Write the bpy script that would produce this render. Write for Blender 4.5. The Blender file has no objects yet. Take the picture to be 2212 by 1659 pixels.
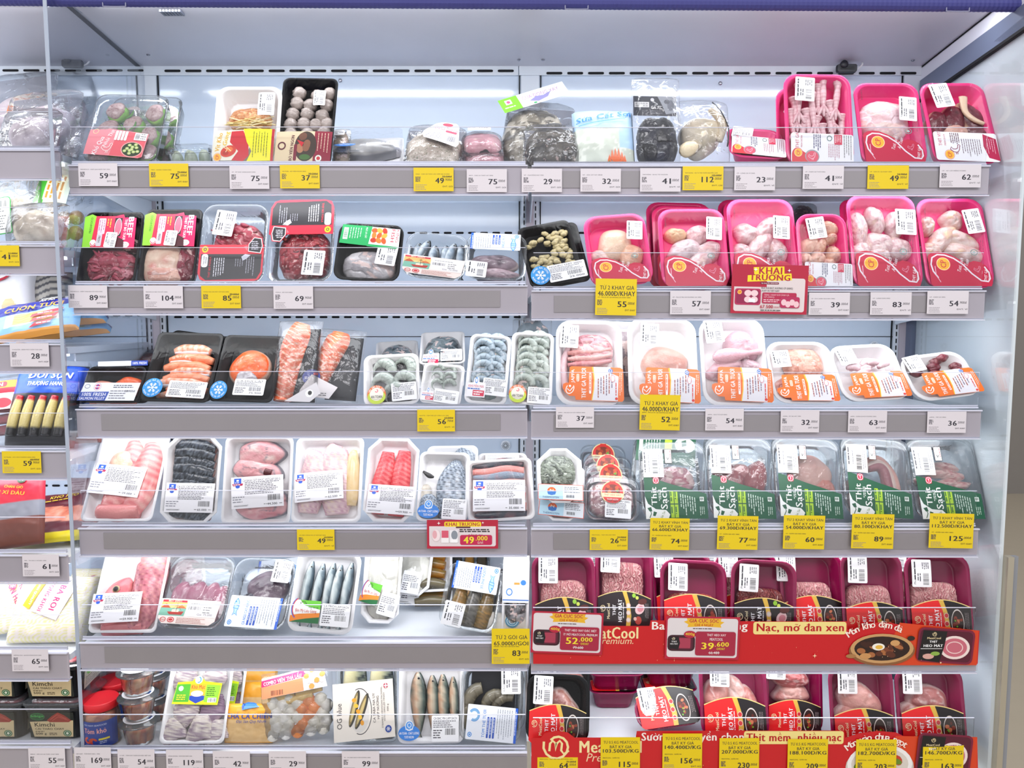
import bpy, bmesh, math, random
import numpy as np
from mathutils import Matrix, Vector
sc = bpy.context.scene
COL = sc.collection
# ---------------------------------------------------------------- camera, world, lights, exposure
F, CX, CY = 1650.0, 1106.0, 829.5
PITCH = math.radians(5.0); CAM = Vector((0, -1.556, 1.30))
cam = bpy.data.cameras.new('camera'); camo = bpy.data.objects.new('camera', cam); COL.objects.link(camo)
camo.location = CAM; camo.rotation_euler = (math.radians(90) - PITCH, 0, 0)
cam.sensor_width = 36; cam.lens = 36 * F / 2212.0; cam.clip_start = .05
sc.camera = camo
sc.view_settings.view_transform = 'Standard'; sc.view_settings.look = 'None'
sc.view_settings.gamma = 1; sc.view_settings.use_curve_mapping = False
sc.view_settings.exposure = 0.08
wd = bpy.data.worlds.new('store_light'); sc.world = wd; wd.use_nodes = True
wd.node_tree.nodes['Background'].inputs[0].default_value = (.97, .96, 1.0, 1)
wd.node_tree.nodes['Background'].inputs[1].default_value = .80
sc.cycles.transparent_max_bounces = 16
sc.cycles.max_bounces = 8
sc.cycles.caustics_reflective = False; sc.cycles.caustics_refractive = False
sc.cycles.use_denoising = True

def area(name, loc, rot, sx, sy, power, col=(.93, .96, 1.0)):
    l = bpy.data.lights.new(name, 'AREA'); l.shape = 'RECTANGLE'; l.size = sx; l.size_y = sy; l.energy = power; l.color = col
    o = bpy.data.objects.new(name, l); COL.objects.link(o); o.location = loc; o.rotation_euler = rot
    return o
# the shop's own ceiling lamps, above and in front of the cabinet
for sx_ in (-1.1, .9):
    area('ceiling_lamp', (sx_, -1.9, 2.75), (math.radians(28), 0, 0), 1.2, .5, 20, (1, .98, 1))

def at(px, py, Y):
    d = Vector((0, math.cos(PITCH), -math.sin(PITCH))) + Vector(((px - CX) / F, 0, 0)) + Vector((0, math.sin(PITCH), math.cos(PITCH))) * ((CY - py) / F)
    return CAM + d * ((Y - CAM.y) / d.y)
def proj(P):
    v = P - CAM; dep = v.y * math.cos(PITCH) - v.z * math.sin(PITCH); up = v.y * math.sin(PITCH) + v.z * math.cos(PITCH)
    return CX + F * v.x / dep, CY - F * up / dep, dep
# ---------------------------------------------------------------- shelf layout: key -> (front Y, surface z)
YF = [0, -.008, -.016, -.028, -.045, -.06]
SH = {}
for r, (l, rr, n) in enumerate([(355, 356, 322), (614, 625, 528), (880, 882, 740), (1136, 1137, 970), (1382, 1388, 1194), (1618, 1625, 1404)]):
    SH['L%d' % (r + 1)] = (YF[r], at(640, l, YF[r]).z)
    SH['R%d' % (r + 1)] = (YF[r], at(1650, rr, YF[r]).z)
    SH['N%d' % (r + 1)] = (YF[r], at(60, n, YF[r]).z)
SH['N7'] = (-.065, at(60, 1607, -.065).z)
LIP = .009      # the rail's lip stands this much above the shelf board
SH = {k: (y, z - LIP) for k, (y, z) in SH.items()}
YB = .344; XL, XR, XM = -.888, .985, .035
ZC = at(322, 145, YB).z      # canopy height at the back
# ---------------------------------------------------------------- colour, materials
def lin(h):
    if not isinstance(h, str): return tuple(h)
    if len(h) == 4: h = '#' + ''.join(x * 2 for x in h[1:])
    v = [int(h[i:i + 2], 16) / 255 for i in (1, 3, 5)]
    return tuple(x / 12.92 if x < .04045 else ((x + .055) / 1.055) ** 2.4 for x in v)
MATS = {}
def pm(name, col, rough=.4, metal=0., spec=.5, emit=0, bump=0, bs=60., coat=0., gam=1.):
    if name in MATS: return MATS[name]
    m = bpy.data.materials.new(name); m.use_nodes = True; nt = m.node_tree; b = nt.nodes['Principled BSDF']
    b.inputs['Roughness'].default_value = rough; b.inputs['Metallic'].default_value = metal
    b.inputs['Specular IOR Level'].default_value = spec; b.inputs['Coat Weight'].default_value = coat
    b.inputs['Coat Roughness'].default_value = .08
    tc = nt.nodes.new('ShaderNodeTexCoord')
    if col is None:
        a = nt.nodes.new('ShaderNodeVertexColor'); a.layer_name = 'Col'; gm = nt.nodes.new('ShaderNodeGamma'); gm.inputs[1].default_value = gam; nt.links.new(a.outputs[0], gm.inputs[0]); nt.links.new(gm.outputs[0], b.inputs['Base Color'])
    else:
        n = nt.nodes.new('ShaderNodeTexNoise'); n.inputs['Scale'].default_value = 14
        mx = nt.nodes.new('ShaderNodeMixRGB'); c = lin(col)
        mx.inputs[1].default_value = tuple(x * .96 for x in c) + (1,); mx.inputs[2].default_value = tuple(min(1, x * 1.03) for x in c) + (1,)
        nt.links.new(tc.outputs['Object'], n.inputs['Vector']); nt.links.new(n.outputs[0], mx.inputs[0]); nt.links.new(mx.outputs[0], b.inputs['Base Color'])
        if emit: b.inputs['Emission Color'].default_value = c + (1,); b.inputs['Emission Strength'].default_value = emit
    if bump:
        n2 = nt.nodes.new('ShaderNodeTexNoise'); n2.inputs['Scale'].default_value = bs; n2.inputs['Detail'].default_value = 3
        bp = nt.nodes.new('ShaderNodeBump'); bp.inputs['Strength'].default_value = bump; bp.inputs['Distance'].default_value = .002
        nt.links.new(tc.outputs['Object'], n2.inputs['Vector']); nt.links.new(n2.outputs[0], bp.inputs['Height']); nt.links.new(bp.outputs[0], b.inputs['Normal'])
    MATS[name] = m
    return m
def clear(name, tint=(1, 1, 1), gl=1.0, base=.02, rough=.08, haze=0., hazecol=(.9, .93, 1), bump=0., bs=40., stretch=(1, 1, 1)):
    """thin clear plastic: see-through, with a real gloss that follows fresnel"""
    if name in MATS: return MATS[name]
    m = bpy.data.materials.new(name); m.use_nodes = True; nt = m.node_tree; nt.nodes.clear(); N = nt.nodes.new; K = nt.links.new
    out = N('ShaderNodeOutputMaterial'); tr = N('ShaderNodeBsdfTransparent'); tr.inputs[0].default_value = tint + (1,)
    g = N('ShaderNodeBsdfGlossy'); g.inputs['Roughness'].default_value = rough
    fr = N('ShaderNodeFresnel'); fr.inputs[0].default_value = 1.45
    ma = N('ShaderNodeMath'); ma.operation = 'MULTIPLY_ADD'; ma.inputs[1].default_value = gl; ma.inputs[2].default_value = base; ma.use_clamp = True
    K(fr.outputs[0], ma.inputs[0]); mx = N('ShaderNodeMixShader'); K(ma.outputs[0], mx.inputs[0])
    src = tr
    if haze:
        df = N('ShaderNodeBsdfDiffuse'); df.inputs[0].default_value = tuple(hazecol) + (1,)
        m2 = N('ShaderNodeMixShader'); m2.inputs[0].default_value = haze; K(tr.outputs[0], m2.inputs[1]); K(df.outputs[0], m2.inputs[2]); src = m2
    K(src.outputs[0], mx.inputs[1]); K(g.outputs[0], mx.inputs[2]); K(mx.outputs[0], out.inputs[0])
    if bump:
        tc = N('ShaderNodeTexCoord'); mp = N('ShaderNodeMapping'); mp.inputs['Scale'].default_value = stretch
        n = N('ShaderNodeTexNoise'); n.inputs['Scale'].default_value = bs; n.inputs['Detail'].default_value = 3; n.inputs['Distortion'].default_value = 1.2
        bp = N('ShaderNodeBump'); bp.inputs['Strength'].default_value = bump; bp.inputs['Distance'].default_value = .004
        K(tc.outputs['Object'], mp.inputs[0]); K(mp.outputs[0], n.inputs['Vector']); K(n.outputs[0], bp.inputs['Height'])
        K(bp.outputs[0], g.inputs['Normal']); K(bp.outputs[0], fr.inputs['Normal'])
    MATS[name] = m
    return m
PRINT = pm('printed_paper', None, .42)
PRINTG = pm('printed_film', None, .34)
MEAT = pm('moist_meat', None, .3, bump=.45, bs=260, coat=.25, gam=1.4)
FISH = pm('wet_fish', None, .22, bump=.2, bs=300, coat=.3, gam=1.3)
DRY = pm('dry_surface', None, .6, bump=.4, bs=220)
PINK = pm('pink_tray_plastic', '#e8347e', .3); CRIM = pm('crimson_tray_plastic', '#b01a52', .3); MARO = pm('maroon_tray_plastic', '#8c1048', .22)
FOAM = pm('white_foam', '#f4f3f4', .5, bump=.1, bs=400); BLACK = pm('black_tray_plastic', '#0a0a0c', .4, spec=.2); STEEL = pm('white_enamel', '#dfe6ee', .3)
SHELFM = pm('white_shelf_enamel', '#e8ecf2', .25); BACK = pm('pale_blue_back_panel', '#d3e0f0', .09, spec=.55); SLOT = pm('slot_black', '#0a0b12', .8)
CANO = pm('canopy_enamel', '#c8c8d2', .3); GREY = pm('grey_rail', '#c2bac2', .4); FRAME = pm('grey_frame', '#666f86', .35); STRIP = pm('grey_ticket_insert', '#a9a2a4', .42)
NAVY = pm('navy_blind', '#3d3f84', .6); INK = pm('lock_black', '#1c1e26', .35); CHROME = pm('screw_metal', '#9a9aa2', .25, 1.)
FILM = clear('cling_film', gl=.34, base=.006, rough=.1, bump=.55, bs=26, stretch=(1, .45, 1))
BAG = clear('clear_bag', gl=.9, base=.02, rough=.12, haze=.035, bump=.9, bs=30)
PET = clear('clear_tray_plastic', (.95, .97, .98), gl=.9, base=.03, rough=.06, haze=.06, hazecol=(.86, .93, 1), bump=.25, bs=30)
ACR = clear('clear_acrylic', (.98, .985, .992), gl=.4, base=.003, rough=.04)
EDGE = pm('acrylic_edge', '#d9dbea', .25); GLASS = clear('divider_glass', (.90, .92, .95), gl=.28, base=.015, rough=.02)
# ---------------------------------------------------------------- objects
def obj(name, me, parent=None, mats=None, loc=None, kind=None, label=None):
    o = bpy.data.objects.new(name, me); COL.objects.link(o)
    if parent is not None: o.parent = parent
    if mats is not None and len(me.materials) == 0:
        for m in (mats if isinstance(mats, (list, tuple)) else [mats]): me.materials.append(m)
    if loc is not None: o.location = loc
    if kind: o['kind'] = kind
    if label: o['label'] = label
    return o
def thing(name, label, cat, loc=(0, 0, 0), group=None, mw=None):
    o = bpy.data.objects.new(name, None); COL.objects.link(o); o.empty_display_size = .02
    if mw is not None: o.matrix_world = mw
    else: o.location = loc
    o['label'] = label; o['category'] = cat
    if group: o['group'] = group
    return o
def tag3(o, label, cat, group=None):
    o['label'] = label; o['category'] = cat
    if group: o['group'] = group
    return o
def mesh(v, f, col=None, smooth=False, mi=None):
    me = bpy.data.meshes.new('m'); me.from_pydata([tuple(map(float, p)) for p in v] if not isinstance(v, list) else v, [], [tuple(map(int, q)) for q in f] if not isinstance(f, list) else f)
    if col is not None:
        a = me.color_attributes.new('Col', 'FLOAT_COLOR', 'POINT'); c = np.ones((len(me.vertices), 4), np.float32); c[:, :3] = col; a.data.foreach_set('color', c.ravel())
    if smooth: me.polygons.foreach_set('use_smooth', [True] * len(me.polygons))
    if mi is not None: me.polygons.foreach_set('material_index', mi)
    return me
class MB:
    def __init__(s): s.v = []; s.f = []; s.m = []
    def box(s, a, b, mi=0):
        i = len(s.v); x0, y0, z0 = a; x1, y1, z1 = b
        s.v += [(x0, y0, z0), (x1, y0, z0), (x1, y1, z0), (x0, y1, z0), (x0, y0, z1), (x1, y0, z1), (x1, y1, z1), (x0, y1, z1)]
        s.f += [tuple(i + k for k in q) for q in ((0, 3, 2, 1), (4, 5, 6, 7), (0, 1, 5, 4), (1, 2, 6, 5), (2, 3, 7, 6), (3, 0, 4, 7))]; s.m += [mi] * 6
        return s
    def quad(s, *p, mi=0):
        i = len(s.v); s.v += [tuple(q) for q in p]; s.f.append(tuple(range(i, i + len(p)))); s.m.append(mi); return s
    def build(s, name, mats, parent=None, **k):
        me = mesh(s.v, s.f, mi=s.m); return obj(name, me, parent, mats, **k)
def struct(o): o['kind'] = 'structure'; return o
# ---------------------------------------------------------------- noise
def hsh(i, j, s): return np.modf(np.abs(np.sin(i * 127.1 + j * 311.7 + s * 74.7) * 43758.5453))[0]
def vn(x, y, s=0):
    xi, yi = np.floor(x), np.floor(y); fx, fy = x - xi, y - yi; fx = fx * fx * (3 - 2 * fx); fy = fy * fy * (3 - 2 * fy)
    a, b, c, d = hsh(xi, yi, s), hsh(xi + 1, yi, s), hsh(xi, yi + 1, s), hsh(xi + 1, yi + 1, s)
    return (a * (1 - fx) + b * fx) * (1 - fy) + (c * (1 - fx) + d * fx) * fy
def fbm(x, y, s=0, o=3): return sum(vn(x * 2 ** k, y * 2 ** k, s + k) * .5 ** k for k in range(o)) / sum(.5 ** k for k in range(o))
def vor(x, y, s=0):
    xi, yi = np.floor(x), np.floor(y); best = np.full(x.shape, 9.); sec = best.copy(); cid = np.zeros(x.shape)
    for a in (-1, 0, 1):
        for b in (-1, 0, 1):
            cx, cy = xi + a, yi + b; d = (cx + .15 + .7 * hsh(cx, cy, s) - x) ** 2 + (cy + .15 + .7 * hsh(cx, cy, s + 5) - y) ** 2
            u = d < best; sec = np.where(u, best, np.minimum(sec, d)); cid = np.where(u, hsh(cx, cy, s + 9), cid); best = np.where(u, d, best)
    return np.sqrt(best), np.sqrt(sec), cid
def ramp(t, cols):
    cs = np.array([lin(c) for c in cols]); t = np.clip(t, 0, 1) * (len(cs) - 1); i = np.minimum(t.astype(int), len(cs) - 2); k = (t - i)[..., None]
    return cs[i] * (1 - k) + cs[i + 1] * k
def hfield(w, h, zf, cf, nx=56, ny=56, edge=None):
    """height field centred on x, from y=0 up to h; the outline is where edge() reaches 1"""
    X, Y = np.meshgrid(np.linspace(-w / 2, w / 2, nx), np.linspace(0, h, ny)); idx = np.arange(nx * ny).reshape(ny, nx)
    Fq = np.stack([idx[:-1, :-1], idx[:-1, 1:], idx[1:, 1:], idx[1:, :-1]], -1).reshape(-1, 4); M = None
    if edge is not None:
        e = edge(X, Y); M = (e < 1).reshape(-1); k = np.ones(X.shape); inn = e < 1
        lo, hi = np.zeros(X.shape), np.ones(X.shape)
        for _ in range(12):
            m = (lo + hi) / 2; o = edge(X * m, h / 2 + (Y - h / 2) * m) >= 1; hi = np.where(o, m, hi); lo = np.where(o, lo, m)
        k = np.where(inn, 1, lo); X = X * k; Y = h / 2 + (Y - h / 2) * k
    Z = zf(X, Y); C = cf(X, Y, Z); V = np.stack([X, Y, Z], -1).reshape(-1, 3); C = C.reshape(-1, 3)
    if M is not None:
        Fq = Fq[M[Fq].any(1)]; u = np.unique(Fq); re = np.full(len(V), -1); re[u] = np.arange(len(u)); V = V[u]; C = C[u]; Fq = re[Fq]
    return mesh(V, Fq, C, True)
def sweep(pts, wid, thk, cf, n=10, k=5, seed=0, rough=0., up=(0, 0, 1), flatb=1.):
    """tapered body along a smooth path; wid/thk = half sizes at the points; cf(t, a) -> colour"""
    P = np.array(pts, float); m = len(P); t = np.linspace(0, m - 1, (m - 1) * k + 1); i = np.minimum(t.astype(int), m - 2); u = (t - i)[:, None]
    g = lambda A, j: A[np.clip(j, 0, m - 1)]
    def cr(A):
        a, b, c, d = g(A, i - 1), g(A, i), g(A, i + 1), g(A, i + 2)
        return .5 * (2 * b + (c - a) * u + (2 * a - 5 * b + 4 * c - d) * u ** 2 + (3 * b - a - 3 * c + d) * u ** 3)
    C = cr(P); W = np.maximum(cr(np.array(wid, float)[:, None])[:, 0], 1e-5); H = np.maximum(cr(np.array(thk, float)[:, None])[:, 0], 1e-5)
    T = np.gradient(C, axis=0); T /= np.linalg.norm(T, axis=1)[:, None] + 1e-9; U = np.array(up, float)
    S = np.cross(T, U); S /= np.linalg.norm(S, axis=1)[:, None] + 1e-9; N = np.cross(S, T)
    a = np.linspace(0, 2 * np.pi, n, endpoint=False); ca, sa = np.cos(a), np.sin(a); sa2 = np.where(sa < 0, sa * flatb, sa)
    nz = 1 + rough * (hsh(np.arange(len(C))[:, None] * 1., np.arange(n)[None] * 1., seed) - .5)
    V = C[:, None] + S[:, None] * (W[:, None] * ca * nz)[..., None] + N[:, None] * (H[:, None] * sa2 * nz)[..., None]
    tt = t / (m - 1); TT, AA = np.meshgrid(tt, a, indexing='ij'); Cc = cf(TT, AA)
    q = np.arange(len(C) * n).reshape(-1, n); r = np.roll(q, -1, 1)
    Fc = np.stack([q[:-1], r[:-1], r[1:], q[1:]], -1).reshape(-1, 4).tolist(); Fc.append(q[0][::-1].tolist()); Fc.append(q[-1].tolist())
    return mesh(V.reshape(-1, 3), [tuple(x) for x in Fc], Cc.reshape(-1, 3), True)
# ---------------------------------------------------------------- printed sheets
_tc = {}; _gc = {}
import unicodedata
def _raw(t):
    c = bpy.data.curves.new('t', 'FONT'); c.body = t; c.size = 1; c.resolution_u = 2
    o = bpy.data.objects.new('t', c); COL.objects.link(o); me = bpy.data.meshes.new_from_object(o)
    v = np.zeros(len(me.vertices) * 3); me.vertices.foreach_get('co', v); v = v.reshape(-1, 3)[:, :2]; f = [tuple(p.vertices) for p in me.polygons]
    bpy.data.objects.remove(o); bpy.data.curves.remove(c); bpy.data.meshes.remove(me); return v, f
def glyph(ch):
    if ch not in _gc:
        if 'H' not in _gc and ch != 'H': glyph('H')
        wide = _raw('H' + ch + 'H')[0][:, 0].max() - _raw('HH')[0][:, 0].max(); _gc[ch] = (*_raw(ch), wide) if ch != ' ' else (np.zeros((0, 2)), [], wide)
    return _gc[ch]
def _marks(x0, x1, y1, ms, up):
    """Vietnamese tone and vowel marks as small strokes; returns quads"""
    c = (x0 + x1) / 2; q = []; y = y1 + .07; u = .085
    st = lambda a, b, t=.05: q.append([(a[0] - t / 2, a[1]), (a[0] + t / 2, a[1]), (b[0] + t / 2, b[1]), (b[0] - t / 2, b[1])])
    hb = lambda a, b, t=.05: q.append([(a[0], a[1] - t / 2), (b[0], b[1] - t / 2), (b[0], b[1] + t / 2), (a[0], a[1] + t / 2)])
    sh = 0
    if '\u0302' in ms: st((c - .13, y), (c, y + .12)); st((c + .13, y), (c, y + .12)); sh = .14
    if '\u0306' in ms: hb((c - .12, y + .09), (c - .05, y + .02)); hb((c - .05, y + .02), (c + .05, y + .02)); hb((c + .05, y + .02), (c + .12, y + .09)); sh = .1
    if '\u031b' in ms: st((x1 - .05, y1 - .08), (x1 + .08, y1 + .1), .09)
    y += sh; d = .1 * (sh > 0)
    if '\u0301' in ms: st((c - .04 + d, y), (c + .07 + d, y + .13))
    if '\u0300' in ms: st((c + .04 - d * 0, y), (c - .07, y + .13))
    if '\u0309' in ms: hb((c - .05 + d, y + .14), (c + .04 + d, y + .13)); st((c + .05 + d, y + .12), (c + d, y + .01))
    if '\u0303' in ms: hb((c - .13, y + .04), (c - .04, y + .1)); hb((c - .04, y + .1), (c + .04, y + .03)); hb((c + .04, y + .03), (c + .13, y + .1))
    if '\u0323' in ms: st((c, -.17), (c, -.08), .09)
    return q
def textmesh(s, b, font=None):
    if (s, b) not in _tc:
        V = []; Fs = []; x = 0; n = 0
        for ch in unicodedata.normalize('NFC', s):
            bar = ch in 'Đđ'; nf = unicodedata.normalize('NFD', {'Đ': 'D', 'đ': 'd'}.get(ch, ch)); base, ms = nf[0], nf[1:]; gb = base
            v, f, adv = glyph(gb); w_ = b * .9
            for dx in ((0,) if b < .012 or not len(v) else (-w_ * .5, w_ * .5) if b < .035 else (-w_ * .6, 0, w_ * .6)):
                if len(v): V.append(np.column_stack([v + [x + dx, 0], np.full(len(v), 1. + (dx > -w_ * .3) + (dx > w_ * .3) if dx or b >= .035 else 0.)])); Fs += [tuple(i + n for i in q) for q in f]; n += len(v)
            if len(v):
                q = _marks(v[:, 0].min(), v[:, 0].max(), v[:, 1].max() if base != 'i' or not ms else v[:, 1].max() - .1, ms, base.isupper())
                if bar: y_ = v[:, 1].max() * (.5 if ch == 'Đ' else .82); a = v[:, 0].min() if ch == 'Đ' else v[:, 0].max(); q.append([(a - .15 if ch == 'Đ' else a - .22, y_ - .03), (a + .2 if ch == 'Đ' else a + .08, y_ - .03), (a + .2 if ch == 'Đ' else a + .08, y_ + .03), (a - .15 if ch == 'Đ' else a - .22, y_ + .03)])
                for p in q: V.append(np.column_stack([np.array(p) + [x, 0], np.full(4, 4.)])); Fs.append((n, n + 1, n + 2, n + 3)); n += 4
            x += adv + b * .8
        v = np.vstack(V); lo, hi = v[:, :2].min(0), v[:, :2].max(0); _tc[(s, b)] = (np.column_stack([(v[:, :2] - (lo + hi) / 2) / (hi - lo), v[:, 2]]), Fs, (hi - lo)[0] / (hi - lo)[1], (hi - lo)[1] / .72, (lo + hi)[1] / 2 - .36)
    return _tc[(s, b)]
class Cv:
    """a printed sheet drawn in its own units, y downwards"""
    def __init__(s, W, H, seed=1): s.W, s.H = W, H; s.v = []; s.f = []; s.c = []; s.n = 0; s.L = 0; s.rng = random.Random(seed)
    def add(s, pts, faces, col, lay=True):
        if lay: s.L += 1
        pts = np.asarray(pts, float); k = s.n; s.v.append(np.column_stack([pts[:, :2], np.full(len(pts), s.L) + (pts[:, 2] * .7 if pts.shape[1] > 2 else 0)])); s.L += 3 if pts.shape[1] > 2 else 0; s.f += [tuple(k + i for i in q) for q in faces]
        s.c.append(np.tile(lin(col), (len(pts), 1))); s.n += len(pts); return s
    def P(s, pts, col): return s.add(pts, [tuple(range(len(pts)))[::-1]], col)
    def R(s, x, y, w, h, col, r=0, rot=0):
        if r:
            r = min(r, w / 2, h / 2); p = []
            for cx, cy, a0 in ((x + w - r, y + r, -90), (x + w - r, y + h - r, 0), (x + r, y + h - r, 90), (x + r, y + r, 180)):
                p += [(cx + r * math.cos(math.radians(a0 + q)), cy + r * math.sin(math.radians(a0 + q))) for q in (0, 30, 60, 90)]
        else: p = [(x, y), (x + w, y), (x + w, y + h), (x, y + h)]
        if rot:
            cx, cy = x + w / 2, y + h / 2; c, q = math.cos(math.radians(rot)), math.sin(math.radians(rot)); p = [(cx + (a - cx) * c - (b - cy) * q, cy + (a - cx) * q + (b - cy) * c) for a, b in p]
        return s.P(p, col)
    def E(s, cx, cy, rx, ry, col, n=28, a0=0, a1=360, rot=0):
        c, q = math.cos(math.radians(rot)), math.sin(math.radians(rot))
        p = [(rx * math.cos(math.radians(a0 + (a1 - a0) * i / n)), ry * math.sin(math.radians(a0 + (a1 - a0) * i / n))) for i in range(n if a1 - a0 == 360 else n + 1)]
        return s.P([(cx + a * c - b * q, cy + a * q + b * c) for a, b in p], col)
    def ring(s, cx, cy, rx, ry, t, col, n=28, a0=0, a1=360, rot=0):
        c, q = math.cos(math.radians(rot)), math.sin(math.radians(rot)); p = []
        for k in (0, 1):
            for i in range(n + 1):
                a = math.radians(a0 + (a1 - a0) * i / n); X, Y = (rx - k * t) * math.cos(a), (ry - k * t) * math.sin(a); p.append((cx + X * c - Y * q, cy + X * q + Y * c))
        return s.add(p, [(i, n + 1 + i, n + 2 + i, i + 1) for i in range(n)], col)
    def line(s, pts, t, col):
        P = np.array(pts, float); d = np.gradient(P, axis=0); d /= np.linalg.norm(d, axis=1)[:, None] + 1e-9; nn = np.column_stack([-d[:, 1], d[:, 0]]) * t / 2; m = len(P)
        return s.add(np.vstack([P + nn, P - nn]), [(i, i + 1, m + i + 1, m + i) for i in range(m - 1)], col)
    def T(s, t, cx, cy, w, h, col, rot=0, b=.018, sh=0):
        v, f, asp, ht, _ = textmesh(t, b); h = h * max(1, .88 * ht) if h and (w is None or ht > 1.12) else h
        if w is None: w = h * asp
        if h is None: h = w / asp
        x, y = v[:, 0] * w, -v[:, 1] * h; x = x - y * sh; c, q = math.cos(math.radians(rot)), math.sin(math.radians(rot))
        return s.add(np.column_stack([cx + x * c - y * q, cy + x * q + y * c, v[:, 2]]), f, col)
    def fine(s, x, y, w, n, dy, h, col='#55555c', vert=False, fill=.9):
        """unreadable small print: rows of short word dashes"""
        r = s.rng; p = []; f = []
        for i in range(n):
            u = 0; lim = w * (fill if i % 3 else 1) * r.uniform(.75, 1)
            while u < lim:
                l = min(r.uniform(1.5, 5) * h, lim - u)
                if l < h * .6: break
                a, b, c, d = x + u, y + i * dy, l, h
                if vert: a, b, c, d = x + i * dy, y + u, h, l
                k = len(p); p += [(a, b), (a + c, b), (a + c, b + d), (a, b + d)]; f.append((k + 3, k + 2, k + 1, k)); u += l + h * .7
        return s.add(p, f, col) if p else s
    def bar(s, x, y, w, h, vert=False, col='#1c1c22'):
        r = s.rng; p = []; f = []; u = 0; L = h if vert else w
        while u < L:
            t = L * r.choice((.015, .025, .04)); t = min(t, L - u); k = len(p)
            p += [(x, y + u), (x + w, y + u), (x + w, y + u + t), (x, y + u + t)] if vert else [(x + u, y), (x + u + t, y), (x + u + t, y + h), (x + u, y + h)]
            f.append((k + 3, k + 2, k + 1, k)); u += t + L * r.choice((.018, .03, .045))
        return s.add(p, f, col)
    def mesh(s, w, h, conf=None, lz=1.6e-5, step=None):
        V = np.vstack(s.v); C = np.vstack(s.c); x = (V[:, 0] / s.W - .5) * w; y = (1 - V[:, 1] / s.H) * h; z = V[:, 2] * lz
        me = mesh(np.column_stack([x, y, z]), s.f, C)
        if conf:
            step = step or min(w, h) / 9; bm = bmesh.new(); bm.from_mesh(me)
            for ax, L0, L1 in ((0, -w / 2, w / 2), (1, 0, h)):
                q = L0 + step
                while q < L1 - 1e-6:
                    nrm = (1, 0, 0) if ax == 0 else (0, 1, 0); co = (q, 0, 0) if ax == 0 else (0, q, 0)
                    bmesh.ops.bisect_plane(bm, geom=bm.verts[:] + bm.edges[:] + bm.faces[:], plane_co=co, plane_no=nrm); q += step
            bm.to_mesh(me); bm.free(); n = len(me.vertices); a = np.zeros(n * 3); me.vertices.foreach_get('co', a); a = a.reshape(-1, 3)
            a = conf(a[:, 0], a[:, 1], a[:, 2]); me.vertices.foreach_set('co', np.asarray(a, float).ravel()); me.update()
        return me
# ---------------------------------------------------------------- cabinet shell
def wallbox(name, a, b, mat): return struct(MB().box(a, b).build(name, [mat]))
wallbox('floor', (-3, -3, -.02), (6, 4.0, 0), pm('beige_floor_tile', '#b3a893', .35))
struct(MB().box((-2.2, YB, .2), (XR + .03, YB + .03, ZC + .02)).build('wall_back', [BACK]))
wallbox('wall_far', (XR + .05, 4.0, 0), (6, 4.05, 3), pm('far_store_grey', '#8f8a84', .6))
# perforated strips and slots of the back wall
def slots(px0, px1, py, pitch, ln, th, nm, key='slots'):
    mb = MB(); p = px0; Yw = YB - .0012
    while p < px1:
        a = at(p, py + th / 2, Yw); b = at(p + ln, py - th / 2, Yw); r = (b.z - a.z) / 2; n = len(mb.v); pts = []
        for cx, s0 in ((b.x - r, -90), (a.x + r, 90)): pts += [(cx + r * math.cos(math.radians(s0 + q)), Yw, a.z + r + r * math.sin(math.radians(s0 + q))) for q in (0, 45, 90, 135, 180)]
        mb.quad(*pts[::-1]); p += pitch
    return struct(mb.build(nm, [SLOT]))
a = at(322, 141, YB); b = at(322, 164, YB)
struct(MB().box((-2.2, YB - .006, b.z), (XM - .02, YB, a.z)).build('trim_1', [STEEL])); struct(MB().box((XM - .018, YB - .006, b.z), (XR, YB, a.z)).build('trim_2', [STEEL]))
YB_ = YB; YB = YB - .006
slots(355, 1110, 153, 45, 35, 5.5, 'trim_3'); slots(1180, 1965, 158, 45, 35, 5.5, 'trim_4'); slots(-40, 300, 152, 45, 35, 5, 'trim_5')
YB = YB_
for k, (x0, x1, y) in enumerate([(880, 1110, 503), (1170, 1960, 503), (376, 1112, 685), (1182, 1915, 690), (376, 1112, 940), (1178, 1925, 941), (60, 330, 681), (60, 150, 1049), (376, 1112, 1190), (1178, 1920, 1190), (376, 1112, 1428), (1178, 1920, 1430)]):
    slots(x0, x1, y, 26.2, 17, 4.5, 'trim_%d' % (6 + k))
# uprights: recessed dark joints, grey column with dashed slots
def upright(px, k):
    mb = MB(); c = at(px, 700, YB).x; zt = b.z; z0 = .25
    mb.box((c - .022, YB - .003, z0), (c + .022, YB - .0005, zt), 0); mb.box((c - .027, YB - .0035, z0), (c - .0245, YB - .0005, zt), 1); mb.box((c + .0245, YB - .0035, z0), (c + .027, YB - .0005, zt), 1)
    mb.box((c - .009, YB - .009, z0), (c + .009, YB - .003, zt - .09), 2)
    z = z0
    while z < zt - .1:
        for s in (-1, 1): mb.box((c + s * .014 - .0012, YB - .0045, z), (c + s * .014 + .0012, YB - .003, z + .011), 1)
        z += .017
    struct(mb.build('trim_%d' % k, [STEEL, SLOT, GREY]))
upright(1144, 30); upright(340, 31); upright(1948, 32)
# horizontal panel joints
mb = MB()
for y in (728, 1180): 
    z = at(700, y, YB).z; mb.box((-2.2, YB - .0014, z), (XR, YB - .0002, z + .0016))
struct(mb.build('trim_33', [SLOT]))
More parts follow.
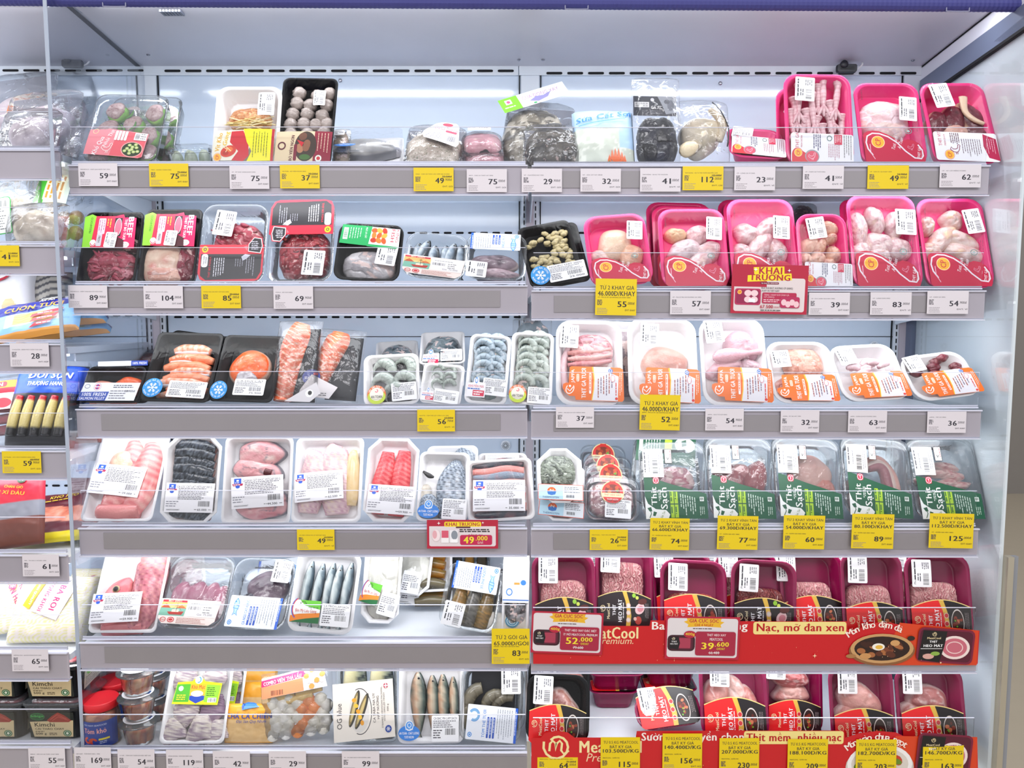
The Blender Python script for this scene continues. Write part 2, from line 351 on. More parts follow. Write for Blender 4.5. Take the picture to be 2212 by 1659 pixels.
# canopy underside, a little higher at the front
zf = at(170, 17, .062).z; zb = ZC
for k, (x0, x1) in enumerate(((-2.2, XL - .012), (XL - .008, XR))):
    mb = MB(); mb.quad((x0, .05, zf), (x0, YB, zb), (x1, YB, zb), (x1, .05, zf)); mb.quad((x0, .05, zf + .04), (x1, .05, zf + .04), (x1, YB, zb + .04), (x0, YB, zb + .04))
    mb.quad((x0, .05, zf), (x1, .05, zf), (x1, .05, zf + .04), (x0, .05, zf + .04)); mb.quad((x0, YB, zb), (x0, YB, zb + .04), (x1, YB, zb + .04), (x1, YB, zb))
    mb.quad((x0, .05, zf), (x0, .05, zf + .04), (x0, YB, zb + .04), (x0, YB, zb)); mb.quad((x1, .05, zf), (x1, YB, zb), (x1, YB, zb + .04), (x1, .05, zf + .04))
    struct(mb.build('ceiling_%d' % (k + 1), [CANO]))
mb = MB(); mb.quad((XL - .016, .05, zf - .001), (XL - .004, .05, zf - .001), (XL - .004, YB, zb - .001), (XL - .016, YB, zb - .001)); struct(mb.build('trim_34', [SLOT]))
mb = MB(); mb.quad((XR - .0015, .05, zf - .0012), (XR + .001, .05, zf - .0012), (XR + .001, YB, zb - .0012), (XR - .0015, YB, zb - .0012)); mb.quad((XR - .001, .05, zf - .004), (XR - .001, YB, zb - .004), (XR - .001, YB, zb), (XR - .001, .05, zf)); struct(mb.build('trim_39', [SLOT]))
# screws in the canopy and the back wall
def screw(px, py, Y, wall, lab):
    p = at(px, py, Y); me = mesh(*_disc(.0045, .003)); o = obj('screw', me, None, [CHROME]); o.location = p
    if wall: o.rotation_euler = (math.radians(90), 0, 0)
    else: o.rotation_euler = (math.pi, 0, 0)
    tag3(o, lab, 'screw')
def _disc(r, t, n=14):
    v = [(0, 0, t)]; f = []
    for rr, zz in ((.6, t * .9), (1, t * .3), (1.0, 0)): v += [(r * rr * math.cos(2 * math.pi * i / n), r * rr * math.sin(2 * math.pi * i / n), zz) for i in range(n)]
    for i in range(n):
        j = (i + 1) % n; f.append((0, 1 + i, 1 + j))
        for k in (0, 1): f.append((1 + k * n + i, 1 + (k + 1) * n + i, 1 + (k + 1) * n + j, 1 + k * n + j))
    f.append(tuple(1 + 2 * n + i for i in range(n))[::-1])
    return v, f
cY = lambda py: .05
for px, py, w_, l_ in ((735, 174, 1, 'screw in the back panel above the meatball tray'), (1556, 180, 1, 'screw in the back panel above the whole chicken bag')):
    screw(px, py, YB - .001, True, l_)
def canopy_pt(px, py):   # meet the sloping canopy
    lo, hi = .06, YB
    for _ in range(30):
        m = (lo + hi) / 2; p = at(px, py, m); zz = zf + (zb - zf) * (m - .05) / (YB - .05)
        if p.z > zz: hi = m
        else: lo = m
    return p
for px, py, l_ in ((320, 118, 'screw in the canopy near its left rear corner'), (1121, 129, 'left screw of the close pair in the canopy beside its middle joint'), (1173, 129, 'right screw of the close pair in the canopy beside its middle joint'), (1972, 130, 'screw in the canopy near its right rear corner')):
    p = canopy_pt(px, py); o = obj('screw', mesh(*_disc(.0045, .003)), None, [CHROME]); o.location = p; o.rotation_euler = (math.pi, 0, 0); tag3(o, l_, 'screw')
# small grille in the canopy front
p0, p1 = canopy_pt(345, 20), canopy_pt(392, 20); t = thing('air_grille', 'small dark louvred grille set in the front of the canopy', 'grille', (0, 0, 0)); mb = MB()
for i in range(7): x = p0.x + (p1.x - p0.x) * i / 7; mb.box((x, .062, p0.z - .006), (x + (p1.x - p0.x) / 9, .085, p0.z - .001))
mb.build('louvre', [pm('grille_grey', '#6b7080', .4)], t)
# navy roller blind along the top front edge
def blind(x0, x1, yl, yr, lab, n):
    A, B = at(x0, yl, -.01), at(x1, yr, -.01); t = thing('roller_blind', lab, 'blind', ((A.x + B.x) / 2, -.01, (A.z + B.z) / 2)); L = B.x - A.x; ang = math.atan2(B.z - A.z, L)
    v = []; f = []; m = int(L / .0045); k = 12
    for i in range(m + 1):
        r = .0115 + (.0008 if i % 2 else 0)
        v += [(-L / 2 + L * i / m, r * math.cos(2 * math.pi * j / k), r * math.sin(2 * math.pi * j / k)) for j in range(k)]
    for i in range(m):
        for j in range(k): f.append((i * k + j, i * k + (j + 1) % k, (i + 1) * k + (j + 1) % k, (i + 1) * k + j))
    o = obj('fabric_roll', mesh(v, f), t, [NAVY]); o.rotation_euler = (0, -ang, 0)
    for px in n:
        hx = at(px, (yl + yr) / 2, -.01).x - (A.x + B.x) / 2; pts = [(hx - .022, 0, .006), (hx - .022, -.006, -.012), (hx - .018, -.006, -.0145), (hx + .018, -.006, -.0145), (hx + .022, -.006, -.012), (hx + .022, 0, .006)]
        o = obj('pull_handle', sweep([(a_, -.008, c_) for a_, _, c_ in pts], [.0012] * 6, [.0012] * 6, lambda T, A_: ramp(T * 0, ['#8c8ea8', '#8c8ea8']), n=6, k=3, up=(0, 1, 0)), t, [PRINT]); o.rotation_euler = (0, -ang, 0)
blind(-60, 98, -2, -1, 'short left end of the navy ribbed blind at the top', [])
blind(104, 2203, 0, 12, 'long navy ribbed roller blind along the top edge of the cabinet', [251, 1245, 2065])
# canopy fascia above the blind, lit by the shop
struct(MB().box((-2.2, .0, zf + .035), (2.2, .05, zf + .3)).build('wall_front', [pm('fascia_white', '#f4f5f8', .4)]))
struct(MB().box((-2.2, .012, zf + .004), (2.2, .05, zf + .034)).build('trim_35', [pm('fascia_lip', '#cfcbd0', .4)]))
# right side: insulated cheek at the top, glass below in a grey frame, pale panel behind the glass
zt = zf + .03
def cheek(pts, x0, x1, name, mat):
    n = len(pts); v = [(x0, y, z) for y, z in pts] + [(x1, y, z) for y, z in pts]; f = [tuple(range(n)), tuple(range(n, 2 * n))[::-1]] + [(i, n + i, n + (i + 1) % n, (i + 1) % n) for i in range(n)]
    return obj(name, mesh(v, f), None, [mat])
zg1 = zb - .035; zg0 = at(2206, 60, -.03).z   # glass frame line, back and front
YG = -.045
struct(cheek([(YG - .2, zt), (YB, zt), (YB, zg1), (YG - .2, zg0 + .06)], XR, XR + .04, 'wall_right', pm('cheek_white', '#dfe1ea', .35)))
struct(cheek([(YG - .2, zg0 + .06), (YB - .01, zg1), (YB - .01, zg1 - .045), (YG - .2, zg0 + .015)], XR - .006, XR + .04, 'trim_36', FRAME))
struct(cheek([(YG - .2, zg0 + .015), (YB - .01, zg1 - .045), (YB - .01, zg1 - .051), (YG - .2, zg0 + .009)], XR - .008, XR + .04, 'trim_37', SLOT))
struct(cheek([(YG, zg0 + .02), (YB, zg1 - .04), (YB, .2), (YG, .2)], XR + .002, XR + .010, 'wall_side', pm('mirrored_pale_panel', '#d6e0e5', .09, spec=.6, coat=.6)))
for k in range(1): struct(cheek([(YB - .03, zg1 - .06), (YB - .002, zg1 - .06), (YB - .002, .2), (YB - .03, .2)], XR - .012, XR + .002, 'trim_38', FRAME))
t = thing('side_glass', 'clear glass end panel at the right side of the cabinet', 'glass panel', (XR, 0, 0))
cheek([(YG - .01, zg0 + .02), (YB - .03, zg1 - .05), (YB - .03, .2), (YG - .01, .2)], -.006, -.001, 'pane', clear('side_glass_mat', (.985, .99, .995), gl=.12, base=.02, rough=.03)).parent = t
# outer aluminium post seen at the lower right, next cabinet beyond it
t = thing('corner_post', 'brushed metal end post at the lower right edge', 'post', (XR + .0105, YG - .004, .2)); MB().box((0, -.012, -.2), (.012, .004, .62), 0).box((.012, -.006, -.2), (.024, .004, .62), 1).build('post_profile', [pm('brushed_champagne', '#b9b2a0', .35, .5), pm('post_grey', '#8d9096', .3)], t)
# left clear divider
t = thing('glass_divider', 'tall clear glass divider between the two cabinets', 'glass panel', (XL, 0, 0))
mb = MB(); mb.box((-.003, -.045, .2), (.003, YB - .003, zf - .003), 0); mb.build('pane', [GLASS], t)
MB().box((-.0035, -.0475, .2), (.0035, -.0455, zf - .003)).build('edge_strip', [pm('glass_edge', '#aab4c4', .2)], t)
# ---------------------------------------------------------------- shelves
def bracket(parent, x, y0, y1, z):
    v = [(x, y0, z), (x, y1, z), (x, y1, z - .05), (x, y0 + .05, z - .018), (x, y0, z - .016)]; v += [(a_ + .003, b_, c_) for a_, b_, c_ in v]; n = 5
    obj('bracket', mesh(v, [tuple(range(n)), tuple(range(n, 2 * n))[::-1]] + [(i, n + i, n + (i + 1) % n, (i + 1) % n) for i in range(n)]), parent, [STEEL])
def shelf(key, x0, x1, lab, strip=(0, 1), light=4.0, fence=True, dark=False):
    y, z = SH[key]; t = thing('display_shelf', lab, 'shelf', ((x0 + x1) / 2, y, z), 'refrigerator shelves'); c = (x0 + x1) / 2; a, b_ = x0 - c, x1 - c
    MB().box((a, .004, -.014), (b_, YB - y - .012, -.001)).build('shelf_board', [SHELFM], t)
    MB().box((a, -.004, -0.049), (b_, -.001, 0.005), 0).box((a, -.002, -0.052), (b_, .006, -0.0495), 1).build('price_rail', [GREY, EDGE], t)
    s0 = a + (b_ - a) * strip[0]; s1 = a + (b_ - a) * strip[1]
    MB().box((s0, -.006, -0.037), (s1, -.0042, -0.004)).build('ticket_insert', [STRIP], t)
    MB().box((a, -.0085, -0.047), (b_, -.0075, 0.005), 0).box((a, -.0088, -0.0535), (b_, -.004, -0.0515), 1).box((a, -.0088, 0.004), (b_, -.004, 0.0065), 1).build('clear_ticket_cover', [ACR, EDGE], t)
    if fence:
        MB().box((a + .004, .001, 0.009), (b_ - .004, .003, 0.0815), 0).box((a + .004, .0008, 0.0815), (b_ - .004, .0032, 0.0825), 1).box((a + .004, -.001, 0.009), (b_ - .004, .004, 0.0115), 1).box((a + .004, .001, 0.0125), (b_ - .004, .0033, 0.0155), 1).build('clear_front_fence', [ACR, EDGE], t)
    MB().box((a + .01, .012, -.0195), (b_ - .01, .028, -.0145)).build('lamp_housing', [pm('led_diffuser', '#ffffff', .4, emit=2.5)], t)
    for q in (a + .004, b_ - .008): bracket(t, q, .04, YB - y - .014, -.0145)
    area('shelf_lamp', (c, y + .055, z - .022), (math.radians(14), 0, 0), (x1 - x0) * .98, .085, light)
    return t
ORD = ['top', 'second', 'third', 'fourth', 'fifth', 'bottom']
LP = 1.25
for r in range(6):
    k = str(r + 1); st = (0, 1)
    if r in (2, 3, 4): st = (.055, .94)
    shelf('L' + k, XL + .006, XM - .004, '%s shelf of the left bay, full of packs of meat and fish' % ORD[r], (.03, .94) if r == 1 else (.0, .955) if r == 0 else st, LP)
    shelf('R' + k, XM + .004, XR - .035, '%s shelf of the right bay, holding meat trays' % ORD[r], (.05, .94) if r else (.0, .93), LP)
for r in range(7):
    shelf('N%d' % (r + 1), XL - .9, XL - .01, 'shelf of the neighbouring cabinet beyond the divider, %s from the top' % ['first', 'second', 'third', 'fourth', 'fifth', 'sixth', 'seventh'][r], (0, .8), LP)
# canopy lamps: a strip of small white diodes
for x0, x1, lab in ((XL + .02, XM - .01, 'strip of small white lamps under the canopy of the left bay'), (XM + .01, XR - .02, 'strip of small white lamps under the canopy of the right bay'), (XL - .9, XL - .02, 'strip of small white lamps under the canopy of the neighbouring cabinet')):
    t = thing('canopy_lamp', lab, 'lamp', ((x0 + x1) / 2, .045, zf + .002)); L = x1 - x0; mb = MB(); mb.box((-L / 2, -.01, 0), (L / 2, .006, .004)); mb.build('lamp_channel', [STEEL], t); mb = MB(); n = int(L / .018)
    for i in range(n): x = -L / 2 + L * (i + .5) / n; mb.box((x - .003, -.005, -.003), (x + .003, .001, 0))
    mb.build('diode_row', [pm('diode_white', '#ffffff', .4, emit=22)], t)
    area('canopy_light', ((x0 + x1) / 2, .04, zf - .004), (math.radians(12), 0, 0), L * .95, .03, 1.5)
# ---------------------------------------------------------------- placing goods on the shelves
FOOT = []
class It: v = 1.0
def place(key, name, label, cat, xb, xt, w, yt, lean=24, d=.026, dy=.014, dz=.0012, group=None, yaw=0, auto=True):
    """a pack standing on shelf `key`, leaning back; sizes are worked out from its real distance"""
    auto = auto and lean > 0; lean = abs(lean); y0, z0 = SH[key]; al = math.radians(lean); be = math.pi / 2 - al; Yb = y0 + dy; z0 = z0 + dz
    yv = Vector((0, math.cos(be), math.sin(be))); zv = Vector((0, -math.sin(be), math.cos(be)))
    org = Vector((0, Yb + d * math.cos(al), z0)); front = org + zv * d
    _, pyb, _ = proj(front); org.x = at(xb, pyb, front.y).x
    def solve(al):
        be = math.pi / 2 - al; yv = Vector((0, math.cos(be), math.sin(be))); zv = Vector((0, -math.sin(be), math.cos(be))); org = Vector((0, Yb + d * math.cos(al), z0)); front = org + zv * d
        org.x = front.x = at(xb, proj(front)[1], front.y).x; lo, hi = .01, .6
        for _ in range(30):
            m = (lo + hi) / 2
            if proj(front + yv * m)[1] < yt: hi = m
            else: lo = m
        h = (lo + hi) / 2; q = front + yv * h; return be, yv, zv, org, front, h, math.asin(max(-.6, min(.6, (at(xt, yt, q.y).x - org.x) / h)))
    be, yv, zv, org, front, h, rho = solve(al)
    if auto and lean < 50 and abs((xb + xt) / 2 - CX) > 480:      # the lean that explains the pack's outline without a roll
        best = min((solve(math.radians(a_)) + (math.radians(a_),) for a_ in range(max(13, int(lean) - 9), min(38, int(lean) + 12))), key=lambda s_: abs(s_[6])); be, yv, zv, org, front, h, rho, al = best; rho = max(-.15, min(.15, rho))
    dep = proj(front + yv * h / 2)[2]; W = w * dep / F; lift = W / 2 * abs(math.sin(rho)) * math.cos(al)
    org.z += lift; h = max(.02, h - lift / max(.3, math.cos(al)) - W / 2 * abs(math.sin(rho)) * .3)
    mw = Matrix.Translation(org) @ Matrix.Rotation(be, 4, 'X') @ Matrix.Rotation(-rho, 4, 'Z') @ Matrix.Rotation(math.radians(yaw), 4, 'Y')
    i = It(); i.o = thing(name, label, cat, mw=mw, group=group); i.w = W; i.h = h; i.d = d; i.s = W / w; i.v = max(1, min(1.6, h / i.s / max(20, proj(front)[1] - yt) / 1.1))
    return i
def rr(w, h, r, oct_=False, n=5):
    """outline, counter-clockwise, from y=0 to y=h"""
    p = []; r = min(r, w / 2 - .0005, h / 2 - .0005)
    for cx, cy, a0 in ((w / 2 - r, r, -90), (w / 2 - r, h - r, 0), (-w / 2 + r, h - r, 90), (-w / 2 + r, r, 180)):
        for k in range(n + 1):
            a = math.radians(a0 + 90 * k / n)
            if oct_: a = math.radians(a0 + (0 if k < n / 2 else 90)); t = k / n; p.append((cx + r * (math.cos(math.radians(a0)) * (1 - t) + math.cos(math.radians(a0 + 90)) * t), cy + r * (math.sin(math.radians(a0)) * (1 - t) + math.sin(math.radians(a0 + 90)) * t)))
            else: p.append((cx + r * math.cos(a), cy + r * math.sin(a)))
    return np.array(p)
def loops(ls, cap0=True, cap1=True, smooth=True):
    n = len(ls[0][0]); v = []; f = []
    for o, z in ls: v += [(x, y, (z[i] if hasattr(z, '__len__') else z)) for i, (x, y) in enumerate(o)]
    for k in range(len(ls) - 1):
        for i in range(n): j = (i + 1) % n; f.append((k * n + i, k * n + j, (k + 1) * n + j, (k + 1) * n + i))
    if cap0: f.append(tuple(range(n))[::-1])
    if cap1: f.append(tuple((len(ls) - 1) * n + i for i in range(n)))
    me = mesh(v, f); sm = [smooth] * len(f)
    if cap0: sm[-1 - int(cap1)] = False
    if cap1: sm[-1] = False
    me.polygons.foreach_set('use_smooth', sm); return me
def ins(o, k, w, h): return np.column_stack([o[:, 0] * (1 - 2 * k / w), h / 2 + (o[:, 1] - h / 2) * (1 - 2 * k / h)])
def tray(it, mat, r=.02, rim=.007, slope=.008, oct_=False, d=None, name='tray', rib=0, w=None, h=None, th=.0022, label=None, parent=None, lip=.002):
    w = w or it.w; h = h or it.h; d = d or it.d; o = rr(w, h, r, oct_, 5 if not rib else 6)
    bot = ins(o, rim + slope, w, h); inn = ins(o, rim, w, h); fl = ins(o, rim + slope + .001, w, h)
    if rib:
        c = np.array([0, h / 2]); k = np.where(np.arange(len(o)) % 2 == 0, 1 - rib, 1 + rib)[:, None]; fl = c + (fl - c) * k; bot = c + (bot - c) * k
    L = [(bot, 0), (ins(bot, -.0008, w, h), .001), (ins(o, rim * .75, w, h), d - lip - .002), (ins(o, 0.0008, w, h), d - lip - .001), (o, d - lip), (o, d - .0008), (ins(o, .0012, w, h), d), (ins(o, rim * .75, w, h), d), (inn, d - .0012), (ins(inn, slope * .9, w, h), th + .001), (fl, th)]
    return obj(name, loops(L), parent or it.o, [mat], label=label)
def film(it, bulge=.002, mat=None, inset=.001, name='film', r=.02, z=None, n=14, oct_=False):
    w, h = it.w - 2 * inset, it.h - 2 * inset; z = z or it.d + .0006; sd = sum(map(ord, it.o.name)) % 97
    X = []; outer = rr(w, h, r, oct_); outer[:, 1] += inset; ls = []
    for k in (1, .9, .75, .5, .25, .03):
        c = np.array([0, inset + h / 2]); o = c + (outer - c) * k; b = (1 - k ** 2) * bulge
        ls.append((o, [z + b + .0007 * (vn(np.array(p[0] * 60. + 9), np.array(p[1] * 40.), sd) - .5) * (k < 1) for p in o]))
    return obj(name, loops(ls, False, True), it.o, [mat or FILM])
def lid(it, z=None, hgt=.006, rim=.006, r=.022, mat=None, name='lid', parent=None):
    z = z or it.d; w, h = it.w + .001, it.h + .001; o = rr(w, h, r)
    L = [(o, z + .0004), (o, z + .0018), (ins(o, rim, w, h), z + .0018), (ins(o, rim + .003, w, h), z + hgt), (ins(o, rim + .014, w, h), z + hgt + .0005)]
    return obj(name, loops(L, False, True), parent or it.o, [mat or PET])
def put(it, cv, x, y, w, h, rot=0, z=None, name='label', mat=None, conf=None, parent=None, label=None, px=True, lz=1.6e-5):
    """lay a printed sheet on the pack; x, y = its centre as a fraction of the pack, w in photo pixels when px"""
    k = it.s if px else 1; ww, hh = w * k, h * k * (it.v if px else 1); me = cv.mesh(ww, hh, conf, lz) if isinstance(cv, Cv) else cv
    o = obj(name, me, parent or it.o, [mat or PRINT], label=label); z = it.d + .0035 if z is None else z
    o.matrix_local = Matrix.Translation((x * it.w, max(y * it.h, .002 + (hh / 2 if abs(rot) in (0, 180) or abs(rot) < 12 else min(ww, hh) / 2)), z)) @ Matrix.Rotation(math.radians(rot), 4, 'Z') @ Matrix.Translation((0, -hh / 2, 0))
    return o
def curl(w, h, ax=.0, ay=.0, seed=0, amp=0):
    """gentle bend of a sheet stuck on wrapped goods"""
    def f(x, y, z): return np.column_stack([x, y, z + ax * (1 - (2 * x / w) ** 2) + ay * (1 - (2 * y / h - 1) ** 2) + amp * (vn(x * 90 + 5, y * 90 + 5, seed) - .5)])
    return f
# ---------------------------------------------------------------- contents
def flat(c): return lambda T, A: ramp(T * 0, [c, c])
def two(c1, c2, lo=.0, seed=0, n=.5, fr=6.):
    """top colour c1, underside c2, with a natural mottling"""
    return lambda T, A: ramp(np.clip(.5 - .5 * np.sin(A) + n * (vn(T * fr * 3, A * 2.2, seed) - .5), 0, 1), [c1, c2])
def mass(it, name, x0, y0, x1, y1, cols, z=.02, A=.004, cell=.012, asp=1., rot=0, warp=.5, seed=0, fatc='#f3dcd6', fat=.2, n=84, mat=None, edge=.35, ridge=0, shape=2.6, z0=.003, label=None, parent=None, spk=None):
    """a heap of meat between fractions x0..x1, y0..y1 of the pack"""
    w, h = (x1 - x0) * it.w, (y1 - y0) * it.h; c, s = math.cos(math.radians(rot)), math.sin(math.radians(rot))
    def q(X, Y):
        u, v = X * c + Y * s, -X * s + Y * c; u = u + warp * cell * (fbm(X / cell * .6 + 3, Y / cell * .6, seed + 11) - .5) * 2; return u / cell, v / (cell * asp)
    def edgef(X, Y): return np.abs(2 * X / w) ** shape + np.abs(2 * Y / h - 1) ** shape + .35 * (fbm(X / (w * .2), Y / (h * .2), seed + 3) - .5)
    def zf(X, Y):
        u, v = q(X, Y); a, b, cid = vor(u, v, seed); e = np.clip(1 - edgef(X, Y), 0, 1) ** edge
        k = (1 - a ** 2 * .9) + .6 * (cid - .5)
        if ridge: k = .5 + .5 * np.sin(2 * np.pi * u + 3 * vn(v * .6, v * .3, seed))
        return z0 + (z - z0) * e + A * k * e
    def cf(X, Y, Z):
        u, v = q(X, Y); a, b, cid = vor(u, v, seed); t = np.clip(cid * .6 + .5 * fbm(u * 1.5, v * 1.5, seed + 2) - .12 - .35 * np.clip(a - .5, 0, 1), 0, 1)
        if ridge: t = np.clip(.15 + .7 * fbm(u * .7, v * 1.2, seed) + .25 * np.sin(2 * np.pi * u + 3 * vn(v * .6, v * .3, seed)), 0, 1)
        C = ramp(t, cols); m = (fbm(u * 2.3 + 7, v * 2.3, seed + 21, 4) > 1 - fat - .18)[..., None] * .75; C = C * (1 - m) + np.array(lin(fatc)) * m
        if spk: m = (vn(X / .0013, Y / .0013, seed + 5) > .86)[..., None]; C = np.where(m, np.array(lin(spk)), C)
        return C
    me = hfield(w, h, zf, cf, n, int(n * 1.15), edgef)
    o = obj(name, me, parent or it.o, [mat or MEAT], label=label); o.location = ((x0 + x1) / 2 * it.w, y0 * it.h, 0); return o
def sw(it, name, pts, wid, thk, cf, z=.012, mat=None, **k):
    """one piece as a tapered body; points are fractions of the pack (x, y[, lift])"""
    P = [(p[0] * it.w, p[1] * it.h, z + (p[2] if len(p) > 2 else 0)) for p in pts]
    return obj(name, sweep(P, [a * it.w for a in wid], [a * it.w for a in thk], cf, **k), it.o, [mat or MEAT])
def ball(it, name, x, y, r, cf, z=.014, mat=None, squash=.8, rough=.1, seed=0):
    q = [(-.98, .25), (-.8, .62), (-.4, .93), (0, 1), (.4, .93), (.8, .62), (.98, .25)]
    return sw(it, name, [(x, y + a * r * it.w / it.h) for a, _ in q], [b * r for _, b in q], [b * r * squash for _, b in q], cf, z, mat, n=12, k=2, rough=rough, seed=seed)
def drum(it, x, y, ang, L, W, cols=('#ecc3c6', '#e2a9ae'), z=.016, seed=0, name='drumstick'):
    a = math.radians(ang); dx, dy = math.sin(a) * L, math.cos(a) * L * it.w / it.h
    p = [(0, .28), (.1, .8), (.3, 1), (.5, .8), (.72, .42), (.9, .36), (1, .42), (1.06, .2)]
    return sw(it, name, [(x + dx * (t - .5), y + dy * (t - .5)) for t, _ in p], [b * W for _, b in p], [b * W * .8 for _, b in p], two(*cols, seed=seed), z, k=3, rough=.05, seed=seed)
def shrimp(it, x, y, r, a0, cols=('#aebab0', '#77857f', '#59656a'), z=.012, seed=0, W=.22, span=235, name='shrimp', flip=1):
    P = []; wd = []; m = 9
    for i in range(m):
        t = i / (m - 1); a = math.radians(a0 + flip * span * t); P.append((x + r * math.cos(a), y + r * math.sin(a) * it.w / it.h, .003 * (1 - t))); wd.append(r * W * (.95 + .55 * math.sin(math.pi * min(1, t * 1.2 + .12)) - 1.0 * t ** 3 * .9) * 1.25)
    W = W * .8; wd = [q * .8 for q in wd]
    cf = lambda T, A: ramp(np.clip(.12 + .75 * (np.abs(np.sin(T * np.pi * 6.5)) < .35) - .2 * np.sin(A) + .5 * (vn(T * 9, A * 2, seed) - .5), 0, 1), cols)
    return sw(it, name, P, wd, [q * 1.1 for q in wd], cf, z, FISH, n=10, k=4, rough=.04, seed=seed)
def fishb(it, p0, p1, W, cols, z=.014, seed=0, name='fish', mat=None, tail=True, prof=None, eye=True, scale=0):
    prof = prof or [(0, .25), (.05, .5), (.16, .82), (.35, 1), (.6, .85), (.85, .4), (.93, .22), (1, .5 if tail else .1)]
    P = [(p0[0] + (p1[0] - p0[0]) * t, p0[1] + (p1[1] - p0[1]) * t) for t, _ in prof]
    def cf(T, A):
        v = np.clip(.5 + .5 * np.cos(A) + .25 * (vn(T * 22, A * 3, seed) - .5), 0, 1); C = ramp(v, cols)
        if scale: C = C * (1 - scale * (.5 + .5 * np.sin(T * 95) * np.sin(A * 11 + np.floor(T * 30) * 1.6)))[..., None]
        return C
    o = sw(it, name, P, [b * W for _, b in prof], [b * W * (.62 if t < .9 else .12) for t, b in prof], cf, z, mat or FISH, n=20 if scale else 14, k=12 if scale else 5, seed=seed)
    if eye:
        dx, dy = p1[0] - p0[0], (p1[1] - p0[1]) * it.h / it.w; L = math.hypot(dx, dy); ux, uy = dx / L, dy / L
        cx, cy = p0[0] + dx * .09 - uy * W * .1, p0[1] + (dy * .09 + ux * W * .1) * it.w / it.h
        v, f = _disc(W * it.w * .2, W * it.w * .12); e = obj('eye', mesh(v, f, np.array([lin('#101014') if (i <= 14) else lin('#d9d6c8') for i in range(len(v))]), True), o, [PRINT]); e.location = (cx * it.w, cy * it.h, z + .5 * W * it.w * .62)
    return o
def slab(it, name, pts, zf, cf, z=.008, n=40, mat=None, centre=None):
    """a cut of meat outlined by pts (fractions); thickness zf and colour cf from (u, v, edge 0..1)"""
    P = np.array(pts, float) * [it.w, it.h]; m = len(P); t = np.arange(0, m, .5); i = t.astype(int) % m; u = (t % 1)[:, None]; g = lambda j: P[j % m]
    O = .5 * (2 * g(i) + (g(i + 1) - g(i - 1)) * u + (2 * g(i - 1) - 5 * g(i) + 4 * g(i + 1) - g(i + 2)) * u ** 2 + (3 * g(i) - g(i - 1) - 3 * g(i + 1) + g(i + 2)) * u ** 3)
    lo, hi = O.min(0), O.max(0); w, h = hi - lo; c = (lo + hi) / 2 if centre is None else np.array(centre) * [it.w, it.h]; R = max(8, n // 3); K = 1 - (np.arange(R) / R) ** 1.6
    Q = c + (O[None] - c) * K[:, None, None]; E = np.repeat((1 - K)[:, None], len(O), 1); U, V = (Q[..., 0] - lo[0]) / w, (Q[..., 1] - lo[1]) / h
    Z = zf(U, V, E); C = cf(U, V, E); N = len(O); q = np.arange(R * N).reshape(R, N); r = np.roll(q, -1, 1)
    Fc = np.stack([q[:-1], r[:-1], r[1:], q[1:]], -1).reshape(-1, 4).tolist(); Fc = [tuple(x) for x in Fc] + [tuple(q[-1].tolist())]
    skirt = np.column_stack([Q[0], np.full(N, -.004)]); V3 = np.vstack([np.dstack([Q, Z]).reshape(-1, 3), skirt]); s0 = R * N; Fc += [(s0 + a, s0 + (a + 1) % N, (a + 1) % N, a) for a in range(N)]
    cols = np.vstack([C.reshape(-1, 3), C[0]]); o = obj(name, mesh(V3, Fc, cols, True), it.o, [mat or MEAT]); o.location = (0, 0, z); return o
def blobpts(cx, cy, rx, ry, rot=0, n=22, wob=.08, seed=0, egg=0):
    r = random.Random(seed); ph = [r.uniform(0, 6.3) for _ in range(3)]; c, s = math.cos(math.radians(rot)), math.sin(math.radians(rot)); o = []
    for i in range(n):
        a = 2 * math.pi * i / n; k = 1 + wob * (math.sin(2 * a + ph[0]) + .6 * math.sin(3 * a + ph[1]) + .4 * math.sin(5 * a + ph[2])); x, y = rx * k * math.cos(a) * (1 + egg * math.sin(a)), ry * k * math.sin(a); o.append((cx + x * c - y * s, cy + x * s + y * c))
    return o
def chunk(it, name, cx, cy, rx, ry, cols, rot=0, z=.006, t=.012, seed=0, fatw=.0, fatc='#f5e6e2', fr=5., n=34, wob=.08, egg=0, mat=None, seam=0., bumpy=.25):
    """a rounded piece of meat with marbling and an optional fat rim"""
    asp = it.w / it.h; pts = [(x, cy + (y - cy) * asp) for x, y in blobpts(cx, cy, rx, ry, rot, 22, wob, seed, egg)]
    zf = lambda U, V, E: t * (1 - (1 - E) ** 2.4) ** .5 * (1 + bumpy * (fbm(U * 3, V * 3, seed) - .5) + .16 * (fbm(U * 11, V * 11, seed + 2) - .5))
    def cf(U, V, E):
        C = ramp(np.clip(fbm(U * fr, V * fr, seed + 1) * 1.5 - .25, 0, 1), cols); f = np.array(lin(fatc))
        if fatw: m = np.clip((fatw - E) / (fatw * .4), 0, 1)[..., None] * .9; C = C * (1 - m) + f * m
        if seam: m = np.clip(1 - np.abs(fbm(U * 2.2, V * 2.2, seed + 4) - .5) / (.03 * seam), 0, 1)[..., None] * .8; C = C * (1 - m) + f * m
        return C
    return slab(it, name, pts, zf, cf, z, n, mat)
